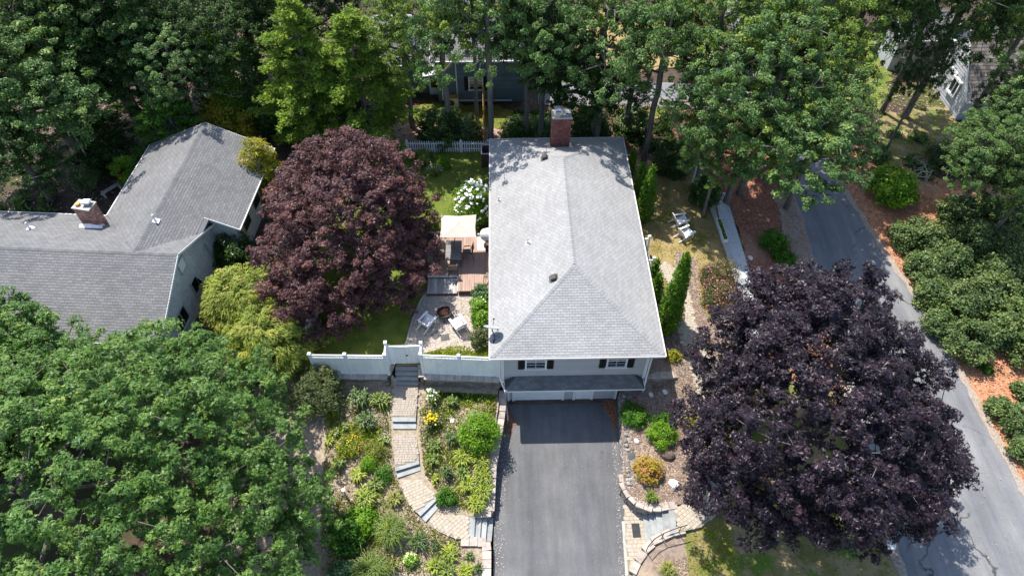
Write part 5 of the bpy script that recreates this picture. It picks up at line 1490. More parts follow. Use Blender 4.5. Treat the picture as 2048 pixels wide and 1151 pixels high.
# ------------------------------------------------------------------ fences
def privacy_fence(name, label, a_, b_, zb=-.06, h=1.9, posts=(0, 1), seed=1, caps=True):
    a_, b_ = Vector((a_[0], a_[1], 0)), Vector((b_[0], b_[1], 0))
    d = b_ - a_; L = d.length; d.normalize(); an = math.atan2(d.y, d.x)
    root = thing(name, label, 'fence', ((a_ + b_) / 2)[:2] + (zb,))
    q = Matrix.Rotation(an, 3, 'Z')
    pm = plain(MB().box((0, 0, h / 2 + .04), (.13, .13, h + .08)).mesh('post', 'white_vinyl'))
    cm = plain(MB().box((0, 0, .03), (.19, .19, .06), top=.9).add([(-.08, -.08, .06), (.08, -.08, .06), (.08, .08, .06), (-.08, .08, .06), (0, 0, .12)], [(0, 1, 4), (1, 2, 4), (2, 3, 4), (3, 0, 4)]).mesh('post_cap', 'white_vinyl'))
    for t in posts:
        p = a_ + d * L * t
        po = piece('post', pm, root, (p.x, p.y, zb), an)
        WL[po.name] = Vector((p.x, p.y, zb))
        c = bpy.data.objects.new('post_cap', cm); link(c, po); c.location = (0, 0, h + .08)
    bw = .15
    bm_ = plain(MB().box((0, 0, 0), (bw - .008, .03, h - .42)).mesh('board', 'white_vinyl'))
    sm = plain(MB().box((0, 0, 0), (.035, .03, .17)).mesh('spindle', 'white_vinyl'))
    for t0, t1 in zip(posts, posts[1:]):
        s0, s1 = L * t0 + .07, L * t1 - .07
        for z, hh, nm in ((h - .03, .07, 'rail'), (h - .27, .07, 'rail'), (.06, .1, 'rail')):
            c = a_ + d * (s0 + s1) / 2
            MB().box((c.x, c.y, zb + z), (s1 - s0, .06, hh), rz=an).obj(nm, 'white_vinyl', root)
        n = max(1, int((s1 - s0) / bw)); st = (s1 - s0) / n
        for i in range(n):
            c = a_ + d * (s0 + st * (i + .5))
            piece('board', bm_, root, (c.x, c.y, zb + .11 + (h - .42) / 2), an, scale=(st / bw, 1, 1))
        n = int((s1 - s0) / .075)
        for i in range(n):
            c = a_ + d * (s0 + (s1 - s0) * (i + .5) / n)
            piece('spindle', sm, root, (c.x, c.y, zb + h - .15), an)
    return root
privacy_fence('fence', 'white vinyl fence with spindle top left of the double gate', (-10.45, 20.72), (-6.42, 20.6), posts=(0, .47, 1))
privacy_fence('fence', 'white vinyl fence with spindle top between gate and house', (-4.5, 20.6), (-.3, 20.32), posts=(0, .49, .985))
privacy_fence('fence', 'white side fence running back beside the yellow green weeping maple', (-10.95, 22.4), (-11.15, 26.0), posts=(0, .5, 1))
gate = thing('gate', 'white double gate set back above the bluestone steps', 'gate', (-5.45, 21.25, -.02))
for x, yy in ((-6.42, 21.28), (-4.5, 21.22)):
    m = MB(); m.box((x, yy, 1.03), (.14, .14, 2.1)); p = m.obj('post', 'white_vinyl', gate)
    MB().box((x, yy, 2.11), (.2, .2, .07), top=.8).obj('post_cap', 'white_vinyl', p)
    m = MB(); m.box((x, (yy + 20.66) / 2, 1.0), (.05, yy - 20.76, 1.82)); m.box((x, (yy + 20.66) / 2, 1.93), (.08, yy - 20.76, .06)); m.obj('return_panel', 'white_vinyl', gate)
for k in range(2):
    x0 = -6.34 + .92 * k
    lf = MB()
    for z in (.14, 1.72): lf.box((x0 + .45, 21.26, z), (.88, .05, .1))
    lf.box((x0 + .455, 21.245, .95), (.915, .012, 1.6))
    o = lf.obj('gate_leaf', 'white_vinyl', gate)
    bmesh_ = plain(MB().box((0, 0, 0), (.142, .035, 1.66)).mesh('board', 'white_vinyl'))
    for i in range(6):
        sag = .0
        piece('board', bmesh_, o, (x0 + .085 + .147 * i, 21.215, .94 + .05 * (i / 5 if k else 1 - i / 5)))
m = MB(); m.box((-5.36, 21.17, .95), (.12, .05, .05)); m.obj('latch', 'dark_metal', gate)
# picket fence
pk = thing('picket_fence', 'white picket fence across the back of the lawn', 'fence', (-4.6, 39.6, 0))
pa, pb = (-8.8, 39.75), (-.95, 39.6)
pm = plain(MB().poly_prism([(-.045, -.012), (.045, -.012), (.045, .012), (-.045, .012)], 0, .88).add([(-.045, -.012, .88), (.045, -.012, .88), (.045, .012, .88), (-.045, .012, .88), (0, -.012, .98), (0, .012, .98)], [(0, 1, 4), (2, 3, 5), (1, 2, 5, 4), (3, 0, 4, 5)]).mesh('picket', 'white_paint'))
n = 47
for i in range(n):
    t = i / (n - 1); piece('picket', pm, pk, (pa[0] + (pb[0] - pa[0]) * t, pa[1] + (pb[1] - pa[1]) * t, .06))
for z in (.3, .75): 
    m = MB(); m.beam((pa[0], pa[1] + .035, z), (pb[0], pb[1] + .035, z), .04, .08); m.obj('rail', 'white_paint', pk)
for i in range(5):
    t = i / 4; x, y = pa[0] + (pb[0] - pa[0]) * t, pa[1] + (pb[1] - pa[1]) * t + .02
    m = MB(); m.box((x, y, .52), (.11, .11, 1.04)); m.box((x, y, 1.07), (.16, .16, .06), top=.6); m.obj('post', 'white_paint', pk)
# wooden boundary fence seen end on
wf = thing('wooden_fence', 'golden wooden stockade fence running back from the picket fence', 'fence', (-1.3, 42.4, 0))
bm_ = plain(MB().box((0, 0, .85), (.03, .135, 1.7)).mesh('board', 'gold_wood'))
y = 39.9
while y < 45.2:
    piece('board', bm_, wf, (-1.25 - (y - 39.9) * .018, y, random.uniform(-.02, .02))); y += .145
for y in (40.0, 42.4, 44.9):
    m = MB(); m.box((-1.17 - (y - 39.9) * .018, y, .93), (.11, .11, 1.86)); m.box((-1.17 - (y - 39.9) * .018, y, 1.9), (.16, .16, .08), top=.5); m.obj('post', 'gold_wood', wf)
for z in (.4, 1.4):
    m = MB(); m.beam((-1.19, 39.9, z), (-1.29, 45.2, z), .05, .09); m.obj('rail', 'gold_wood', wf)
bn = thing('storage_bin', 'dark brown wooden bin at the rear left house corner', 'bin', (-.95, 38.4, 0))
for i in range(5):
    m = MB(); m.box((-.95 + .17 * (i - 2), 37.9, .62), (.155, .04, 1.2)); m.obj('board', 'brown_wood', bn)
m = MB(); m.box((-1.39, 38.4, .6), (.05, .96, 1.2)); m.box((-.51, 38.4, .6), (.05, .96, 1.2)); m.box((-.95, 38.9, .6), (.9, .05, 1.2)); m.box((-.95, 38.4, .3), (.82, .9, .04)); m.obj('sides', 'brown_wood', bn)
m = MB(); m.box((-.95, 37.9, 1.24), (.98, .1, .06)); m.box((-.95, 38.9, 1.24), (.98, .1, .06)); m.box((-1.4, 38.4, 1.24), (.09, .9, .06)); m.box((-.5, 38.4, 1.24), (.09, .9, .06)); m.obj('rim', 'old_wood', bn)

# ------------------------------------------------------------------ deck and what stands on it
deck = thing('deck', 'reddish brown wooden deck beside the main house', 'deck', (-2.4, 28.5, 0))
dx0, dx1, dy0, dy1 = -4.75, -.22, 26.15, 31.2
st = .142; n = int((dx1 - dx0) / st)
bm1 = plain(MB().box((0, 0, 0), (st - .01, dy1 - dy0, .035)).mesh('board', 'deck_wood'))
bm2 = plain(MB().box((0, 0, 0), (st - .01, dy1 - 27.5, .035)).mesh('board', 'deck_wood'))
bm3 = plain(MB().box((0, 0, 0), (st - .01, 29.45 - dy0, .035)).mesh('board', 'deck_wood'))
bmp = plain(MB().box((0, 0, 0), (st - .01, 1.55, .035)).mesh('board', 'pale_wood'))
for i in range(n):
    x = dx0 + st * (i + .5)
    if x < -2.75: piece('board', bm2, deck, (x, (27.5 + dy1) / 2, .385))
    elif -1.62 < x < -.85:
        piece('board', bm3, deck, (x, (dy0 + 29.45) / 2, .385)); piece('board', bmp, deck, (x, 30.24, .395))
    else: piece('board', bm1, deck, (x, (dy0 + dy1) / 2, .385))
m = MB(); m.box(((-2.7 + dx1) / 2, dy0 + .02, .18), (dx1 + 2.7, .05, .34)); m.box(((dx0 - 2.7) / 2, 27.52, .2), (2.0, .05, .3)); m.box(((dx0 + dx1) / 2, dy1 - .02, .18), (dx1 - dx0, .05, .34)); m.box((dx0 + .03, 29.3, .18), (.05, 3.7, .34)); m.obj('skirt', 'brown_wood', deck)
m = MB(); m.box((-3.68, 27.42, .32), (1.95, .16, .06)); m.box((-2.72, 26.78, .32), (.16, 1.2, .06)); m.obj('border', 'pale_wood', deck)
bm4 = plain(MB().box((0, 0, 0), (.13, 1.2, .035)).mesh('board', 'old_wood'))
for i in range(13): piece('board', bm4, deck, (-4.56 + .14 * i, 26.74, .2))
m = MB(); m.box((-3.72, 26.13, .1), (1.85, .04, .2)); m.box((-4.64, 26.74, .1), (.04, 1.24, .2)); m.obj('platform_skirt', 'brown_wood', deck)
DZ = .405
tb = thing('patio_table', 'dark slatted patio table under the cream umbrella', 'table', (-3.05, 28.85, DZ))
tw, tl = .98, 1.62
for i in range(5):
    m = MB(); m.box((-3.05, 28.85 - tl / 2 + tl / 5 * (i + .5), DZ + .72), (tw, tl / 5 - .012, .03)); m.obj('slat', 'table_top', tb)
m = MB()
for a_, b_ in (((-1, -1), (1, -1)), ((1, -1), (1, 1)), ((1, 1), (-1, 1)), ((-1, 1), (-1, -1))):
    m.beam((-3.05 + a_[0] * (tw / 2 - .03), 28.85 + a_[1] * (tl / 2 - .03), DZ + .68), (-3.05 + b_[0] * (tw / 2 - .03), 28.85 + b_[1] * (tl / 2 - .03), DZ + .68), .04, .05)
m.obj('frame', 'dark_metal', tb)
for sx in (-1, 1):
    for sy in (-1, 1):
        m = MB(); m.tube([(-3.05 + sx * .43, 28.85 + sy * .74, DZ), (-3.05 + sx * .42, 28.85 + sy * .72, DZ + .68)], .025, 6); m.obj('leg', 'dark_metal', tb)
um = thing('umbrella', 'cream square patio umbrella over the dark table', 'umbrella', (-3.05, 28.85, DZ))
uc = (-2.68, 29.38); hx, hy = 1.08, .95
m = MB(); m.tube([(-3.03, 28.85, DZ + .02), (-3.0, 28.95, 1.6), (uc[0], uc[1], 3.02)], .024, 8); m.obj('pole', 'dark_metal', um)
cv = MB(); G = 8; vs = []
for j in range(G + 1):
    for i in range(G + 1):
        a_, b_ = -1 + 2 * i / G, -1 + 2 * j / G
        k = max(abs(a_), abs(b_)); dg = min(abs(a_), abs(b_)) / (k + 1e-6)
        z = 3.02 - .36 * k + .05 * k * dg * dg
        inn = 1 - .05 * k * (1 - dg) 
        vs.append((uc[0] + a_ * hx * inn, uc[1] + b_ * hy * inn, z))
fs = [(j * (G + 1) + i, j * (G + 1) + i + 1, (j + 1) * (G + 1) + i + 1, (j + 1) * (G + 1) + i) for j in range(G) for i in range(G)]
cv.add(vs + [(v[0], v[1], v[2] - .012) for v in vs], fs + [tuple(k + len(vs) for k in f[::-1]) for f in fs])
cv.obj('canopy', 'canvas', um)
for k, (sx, sy) in enumerate(((-1, -1), (1, -1), (1, 1), (-1, 1))):
    m = MB(); m.tube([(uc[0], uc[1], 2.96), (uc[0] + sx * hx * .97, uc[1] + sy * hy * .97, 2.66)], .012, 5); m.obj('rib', 'dark_metal', um)
def sling_chair(loc, rz, label):
    r = thing('patio_chair', label, 'chair', loc, 'sling chairs on the deck', rz)
    WL[r.name] = Vector((0, 0, 0))
    m = MB(); m.add([(-.25, -.22, .42), (.25, -.22, .42), (.25, .24, .45), (-.25, .24, .45), (-.25, -.22, .40), (.25, -.22, .40), (.25, .24, .43), (-.25, .24, .43)], [(0, 1, 2, 3), (7, 6, 5, 4), (0, 4, 5, 1), (2, 6, 7, 3), (1, 5, 6, 2), (3, 7, 4, 0)]); m.obj('seat', 'sling_cloth', r)
    m = MB(); m.box((0, -.33, .72), (.48, .02, .62), mat=Matrix.Rotation(.25, 3, 'X')); m.obj('backrest', 'sling_cloth', r)
    for s in (-1, 1):
        m = MB(); m.tube([(s * .27, .27, 0), (s * .27, .24, .44), (s * .28, .2, .63), (s * .28, -.2, .65), (s * .27, -.26, .5), (s * .27, -.36, 0)], .016, 6); m.obj('leg', 'dark_metal', r)
        m = MB(); m.tube([(s * .265, -.22, .42), (s * .255, -.41, 1.02)], .016, 6); m.obj('back_frame', 'dark_metal', r)
        m = MB(); m.box((s * .28, 0, .665), (.05, .42, .02)); m.obj('armrest', 'dark_metal', r)
    return r
sling_chair((-2.2, 28.95, DZ), R(95), 'dark sling chair at the right side of the patio table')
sling_chair((-3.1, 27.72, DZ), R(5), 'dark sling chair at the front end of the patio table')
sling_chair((-3.95, 29.1, DZ), R(-90), 'dark sling chair left of the patio table under the maple')
sling_chair((-.85, 26.95, DZ), R(70), 'dark sling chair by the house wall at the deck corner')
gr = thing('grill', 'covered barbecue grill against the left wall of the house', 'grill', (-.85, 29.9, DZ))
m = MB(); m.box((-.82, 29.62, DZ + .28), (.55, .5, .56)); m.obj('cabinet', 'brown_wood', gr)
m = MB(); m.lump((-.84, 30.1, DZ + .72), (.42, .62, .5), 4, 3, .035); m.obj('cover', 'cover_cloth', gr, True)
m = MB(); m.tube([(-1.05, 29.36, DZ + .1), (-.99, 29.36, DZ + .1)], .1, 10); m.tube([(-.62, 29.36, DZ + .1), (-.56, 29.36, DZ + .1)], .1, 10); m.obj('wheel', 'dark_metal', gr)
pl = MB()
for i in range(6): pl.box((-.98 + .15 * i, 31.75, .04), (.14, .95, .05))
tag(pl.obj('stepping_slab', 'dark_slate'), 'dark slate slab by the wall behind the grill', 'slab')

# fire pit and white wooden chairs
fp = thing('fire_pit', 'round black fire pit bowl on the gravel patio', 'fire pit', (-3.5, 24.55, .03))
c0 = Vector((-3.5, 24.55, 0)); m = MB(); sg = 24
prof = [(.40, .46), (.435, .47), (.43, .44), (.36, .28), (.22, .17), (0, .14)]
inn = [(.39, .455), (.34, .33), (.2, .25), (0, .235)]
for pr_, flip in ((prof, False), (inn, True)):
    vs = [(c0.x + r_ * math.cos(2 * math.pi * k / sg), c0.y + r_ * math.sin(2 * math.pi * k / sg), z) for r_, z in pr_ for k in range(sg)]
    fs = [(i * sg + k, (i + 1) * sg + k, (i + 1) * sg + (k + 1) % sg, i * sg + (k + 1) % sg) for i in range(len(pr_) - 1) for k in range(sg)]
    if not flip: m.add(vs, fs); m.obj('bowl', 'dark_metal', fp)
    else:
        q = MB(); q.add(vs, [f[::-1] for f in fs]); q.obj('ash_bed', 'rust', fp)
m = MB(); m.tube([(c0.x + .42 * math.cos(2 * math.pi * k / 24), c0.y + .42 * math.sin(2 * math.pi * k / 24), .475) for k in range(25)], .028, 6, cap=False); m.obj('rim', 'dark_metal', fp)
for k in range(4):
    a_ = k * math.pi / 2 - math.pi / 2
    m = MB(); m.beam((c0.x + .36 * math.cos(a_), c0.y + .36 * math.sin(a_), .36), (c0.x + .5 * math.cos(a_), c0.y + .5 * math.sin(a_), .03), .09, .04); m.obj('leg', 'dark_metal', fp)
m = MB(); m.tube([(c0.x, c0.y - .38, .44), (c0.x, c0.y + .38, .44)], .012, 5); m.tube([(c0.x - .38, c0.y, .43), (c0.x + .38, c0.y, .43)], .012, 5); m.obj('grate_bar', 'rust', fp)
def adirondack(loc, rz, label):
    r = thing('adirondack_chair', label, 'chair', loc, 'white slatted garden chairs', rz)
    WL[r.name] = Vector((0, 0, 0))
    for i in range(7):
        t = i / 6; m = MB(); m.box((0, .34 - .62 * t, .40 - .15 * t), (.54, .085, .022), mat=Matrix.Rotation(.24, 3, 'X')); m.obj('seat_slat', 'white_paint', r)
    for i in range(6):
        x = (i - 2.5) * .094; hh = .86 - .05 * abs(i - 2.5)
        m = MB(); m.beam((x, -.26, .24), (x * 1.12, -.26 - hh * .42, .24 + hh * .88), .082, .02, up=(0, 1, 0.3)); m.obj('back_slat', 'white_paint', r)
    m = MB(); m.box((0, -.33, .45), (.6, .03, .07)); m.box((0, -.52, .82), (.56, .03, .06)); m.obj('back_rail', 'white_paint', r)
    for s in (-1, 1):
        m = MB(); m.box((s * .3, .33, .28), (.04, .11, .56)); m.obj('front_leg', 'white_paint', r)
        m = MB(); m.beam((s * .275, .38, .39), (s * .275, -.74, .06), .032, .12); m.obj('rear_leg', 'white_paint', r)
        m = MB(); m.poly_prism([(s * .33 - .075, .44), (s * .33 - .06, -.42), (s * .33 + .05, -.42), (s * .33 + .085, .44)], .565, .592); fix(m); m.obj('armrest', 'white_paint', r)
        m = MB(); m.beam((s * .3, -.4, .3), (s * .31, -.4, .57), .05, .03); m.obj('arm_brace', 'white_paint', r)
    m = MB(); m.box((0, .385, .37), (.56, .03, .1)); m.obj('front_rail', 'white_paint', r)
    return r
adirondack((-4.45, 23.95, .035), R(-35), 'white wooden slatted chair left of the fire pit')
adirondack((-2.65, 23.7, .035), R(32), 'white wooden slatted chair in front right of the fire pit')
adirondack((11.8, 31.95, .02), R(-78), 'white wooden slatted chair on the side lawn, farther of two')
adirondack((11.95, 30.75, .02), R(-62), 'white wooden slatted chair on the side lawn, nearer of two')
for i, (px, py, an, lb) in enumerate(((872, 671, .75, 'dark square stone slab on the gravel beside the left white chair'), (890, 675, .2, 'dark stone slab on the gravel between the two white chairs'))):
    x, y, z = gp(px, py); m = MB(); m.box((x, y, .05), (.5, .42, .04), rz=an); tag(m.obj('stone_slab', 'dark_slate'), lb, 'slab')
# planter, lamp posts, drain, handrail
pb_ = thing('planter_box', 'long white planter box with green plants beside the white gravel path', 'planter', (*gp(1441, 468)[:2], gp(1441, 468)[2]))
a3, b3 = Vector(gp(1435, 446)), Vector(gp(1449, 488)); up_ = Vector((0, 0, 1)); d = (b3 - a3).normalized(); sd_ = Vector((d.y, -d.x, 0))
for s in (-1, 1):
    m = MB(); m.beam(a3 + sd_ * .15 * s + up_ * .26, b3 + sd_ * .15 * s + up_ * .26, .03, .4); m.obj('side', 'white_paint', pb_)
for e_ in (a3, b3):
    m = MB(); m.beam(e_ - sd_ * .17 + up_ * .26, e_ + sd_ * .17 + up_ * .26, .03, .404); m.obj('end', 'white_paint', pb_)
m = MB(); m.beam(a3 + up_ * .3, b3 + up_ * .3, .26, .1); m.obj('earth', 'soil', pb_)
rng = np.random.default_rng(5); tt = rng.uniform(.05, .95, 150)
pp = np.array([list(a3 + (b3 - a3) * float(t)) for t in tt]) + np.column_stack([rng.normal(size=(150, 2)) * .07, rng.uniform(.35, .5, 150)])
link(bpy.data.objects.new('foliage', leaf_mesh('foliage', pp - np.array(WL[pb_.name]), rng.normal(size=(150, 3)) + np.array([0, 0, 1.2]), .12, rng.uniform(0, 1, 150), 'fold', 'leaf_bright', rng)), pb_)
lx, ly = at(1387, 358, .3)
lp = thing('lamp_post', 'white lamp post on the shaded lawn beyond the white chairs', 'lamp post', (lx, ly, 0))
m = MB(); m.tube([(lx, ly, 0), (lx, ly, 1.85)], [.075, .06], 8); m.obj('post', 'white_lamp', lp)
m = MB(); m.box((lx, ly, 2.02), (.2, .2, .3), top=1.2); o = m.obj('lantern', 'white_lamp', lp); MB().box((lx, ly, 2.22), (.3, .3, .1), top=.3).obj('lantern_cap', 'white_lamp', o)
lx, ly, lz = gp(694, 995)
lp = thing('garden_light', 'green garden light post with round white top in the left bed', 'garden light', (lx, ly, lz))
m = MB(); m.tube([(lx, ly, lz - .05), (lx, ly, lz + .98)], [.045, .04], 8); m.obj('post', 'verdigris', lp)
m = MB(); m.tube([(lx, ly, lz + .95), (lx, ly, lz + 1.02), (lx, ly, lz + 1.06)], [.09, .1, .06], 14); m.obj('lamp_cap', 'white_lamp', lp)
x, y = at(1272, 1060, -2.18)
dg = thing('drain_grate', 'dark rectangular drain grate in the paver strip', 'drain', (x, y, -2.16))
MB().box((x, y, -2.15), (.40, .72, .03)).obj('pit', 'window_dark', dg)
for i in range(12):
    m = MB(); m.box((x, y - .33 + .06 * i, -2.127), (.40, .03, .018)); m.obj('bar', 'dark_metal', dg)
hr = thing('handrail', 'curved black iron handrail above the lower right wall', 'handrail', (6.9, 10.9, -1.7))
HP = [at(1291, 1104, -1.75), at(1304, 1089, -1.7), at(1322, 1078, -1.62), at(1340, 1071, -1.55), at(1356, 1066, -1.5)]
zs = [-1.72, -1.66, -1.6, -1.5, -1.42]
top = [Vector((p[0], p[1], z + .85)) for p, z in zip(HP, zs)]
m = MB(); m.tube(top + [top[-1] + Vector((.3, .08, 0))], .025, 6); m.obj('rail', 'black_paint', hr)
for i in (0, 2, 4):
    m = MB(); m.tube([(HP[i][0], HP[i][1], zs[i] - .05), top[i]], .02, 6); m.obj('post', 'black_paint', hr)
m = MB(); m.tube([p - Vector((0, 0, .72)) for p in top], .016, 6); m.obj('lower_rail', 'black_paint', hr)
# loose rocks
for px, py, r_, mt, fl, lb in ((905, 842, .17, 'white_rock', .7, 'small white rock in front of the round bright green shrub'), (1336, 912, .36, 'brown_rock', .75, 'large brown boulder in the round right bed'),
      (1347, 967, .3, 'white_rock', .45, 'flat white rock in the round right bed'), (1273, 882, .17, 'white_rock', .7, 'small pale rock near the fieldstone driveway wall'),
      (1262, 911, .26, 'dark_slate', .3, 'flat grey slate near the variegated shrub'), (1302, 789, .17, 'white_rock', .7, 'pale stone by the short block wall, left of two'), (1330, 784, .18, 'white_rock', .7, 'pale stone by the short block wall, right of two'),
      (1500, 516, .22, 'white_rock', .6, 'grey white stone on the red mulch bank'), (1779, 1090, .3, 'white_rock', .7, 'pale grey boulder at the road edge below the black maple'), (1352, 712, .3, 'brown_rock', .7, 'rounded tan rock beside the upper paver path')):
    x, y, z = gp(px, py); m = MB(); m.lump((x, y, z + r_ * fl * .35), (r_, r_ * .8, r_ * fl), int(px), 2, .13); tag(m.obj('rock', mt), lb, 'rock')

# a parked car glimpsed under the trees, and yard things by the left house
x, y = at(1447, 134, .8)
car = thing('parked_car', 'dark blue car parked under the oaks on the side road', 'car', (x, y, 0))
m = MB()
sec = [(-2.2, .45, .72, .78), (-2.1, .3, .86, .84), (-1.1, .28, .92, .9), (0, .28, .95, .9), (1.3, .28, .95, .9), (2.1, .3, .9, .86), (2.25, .45, .75, .76)]
vs = []
for X_, z0, z1, w_ in sec: vs += [(x + X_, y - w_, z0), (x + X_, y - w_ * .98, z1), (x + X_, y + w_ * .98, z1), (x + X_, y + w_, z0)]
fs = [(i * 4 + k, i * 4 + (k + 1) % 4, i * 4 + 4 + (k + 1) % 4, i * 4 + 4 + k) for i in range(6) for k in range(4)] + [(0, 3, 2, 1), (24, 25, 26, 27)]
m.add(vs, [f[::-1] for f in fs]); m.obj('body', 'car_blue', car)
m = MB(); m.add([(x - 1.1, y - .84, .93), (x + 1.7, y - .84, .93), (x + 1.7, y + .84, .93), (x - 1.1, y + .84, .93), (x - .5, y - .64, 1.42), (x + 1.1, y - .64, 1.42), (x + 1.1, y + .64, 1.42), (x - .5, y + .64, 1.42)], [(4, 5, 6, 7), (0, 1, 5, 4), (1, 2, 6, 5), (2, 3, 7, 6), (3, 0, 4, 7)]); m.obj('window', 'window_glass', car)
MB().box((x + .3, y, 1.435), (1.5, 1.2, .04)).obj('car_roof', 'car_blue', car)
for sx in (-1.35, 1.35):
    for sy in (-.82, .82):
        m = MB(); m.tube([(x + sx, y + sy - .1, .33), (x + sx, y + sy + .1, .33)], .33, 14); w_ = m.obj('wheel', 'black_paint', car)
x, y, z = gp(240, 382)
bt = thing('bench', 'weathered bench behind the left house near the wing corner', 'bench', (x - .4, y - .2, z))
for i in range(3):
    m = MB(); m.box((x - .4, y - .35 + .15 * i, z + .45), (1.3, .13, .04), rz=.9); m.obj('slat', 'old_wood', bt)
m = MB(); m.box((x - .8, y - .6, z + .22), (.08, .4, .44), rz=.9); m.box((x, y + .2, z + .22), (.08, .4, .44), rz=.9); m.obj('leg', 'old_wood', bt)
x, y, z = gp(243, 372)
cu = MB(); cu.box((x + .2, y + .3, z + .65), (.5, .5, .5), rz=.5, top=.8)
tag(cu.obj('cushion', 'flower_red'), 'dark red cushion on the bench behind the left house', 'cushion')

# ------------------------------------------------------------------ specimen trees
def crown_at(px, py, z): return (*at(px, py, z), z)
c_ = crown_at(1630, 803, 3.2)
tree('maple_tree', 'big blackish purple maple beside the road in the right foreground', 'tree', (c_[0] + .3, c_[1] - .3, Hs(c_[0], c_[1])), c_, (5.4, 5.2, 6.2, 3.4), 2200, .35, 50, .185, 'lobed', 'leaf_purple_black',
     r0=.27, seed=11, lo=-.62, shell=(.7, 1.04), lump=.26, bough=1.15, spread=1.0, flat=.7, up=.5, out=.35, rand=.5)
c_ = crown_at(712, 474, 2.6)
tree('maple_tree', 'wide reddish purple maple between the two grey houses', 'tree', (c_[0], c_[1] - .4, 0), c_, (4.9, 4.8, 4.6, 2.6), 1800, .33, 50, .165, 'lobed', 'leaf_purple_red',
     r0=.24, seed=12, lo=-.6, shell=(.68, 1.04), lump=.24, bough=1.0, spread=.98, flat=.6, up=.6, out=.35, rand=.5)
c_ = crown_at(112, 1030, 3.6)
tree('maple_tree', 'huge green maple filling the lower left foreground', 'tree', (c_[0], c_[1] - .4, Hs(c_[0], c_[1])), c_, (8.0, 8.0, 6.6, 4.6), 3500, .34, 46, .185, 'lobed', 'leaf_maple',
     r0=.36, seed=13, lo=-.55, shell=(.7, 1.03), lump=.2, bough=1.1, spread=1.0, flat=.7, up=.55, out=.35, rand=.5)
c_ = crown_at(-70, 800, 3.2)
tree('maple_tree', 'green maple at the left picture edge in front of the left house', 'tree', (c_[0], c_[1], Hs(c_[0], c_[1])), c_, (5.2, 5.0, 5.2, 3), 1100, .36, 50, .2, 'lobed', 'leaf_maple',
     r0=.28, seed=14, shell=(.7, 1.03), bough=.62, spread=1.08, fill=.7)
c_ = crown_at(70, 185, 6.2)
tree('oak_tree', 'large oak at the upper left edge with grey trunk leaning below its crown', 'tree', (*gp(180, 336)[:2], 0), c_, (4.7, 4.7, 4.2, 4.0), 760, .45, 72, .165, 'fold', 'leaf_oak', r0=.3, seed=15, lo=-.6,
     shell=(.5, 1.0), lump=.25, flat=.55, up=.5, out=.3, rand=.55, bough=1.0, spread=.85, fill=.3, start=.5)
c_ = crown_at(1605, 300, 6.2)
tree('oak_tree', 'thin oak leaning low over the street from the red mulch bank', 'tree', (18.6, 37.6, Hs(18.6, 37.6)), c_, (3.6, 3.4, 2.4, 2.4), 250, .4, 72, .16, 'fold', 'leaf_oak', r0=.22, seed=16, lo=-.5,
     shell=(.35, 1.0), lump=.3, flat=.5, up=.8, out=.3, rand=.42, bough=1.0, spread=1.1, start=.4, take=.8, bark='bark_pale')
# ------------------------------------------------------------------ oaks: four grown, the rest copies of them
def oak(seed, mat, bark, rad, n, cr, per, leaf, take, ht, group='oaks round the houses'):
    return tree('oak_tree', 'x', 'tree', (0, 0, 0), (0, 0, ht), rad, n, cr, per, leaf, 'fold', mat, r0=.27, bark=bark, group=group, seed=seed, lo=-.5, shell=(.45, 1.0), lump=.3,
                flat=.5, up=.8, out=.3, rand=.42, take=take, start=.42, dome=.3, bough=1.05, spread=1.14, fill=.05)
OAKS = [oak(21, 'leaf_oak', 'bark', (4.6, 4.4, 4.2, 3.6), 400, .42, 72, .165, .6, 8.0),
        oak(22, 'leaf_oak_warm', 'bark_pale', (4.8, 4.2, 3.8, 3.4), 340, .43, 72, .165, .7, 8.0),
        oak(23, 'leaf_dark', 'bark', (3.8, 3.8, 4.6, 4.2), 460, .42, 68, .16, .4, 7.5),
        oak(24, 'leaf_oak', 'bark_pale', (4.4, 4.6, 3.4, 2.8), 270, .42, 72, .165, .9, 8.4)]
OAKH = [8.0, 8.0, 7.5, 8.4]
used = [False] * 4
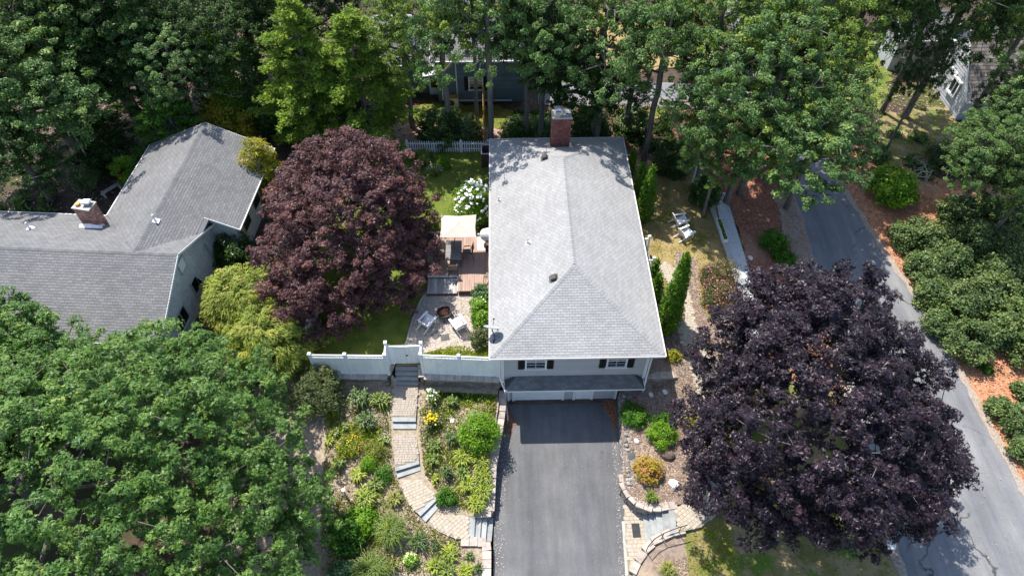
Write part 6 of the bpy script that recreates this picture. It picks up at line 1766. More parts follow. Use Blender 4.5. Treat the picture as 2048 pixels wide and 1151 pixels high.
# picture place of the crown, its height, kind, size, label
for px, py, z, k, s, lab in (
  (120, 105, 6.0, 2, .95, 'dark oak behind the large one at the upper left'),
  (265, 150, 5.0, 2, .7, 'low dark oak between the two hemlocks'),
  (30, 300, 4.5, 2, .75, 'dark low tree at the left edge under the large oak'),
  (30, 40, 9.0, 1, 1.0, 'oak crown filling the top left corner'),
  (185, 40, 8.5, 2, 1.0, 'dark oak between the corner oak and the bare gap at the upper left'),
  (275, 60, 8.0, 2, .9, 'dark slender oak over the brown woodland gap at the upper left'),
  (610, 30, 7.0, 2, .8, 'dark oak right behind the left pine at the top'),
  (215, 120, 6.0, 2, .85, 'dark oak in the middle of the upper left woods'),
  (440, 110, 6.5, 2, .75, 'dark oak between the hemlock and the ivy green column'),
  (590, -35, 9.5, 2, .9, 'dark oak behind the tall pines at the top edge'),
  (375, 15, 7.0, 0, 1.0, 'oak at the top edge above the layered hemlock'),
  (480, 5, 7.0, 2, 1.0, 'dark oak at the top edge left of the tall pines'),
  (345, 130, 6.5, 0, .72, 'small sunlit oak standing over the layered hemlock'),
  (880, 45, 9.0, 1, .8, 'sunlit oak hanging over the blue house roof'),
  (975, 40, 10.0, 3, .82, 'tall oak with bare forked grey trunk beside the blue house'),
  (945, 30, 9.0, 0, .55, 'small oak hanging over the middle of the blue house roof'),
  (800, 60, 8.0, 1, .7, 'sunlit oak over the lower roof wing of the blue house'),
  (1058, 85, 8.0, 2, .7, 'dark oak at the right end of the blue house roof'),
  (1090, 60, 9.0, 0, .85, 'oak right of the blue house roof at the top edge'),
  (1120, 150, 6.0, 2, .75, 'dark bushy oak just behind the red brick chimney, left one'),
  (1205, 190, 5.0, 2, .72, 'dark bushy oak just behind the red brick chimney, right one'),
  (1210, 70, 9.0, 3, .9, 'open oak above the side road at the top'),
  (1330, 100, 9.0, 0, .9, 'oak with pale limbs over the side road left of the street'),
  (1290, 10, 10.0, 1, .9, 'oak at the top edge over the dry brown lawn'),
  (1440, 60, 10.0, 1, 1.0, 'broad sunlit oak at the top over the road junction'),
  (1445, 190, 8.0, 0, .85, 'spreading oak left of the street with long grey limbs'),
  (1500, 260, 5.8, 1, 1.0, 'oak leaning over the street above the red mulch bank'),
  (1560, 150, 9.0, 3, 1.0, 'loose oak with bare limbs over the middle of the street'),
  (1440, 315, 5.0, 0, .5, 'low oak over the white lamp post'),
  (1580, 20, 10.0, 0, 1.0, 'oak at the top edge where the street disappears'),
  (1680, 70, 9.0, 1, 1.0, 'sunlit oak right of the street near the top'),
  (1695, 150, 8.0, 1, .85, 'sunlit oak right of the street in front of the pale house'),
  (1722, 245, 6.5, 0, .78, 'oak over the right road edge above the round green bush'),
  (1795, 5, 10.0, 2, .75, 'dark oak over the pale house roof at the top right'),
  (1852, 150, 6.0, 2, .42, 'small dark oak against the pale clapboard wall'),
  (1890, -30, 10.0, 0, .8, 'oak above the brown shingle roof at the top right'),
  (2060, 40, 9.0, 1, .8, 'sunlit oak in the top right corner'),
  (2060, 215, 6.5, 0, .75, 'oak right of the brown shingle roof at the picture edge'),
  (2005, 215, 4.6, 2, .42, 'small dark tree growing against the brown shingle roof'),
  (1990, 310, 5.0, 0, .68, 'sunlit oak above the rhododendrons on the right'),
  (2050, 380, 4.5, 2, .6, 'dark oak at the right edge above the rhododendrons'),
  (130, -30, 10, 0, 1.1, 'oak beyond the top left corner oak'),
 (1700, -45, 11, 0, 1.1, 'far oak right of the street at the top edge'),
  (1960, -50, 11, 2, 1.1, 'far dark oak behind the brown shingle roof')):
    rz = (px * 7 + py * 3) % 628 / 100
    x, y = at(px, py, z)
    h_ = Hs(x, y)
    zs = (z - h_) / OAKH[k]
    s *= .80 if px > 1250 else .92
    sc = (s, s, max(.55, zs))
    while inside(ROAD, x - .6, y) or inside(ROAD, x + .6, y): x += .3 if x > 22.2 else -.3
    if not used[k]:
        used[k] = True; o = OAKS[k]; o.location = (x, y, h_); o.rotation_euler = (0, 0, rz); o.scale = sc; o['label'] = lab
    else: copy_thing(OAKS[k], (x, y, h_), rz, lab, sc)
# ------------------------------------------------------------------ pines, hemlocks, columns of green
def pine(name, label, px, py, h, r, seed, mat='leaf_pine', base_z=1.2, step=.62, leaf=.26, per=15, droop=.0, bark='bark_pale', nb=8, dens=1.0):
    """whorls of level branches, needles in tufts along the outer half of each"""
    rng = np.random.default_rng(seed); random.seed(seed)
    x, y, z0 = gp(px, py)
    root = thing(name, label, 'tree', (x, y, z0))
    m = MB(); m.tube([(0, 0, -.1), (.1, 0, h * .5), (0, .05, h)], [.2, .13, .03], 8)
    Cs, Ds = [], []
    z = base_z
    while z < h - .2:
        f = (z - base_z) / (h - base_z)
        L0 = r * (1 - f) ** .75 * (.75 if f < .12 else 1) + .25
        for k in range(nb):
            a_ = rng.uniform(0, 6.28); L = L0 * rng.uniform(.6, 1.12)
            tip = np.array([math.cos(a_) * L, math.sin(a_) * L, z + L * (.12 - droop) + rng.normal() * .1])
            m.tube([(0, 0, z), (tip[0] * .5, tip[1] * .5, z + L * .03), tuple(tip)], [.03 + .02 * L / 3, .025, .01], 4, cap=False)
            nt = max(3, int(L * 5 * dens))
            for q in rng.uniform(.32, 1.02, nt):
                side = rng.normal() * .3 * (1.15 - q) * L * .6
                Cs.append([tip[0] * q - math.sin(a_) * side, tip[1] * q + math.cos(a_) * side, z + (tip[2] - z) * q + rng.normal() * .06])
                Ds.append([math.cos(a_), math.sin(a_), .5])
        z += step * rng.uniform(.8, 1.2)
    C, D = np.array(Cs), np.array(Ds)
    n = len(C)
    off = unit(rng, n * per).reshape(n, per, 3) * rng.uniform(.1, .36, (n, per, 1)); off[:, :, 2] *= .5
    pos = (C[:, None] + off).reshape(-1, 3)
    along = (off * 2.2 + D[:, None] * .5).reshape(-1, 3); along[:, 2] += .25 - droop
    nr = rng.normal(size=pos.shape) * .5; nr[:, 2] += 1
    t = (.5 * rng.uniform(0, 1, (n, 1)) + .5 * rng.uniform(0, 1, (n, per))).reshape(-1)
    link(bpy.data.objects.new('crown', leaf_mesh('crown', pos, nr, leaf * rng.uniform(.7, 1.2, len(pos)), t, 'needle', mat, rng, along)), root)
    link(bpy.data.objects.new('trunk', m.mesh('trunk', bark, None, True)), root)
    return root
pine('pine_tree', 'tall light green pine with pale dead twigs, left of two', 648, 285, 11.5, 4.4, 31, dens=1.4, nb=10)
pine('pine_tree', 'tall light green pine overlapping the solar panels, right of two', 742, 290, 11, 4.2, 32, dens=1.4, nb=10)
pine('pine_tree', 'short dark pine behind the purple maple near the picket fence', 715, 300, 5, 2.3, 33, 'leaf_dark')
pine('hemlock_tree', 'broad layered hemlock behind the left house ridge', 375, 318, 6.2, 3.3, 34, 'leaf_juniper', .4, .45, .3, 14, .22, 'bark', 9)
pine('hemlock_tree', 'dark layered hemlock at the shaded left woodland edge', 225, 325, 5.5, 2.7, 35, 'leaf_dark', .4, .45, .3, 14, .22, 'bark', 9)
pine('hemlock_tree', 'deep green hemlock at the foot of the tall pines', 600, 262, 5.5, 2.0, 36, 'leaf_juniper', .3, .42, .28, 14, .15, 'bark', 9)
for px, py, h, r, sd_, mt, lb in ((492, 268, 8.5, 1.35, 41, 'leaf_thuja', 'tall ivy green arborvitae column left of the pines'), (545, 262, 7.5, 1.5, 42, 'leaf_dark', 'tall dark arborvitae column in front of the pines'),
    (440, 235, 7.5, 1.3, 43, 'leaf_dark', 'dark slender evergreen column behind the left house')):
    shrub('arborvitae', lb, 'tree', px, py, r, 'cone', h, mt, .12, sd_, dens=.75, cr=.24)
# bare pale twigs standing in the woods
def dead_branch(px, py, z, seed, label, s=1.0):
    rg = random.Random(seed); x, y = at(px, py, z)
    g_ = Hs(x, y); m = MB()
    m.tube([(x, y, g_), (x + .1, y, z - 1.5 * s), (x, y, z)], [.07, .05, .035], 6)
    for k in range(7):
        a_ = rg.uniform(0, 6.28); b0 = Vector((x, y, z - rg.uniform(0, 1.3) * s)); L = rg.uniform(.8, 1.7) * s
        e1 = b0 + Vector((math.cos(a_), math.sin(a_), rg.uniform(.1, .5))) * L * .55; e2 = b0 + Vector((math.cos(a_ + .3), math.sin(a_ + .3), rg.uniform(.1, .4))) * L
        m.tube([b0, e1, e2], [.028, .02, .009], 5)
        for j in range(3): 
            q = e1.lerp(e2, rg.random()); m.tube([q, q + Vector((rg.uniform(-1, 1), rg.uniform(-1, 1), rg.uniform(0, .6))) * .5 * s], [.012, .006], 4)
    tag(m.obj('dead_tree', 'twig'), label, 'tree')
dead_branch(430, 168, 4.6, 3, 'bare pale dead branches in the dark woods behind the left house')
dead_branch(122, 232, 5.0, 4, 'bare pale twigs beside the trunk of the large upper left oak')
dead_branch(1865, 340, 1.6, 6, 'heap of grey dead brush beside the right road verge', 1.1)

# ------------------------------------------------------------------ evergreens and bushes
def cone_to(px, py, pytop, r, lb, seed, mat='leaf_thuja', name='arborvitae', **kw):
    x, y, z = gp(px, py)
    h = wall_at(px + (px - 1024) * (py - pytop) / (1700 - py), pytop, y)[1] - z
    return shrub(name, lb, 'shrub', px, py, r, 'cone', h, mat, .10, seed, **kw)
cone_to(1330, 662, 507, .72, 'tall bright green arborvitae by the upper paver path', 51, dens=1.3)
cone_to(1343, 640, 535, .5, 'lower arborvitae merged with the tall one by the paver path', 52, dens=1.3)
cone_to(1302, 572, 522, .36, 'small arborvitae by the house wall, farther of two', 53, dens=1.5)
cone_to(1307, 600, 548, .38, 'small arborvitae by the house wall, nearer of two', 54, dens=1.5)
cone_to(1285, 440, 333, .62, 'tall arborvitae on the far side lawn along the house', 55, dens=1.3)
cone_to(1275, 395, 328, .5, 'arborvitae behind the tall one along the house on the side lawn', 56, dens=1.3)
cone_to(1258, 350, 300, .4, 'thin arborvitae near the right rear house corner', 57, dens=1.4)
cone_to(1322, 345, 262, .8, 'dark evergreen column at the far corner of the side lawn', 58, 'leaf_dark')
cone_to(1352, 352, 270, .9, 'dark evergreen column left of the white lamp post', 59, 'leaf_dark')
S = shrub
S('yew', 'dark rounded yew in front of the white lamp post', 'shrub', 1405, 405, 1.15, 'feather', 2.0, 'leaf_dark', .1, 60)
S('yew', 'dark green yew against the left house by the small roof corner', 'shrub', 478, 520, 1.5, 'feather', 2.0, 'leaf_dark', .11, 61)
S('japanese_maple', 'yellow green weeping maple mound, upper broad part by the left house', 'shrub', 505, 630, 2.5, 'weeping', 3.8, 'leaf_weeping', .115, 62, dens=1.25, per=95)
S('japanese_maple', 'yellow green weeping maple mound, lower part beside the white fence', 'shrub', 550, 715, 2.4, 'weeping', 3.7, 'leaf_weeping', .115, 63, dens=1.25, per=95)
S('shrub', 'golden rounded shrub behind the left house ridge', 'shrub', 468, 282, 2.1, 'leafy', 3.6, 'leaf_gold', .14, 64)
S('arborvitae', 'golden green arborvitae at the right corner of the left house roof', 'shrub', 540, 388, 1.45, 'feather', 4.4, 'leaf_gold', .12, 65)
S('arborvitae', 'low golden arborvitae between the left house roof and purple maple', 'shrub', 522, 402, 1.1, 'feather', 2.8, 'leaf_gold', .11, 66)
S('shrub', 'yellow green shrub behind the top of the purple maple', 'shrub', 632, 285, 1.3, 'leafy', 1.9, 'leaf_gold', .13, 67)
S('shrub', 'bright green shrub tucked against the left house eave', 'shrub', 268, 365, .95, 'leafy', 2.3, 'leaf_bright', .12, 68)
S('shrub', 'dark leafy shrub below the grey oak trunk behind the left house', 'shrub', 180, 370, 1.2, 'leafy', 1.5, 'leaf_rhodo', .13, 69)
S('shrub', 'small green shrub in the shaded yard behind the left house', 'shrub', 78, 362, .8, 'leafy', 1.0, 'leaf_oak', .12, 70)
S('rhododendron', 'large dark rhododendron behind the picket fence', 'shrub', 885, 275, 2.0, 'leafy', 2.2, 'leaf_dark', .16, 71)
S('rhododendron', 'dark rhododendron behind the picket fence near the wooden fence', 'shrub', 935, 272, 1.2, 'leafy', 1.6, 'leaf_rhodo', .15, 72)
S('rhododendron', 'dark bush behind the rear left house corner', 'shrub', 1035, 275, 1.4, 'leafy', 1.4, 'leaf_dark', .15, 73)
S('rhododendron', 'dark bush behind the house left of the brick chimney', 'shrub', 1085, 272, 1.1, 'leafy', 1.5, 'leaf_oak', .15, 74)
S('rhododendron', 'dark bush behind the house right of the brick chimney', 'shrub', 1180, 275, 1.6, 'leafy', 2.3, 'leaf_dark', .15, 75)
S('rhododendron', 'dark bush at the right rear house corner', 'shrub', 1262, 258, 1.3, 'leafy', 1.8, 'leaf_rhodo', .15, 76)
S('hydrangea', 'green hydrangea covered in white flower heads beside the house', 'shrub', 951, 440, 1.25, 'leafy', 3.1, 'leaf_bright', .12, 77, flowers=('flower_white', .115, 150, True))
S('shrub', 'hosta clump in the back lawn bed under the picket fence', 'shrub', 885, 332, .55, 'leafy', .6, 'leaf_bright', .14, 78)
S('shrub', 'green perennials beside the purple maple in the back lawn bed', 'shrub', 845, 322, .8, 'leafy', .7, 'leaf_oak_warm', .12, 79)
blades('grass_clump', 'grey green grass clump in the back lawn bed', 'plant', 868, 350, .7, .8, 120, 'leaf_fountain', .02, 80)
for i, (py, mt, fl) in enumerate(((598, 'leaf_bluegreen', None), (622, 'leaf_bright', ('flower_white', .1, 14, False)), (650, 'leaf_bright', ('flower_white', .1, 12, False)), (684, 'leaf_olive', ('flower_pink', .1, 8, False)))):
    S('rose_bush', ('grey green bush at the deck corner by the house wall', 'green bush with cream blooms below the deck by the house wall', 'bright green bush with a few white blooms beside the satellite dish', 'dull green rose bush at the front end of the house wall bed')[i],
      'shrub', 966 - i * 1.5, py, .62 + .06 * (i == 3), 'leafy', 1.15, mt, .1, 81 + i, flowers=fl)
S('hydrangea', 'pink flowered shrub in the shade inside the left white fence', 'shrub', 646, 682, .75, 'leafy', 1.0, 'leaf_oak_warm', .12, 86, flowers=('flower_pink', .13, 40, False))
S('juniper', 'large feathery olive green juniper in front of the left white fence', 'shrub', 642, 800, 1.5, 'feather', 2.1, 'leaf_olive', .1, 87, dens=1.1)
S('shrub', 'round bright green shrub beside the driveway wall', 'shrub', 960, 875, 1.2, 'leafy', 1.6, 'leaf_bright', .1, 88, dens=1.1, lump=.08)
S('shrub', 'leafy green shrub under the big green maple, farther of two', 'shrub', 727, 1048, .75, 'leafy', 1.1, 'leaf_bright', .13, 89)
S('shrub', 'leafy green shrub under the big green maple, nearer of two', 'shrub', 697, 1072, 1.0, 'leafy', 1.3, 'leaf_juniper', .13, 90)
S('shrub', 'blue green shrub at the bottom edge under the big green maple', 'shrub', 684, 1146, .65, 'leafy', .8, 'leaf_bluegreen', .11, 91)
S('hydrangea', 'small pale lime hydrangea ball in the lower left bed', 'shrub', 822, 1120, .34, 'leafy', .45, 'leaf_bright', .1, 92, flowers=('flower_lime', .055, 60, True))
S('juniper', 'dark green low juniper beside the fieldstone wall', 'shrub', 1266, 835, .85, 'feather', .7, 'leaf_juniper', .085, 93, dens=1.2)
S('shrub', 'round glossy green shrub in the right bed', 'shrub', 1323, 875, .82, 'leafy', .85, 'leaf_bright', .095, 94)
S('shrub', 'small dark shrub touching the back of the glossy green one', 'shrub', 1320, 848, .5, 'leafy', .7, 'leaf_juniper', .08, 95)
S('shrub', 'yellow and pink variegated shrub in the right bed', 'shrub', 1294, 945, .72, 'leafy', .95, 'leaf_coleus', .11, 96)
S('shrub', 'small chartreuse shrub at the edge of the black maple shade', 'shrub', 1377, 846, .42, 'leafy', .5, 'leaf_gold', .1, 97)
S('shrub', 'small yellow green perennial by the corner of the short block wall', 'shrub', 1345, 715, .4, 'leafy', .5, 'leaf_gold', .1, 98)
S('spirea', 'pinkish green spirea bush on the side lawn, farther of two', 'shrub', 1433, 562, 1.2, 'leafy', 1.35, 'leaf_spirea', .09, 99, flowers=('flower_pink', .1, 110, False))
S('spirea', 'pinkish green spirea bush on the side lawn, nearer of two', 'shrub', 1435, 600, 1.2, 'leafy', 1.35, 'leaf_spirea', .09, 100, flowers=('flower_pink', .1, 130, False))
S('shrub', 'green shrub on the red mulch bank, farther of two', 'shrub', 1545, 490, .95, 'leafy', 1.0, 'leaf_juniper', .13, 101)
S('shrub', 'green shrub on the red mulch bank, nearer of two', 'shrub', 1567, 525, .75, 'leafy', .8, 'leaf_juniper', .13, 102)
S('shrub', 'bright round green bush at the right road edge under the oaks', 'shrub', 1778, 395, 1.75, 'leafy', 2.3, 'leaf_bright', .16, 103)
S('shrub', 'tan ornamental grass mound in the bare yard on the right', 'shrub', 1870, 320, .9, 'feather', 1.1, 'leaf_olive', .1, 104)
S('shrub', 'dark spreading shrub beside the bare yard on the right', 'shrub', 1925, 325, 1.5, 'leafy', 1.8, 'leaf_oak', .15, 105)
RH = [(1850, 470, 1.5, 2.0), (1905, 425, 1.5, 2.4), (1838, 525, 1.2, 1.7), (1885, 520, 1.5, 2.2), (1935, 480, 1.5, 2.4), (1905, 600, 1.6, 2.1), (1860, 580, 1.2, 1.7), (1965, 590, 1.5, 2.3), (2005, 500, 1.7, 2.4), (2030, 430, 1.6, 2.4),
      (1930, 680, 1.6, 2.0), (1985, 655, 1.3, 2.1), (2040, 590, 1.5, 2.3), (2045, 690, 1.4, 2.1), (1965, 430, 1.4, 2.3)]
RH += [(1806, 462, 1.2, 1.6), (1875, 640, 1.0, 1.4), (1975, 545, 1.4, 2.2), (2020, 650, 1.4, 2.1)]
RL = ['rhododendron nearest the road at the upper end of the orange mulch', 'yellowish rhododendron at the back of the upper right clump', 'low rhododendron touching the road edge below the first one', 'rhododendron in the middle of the upper right clump', 'rhododendron behind the middle of the upper right clump',
      'large rhododendron bulging towards the road halfway down', 'small rhododendron over the road edge halfway down', 'rhododendron right of the halfway bulge', 'tall rhododendron on the right of the dark gap', 'rhododendron at the right edge near the top of the clump',
      'lowest big rhododendron above the bare orange mulch', 'rhododendron behind the lowest big one', 'rhododendron at the right edge above the lowest pair', 'rhododendron at the right edge above the bare orange mulch', 'tallest rhododendron at the back under the dark oaks', 'first small rhododendron at the far end of the clump by the road', 'small rhododendron between the halfway bulge and the lowest big one', 'rhododendron filling the dark gap in the right clump', 'rhododendron between the lowest pair and the right edge']
for i, ((px, py, r, h), lb) in enumerate(zip(RH, RL)): S('rhododendron', lb, 'shrub', px, py + 22, r, 'leafy', h, 'leaf_rhodo', .15, 110 + i, group='rhododendrons right of the road', lump=.2)
S('shrub', 'tiny green seedling alone on the orange mulch', 'shrub', 1971, 740, .35, 'leafy', .4, 'leaf_juniper', .1, 130)
for i, (px, py, r, h, lb) in enumerate(((2040, 790, .6, .8, 'small green shrub at the right edge below the bare mulch'), (1990, 818, .65, .8, 'low shrub at the road edge in the lower right'), (2030, 850, 1.2, 1.3, 'wide green shrub at the right edge in the lower right'), (2045, 905, 1.0, 1.2, 'lowest green shrub at the right picture edge'))):
    S('shrub', lb, 'shrub', px, py, r, 'leafy', h, 'leaf_rhodo', .13, 131 + i)

# ------------------------------------------------------------------ bed plants
BL = [ # px, py, reach, height, blades, leaf, width, label
 (722, 806, .75, 1.0, 150, 'leaf_blade_dark', .028, 'tall dark iris clump below the left white fence'),
 (764, 806, .62, .75, 120, 'leaf_blade', .03, 'green daylily clump between the dark iris and the steps'),
 (737, 848, .7, .85, 140, 'leaf_blade_dark', .026, 'dark iris clump left of the upper path'),
 (673, 868, .35, .4, 60, 'leaf_blade', .03, 'small daylily left of the yellow flowers'),
 (661, 885, .3, .35, 50, 'leaf_blade_light', .03, 'pale small daylily at the left end of the sunny bed'),
 (692, 855, .3, .4, 50, 'leaf_blade', .03, 'little daylily above the yellow flowers'),
 (768, 882, .36, .45, 70, 'leaf_blade', .03, 'daylily at the left edge of the middle path'),
 (906, 808, .4, .6, 70, 'leaf_blade', .03, 'green strap leaved clump above the round bright shrub'),
 (902, 882, .5, .7, 100, 'leaf_blade_dark', .026, 'dark iris clump left of the round bright shrub'),
 (868, 895, .45, .5, 80, 'leaf_blade', .03, 'daylily right of the middle path below the yellow lilies'),
 (926, 918, .62, .6, 120, 'leaf_blade_light', .032, 'bright daylily below the round shrub, topmost of the row'),
 (678, 930, .45, .5, 80, 'leaf_blade', .03, 'daylily clump above the garden light'),
 (718, 952, .55, .5, 90, 'leaf_blade_light', .034, 'pale yellow green daylily right of the garden light'),
 (732, 1000, .72, .65, 150, 'leaf_blade_light', .034, 'large bright daylily mass right below the garden light'),
 (752, 972, .55, .5, 90, 'leaf_blade', .03, 'daylily above the large bright mass'),
 (791, 1000, .5, .5, 90, 'leaf_weed', .026, 'yellowish daylily left of the diagonal steps'),
 (866, 922, .45, .5, 80, 'leaf_blade', .03, 'daylily right of the slanting steps'),
 (895, 950, .42, .75, 90, 'leaf_blade_dark', .026, 'upright dark iris in the middle of the right path bed'),
 (871, 960, .3, .35, 50, 'leaf_blade_light', .03, 'small pale daylily right of the slanting steps'),
 (962, 928, .55, .6, 110, 'leaf_blade_light', .032, 'bright daylily beside the driveway wall, topmost'),
 (968, 955, .6, .6, 110, 'leaf_blade_light', .032, 'bright daylily beside the driveway wall, second down'),
 (938, 972, .6, .6, 110, 'leaf_blade_light', .032, 'bright daylily left of the wall row, in the middle'),
 (968, 985, .6, .6, 110, 'leaf_blade_light', .032, 'bright daylily beside the driveway wall, third down'),
 (951, 1012, .62, .6, 120, 'leaf_blade_light', .032, 'bright daylily above the narrow steps, lowest of the row'),
 (925, 950, .5, .5, 80, 'leaf_blade', .03, 'daylily inside the right path bed left of the bright row'),
 (838, 1085, .62, .65, 130, 'leaf_blade_dark', .022, 'dark grass clump below the curved lower path'),
 (871, 1092, .3, .35, 50, 'leaf_blade_dark', .026, 'small dark clump below the bend of the lower path'),
 (901, 1108, .55, .45, 100, 'leaf_blade_light', .03, 'daylily fountain under the square capstones'),
 (871, 1132, .5, .5, 90, 'leaf_blade_light', .03, 'daylily at the bottom edge, left of three'),
 (894, 1142, .55, .5, 90, 'leaf_blade', .03, 'daylily at the bottom edge, middle of three'),
 (930, 1145, .5, .5, 90, 'leaf_blade_light', .03, 'daylily at the bottom edge, right of three'),
 (939, 1112, .28, .35, 50, 'leaf_blade_dark', .024, 'small dark clump beside the lower capstones'),
 (958, 1138, .3, .45, 60, 'leaf_blade_dark', .024, 'dark sprig against the lower left driveway wall'),
 (784, 1136, .6, .6, 90, 'leaf_weed', .02, 'straw coloured grass at the bottom of the left bed'),
 (786, 1068, 1.0, 1.15, 620, 'leaf_fountain', .013, 'big round fountain grass at the bend of the left path'),
 (744, 1146, 1.05, 1.1, 560, 'leaf_fountain', .013, 'fountain grass at the bottom edge under the green maple'),
 (1300, 996, .45, .55, 100, 'leaf_blade', .024, 'iris clump above the curved wall in the right bed'),
 (1334, 1146, .6, .8, 170, 'leaf_weed', .016, 'yellowish fountain grass below the curved handrail'),
 (865, 800, .5, .8, 100, 'leaf_blade', .028, 'white flowered perennial right of the bluestone gate steps'),
 (865, 848, .5, .7, 110, 'leaf_blade_dark', .026, 'yellow lily clump right of the upper path'),
]
for i, (px, py, r, h, n, mt, w, lb) in enumerate(BL):
    fl = None
    if lb.startswith('white flowered'): fl = ('flower_white', .07, 14)
    if lb.startswith('yellow lily'): fl = ('flower_yellow', .06, 34)
    blades('grass_clump' if 'grass' in lb else ('daylily' if 'daylily' in lb else 'perennial'), lb, 'plant', px, py, r, h, n, mt, w, 200 + i, flowers=fl)
S('flower_mound', 'low mound covered in yellow flowers in the left bed', 'plant', 700, 896, .72, 'leafy', .55, 'leaf_blade', .075, 140, flowers=('flower_yellow', .07, 170, False))
S('shrub', 'leafy perennial above the slanting steps', 'plant', 739, 930, .42, 'leafy', .55, 'leaf_bright', .08, 141)
S('shrub', 'rounded green perennial left of the slanting steps', 'plant', 768, 950, .45, 'leafy', .5, 'leaf_juniper', .08, 142)
S('shrub', 'dark leafy perennial right of the diagonal steps', 'plant', 892, 1000, .5, 'leafy', .7, 'leaf_juniper', .09, 143)
S('shrub', 'small weedy shrub left of the middle path', 'plant', 751, 900, .55, 'leafy', .5, 'leaf_weed', .08, 144)

# ------------------------------------------------------------------ weeds, leaf litter, loose mulch
LB2 = ppoly((655, 790), (780, 790), (784, 900), (795, 960), (830, 1030), (900, 1075), (930, 1080), (950, 1150), (640, 1150), (650, 900))
LB3 = ppoly((840, 785), (995, 790), (985, 880), (968, 1000), (945, 1025), (890, 1005), (850, 945), (838, 860))
PATHS = [zpoly(ZA, (785, 769), (838, 769), (833, 834), (783, 834)), zpoly(ZB, (784, 850), (833, 850), (838, 920), (842, 940), (795, 955), (787, 925)), zpoly(ZC, (794, 950), (841, 940), (850, 965), (872, 992), (884, 1010), (850, 1043), (812, 1000)), zpoly(ZD, (850, 1044), (884, 1008), (910, 1022), (940, 1030), (986, 1034), (982, 1082), (912, 1080), (878, 1065))]
def weeds(name, poly, n, h, mat, seed, avoid=(), label=None):
    rng = np.random.default_rng(seed); xs = [p[0] for p in poly]; ys = [p[1] for p in poly]
    cen = rng.uniform((min(xs), min(ys)), (max(xs), max(ys)), (max(8, n // 60), 2))
    pts = []
    while len(pts) < n:
        q = cen[rng.integers(0, len(cen), n)] + rng.normal(size=(n, 2)) * .3
        pts += [tuple(p) for p in q if inside(poly, *p) and not any(inside(a_, *p) for a_ in avoid)]
    pts = np.array(pts[:n]); z = H(pts[:, 0], pts[:, 1])
    along = rng.normal(size=(n, 3)) * .6; along[:, 2] += 1
    sz = h * rng.uniform(.5, 1.4, n)
    pos = np.column_stack([pts, z + sz * .4])
    nr = rng.normal(size=(n, 3)); nr[:, 2] = nr[:, 2] * .5 + .4
    o = link(bpy.data.objects.new(name, leaf_mesh(name, pos, nr, sz, rng.uniform(0, 1, n), 'narrow', mat, rng, along))); o['kind'] = 'stuff'
weeds('weeds', LB2, 6500, .17, 'leaf_weed', 301, PATHS)
weeds('weeds', LB2, 2800, .17, 'leaf_blade', 302, PATHS)
weeds('weeds', LB3, 3400, .16, 'leaf_weed', 303, PATHS)
weeds('weeds', LB3, 1800, .16, 'leaf_blade', 304, PATHS)
weeds('weeds', LB2, 1300, .24, 'leaf_blade_light', 315, PATHS)
weeds('weeds', LB3, 600, .24, 'leaf_blade_light', 316, PATHS)
weeds('weeds', LB3, 700, .24, 'leaf_weed', 317, PATHS)
weeds('ground_cover', ppoly((868, 783), (995, 790), (985, 806), (930, 806), (870, 795)), 2400, .14, 'leaf_juniper', 305)
weeds('grass', ppoly((905, 692), (980, 692), (980, 711), (850, 706)), 1500, .14, 'leaf_blade_light', 306)
weeds('grass', FLAWN[:1] + FLAWN[1:3] + [(14, 14), (10.6, 13), (9.9, 11.7), (8.7, 11.0)], 5000, .09, 'leaf_weed', 307)
weeds('grass', ppoly((1365, 1075), (1460, 1030), (1480, 1150), (1370, 1150)), 3200, .09, 'leaf_blade_light', 308)
weeds('grass', BLAWN, 9000, .10, 'leaf_blade', 309, [GRAVEL])
weeds('grass', SLAWN, 9000, .09, 'leaf_weed', 310, [MSTRIP, UP])
weeds('undergrowth', [(-40, 31), (-26.5, 33), (-25, 40), (-12, 41), (-9, 46), (-12, 60), (-45, 60)], 5200, .5, 'leaf_oak', 311)
weeds('undergrowth', [(1, 39.5), (9, 39.5), (18, 40), (18, 43.5), (1, 44.5)], 2600, .45, 'leaf_dark', 312)
weeds('undergrowth', [(26, 38), (36, 34), (46, 36), (44, 42), (36, 42), (27, 41.5)], 2200, .4, 'leaf_oak', 313)
weeds('grass', ppoly((986, 1000), (1003, 1000), (1000, 1080), (986, 1070)), 400, .16, 'leaf_blade', 314) if False else None
AV = PATHS
scatter('mulch_chips', LB2, 9000, .075, 'chip_pale', 321, avoid=AV)
scatter('mulch_chips', LB3, 6000, .075, 'chip_pale', 322, avoid=AV)
scatter('mulch_chips', RBED, 9000, .075, 'chip', 323)
scatter('mulch_chips', MSTRIP, 5000, .07, 'chip', 324, z=.05, avoid=[UP])
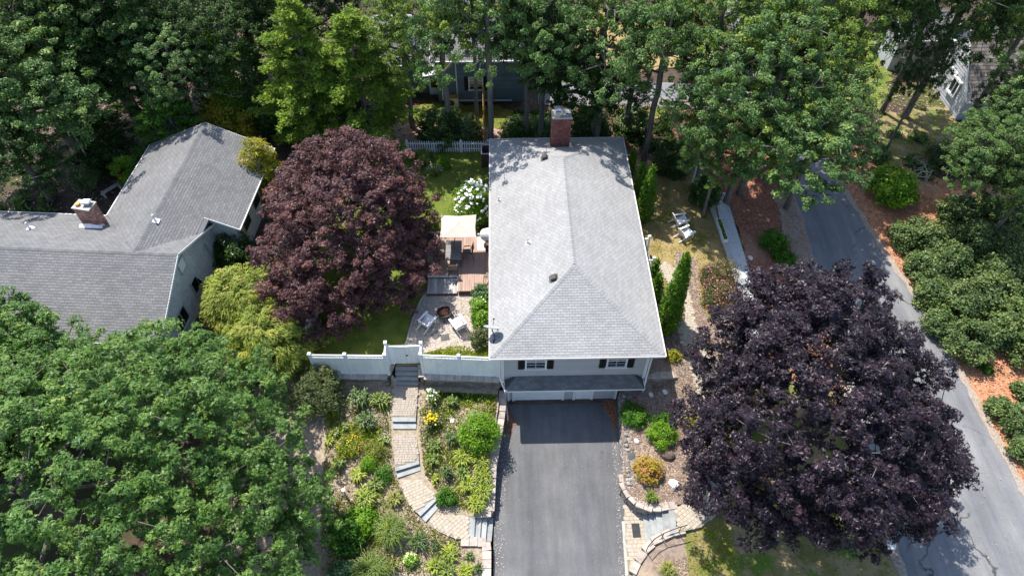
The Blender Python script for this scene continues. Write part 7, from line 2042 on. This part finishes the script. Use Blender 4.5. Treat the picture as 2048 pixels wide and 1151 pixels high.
scatter('mulch_chips', [(6.9, 5), (8.0, 5), (8.7, 11.0), (7.4, 10.4)], 2500, .075, 'chip', 325, z=.05)
scatter('mulch_chips', RMULCH, 8000, .1, 'chip_orange', 326, z=.05)
scatter('mulch_chips', [(27.9, 8), (26.8, 20), (26.15, 25.8), (25.2, 31), (24.4, 37), (27, 38), (36, 28), (36, 8)], 12000, .11, 'chip_orange', 327, z=.04)
scatter('pebbles', GRAVEL, 9000, .055, 'pebble', 328, z=.04)
scatter('pebbles', WPATH, 9000, .06, 'pebble_white', 329, z=.07)
scatter('dry_leaves', [(.1, 19.9), (.6, 18.6), (.2, 17.6), (-.1, 18.5)], 260, .1, 'dry_leaf', 330, height=-2.2, z=.015)
scatter('dry_leaves', [(6.35, 20.0), (5.5, 20.0), (6.0, 18.6), (6.25, 17.9)], 420, .1, 'dry_leaf', 331, height=-2.2, z=.015)
scatter('leaf_litter', DRIVE, 160, .045, 'litter_pale', 332, height=-2.2, z=.012)
scatter('grit_pieces', [(-.7, 6), (-.25, 6), (-.2, 10), (-.1, 14), (.3, 17.8), (-.1, 18), (-.6, 15.5), (-.72, 10.4)], 500, .045, 'pebble', 338, height=-2.2, z=.012)
scatter('grit_pieces', [(5.6, 6), (5.9, 6), (5.7, 10.2), (6.0, 15), (6.2, 17.5), (5.85, 17.3), (5.7, 14), (5.4, 10)], 420, .045, 'pebble', 339, height=-2.2, z=.012)
scatter('leaf_litter', [(18.9, 6), (19.6, 20), (20.4, 36), (24.2, 36), (26.9, 16), (27.7, 6)], 700, .07, 'litter_pale', 333, z=.045)
scatter('leaf_litter', FLAWN, 1500, .08, 'dry_leaf', 334, z=.04)
scatter('leaf_litter', [(-40, 31), (-26, 33), (-25, 40), (-12, 41), (-9, 46), (-12, 60), (-45, 60)], 6000, .13, 'litter_pale', 335)
scatter('leaf_litter', [(-9, 40), (20, 40), (20, 46), (-9, 46)], 5000, .11, 'dry_leaf', 336)
scatter('leaf_litter', [(28, 36), (46, 36), (46, 52), (26, 52)], 4000, .13, 'litter_pale', 337)
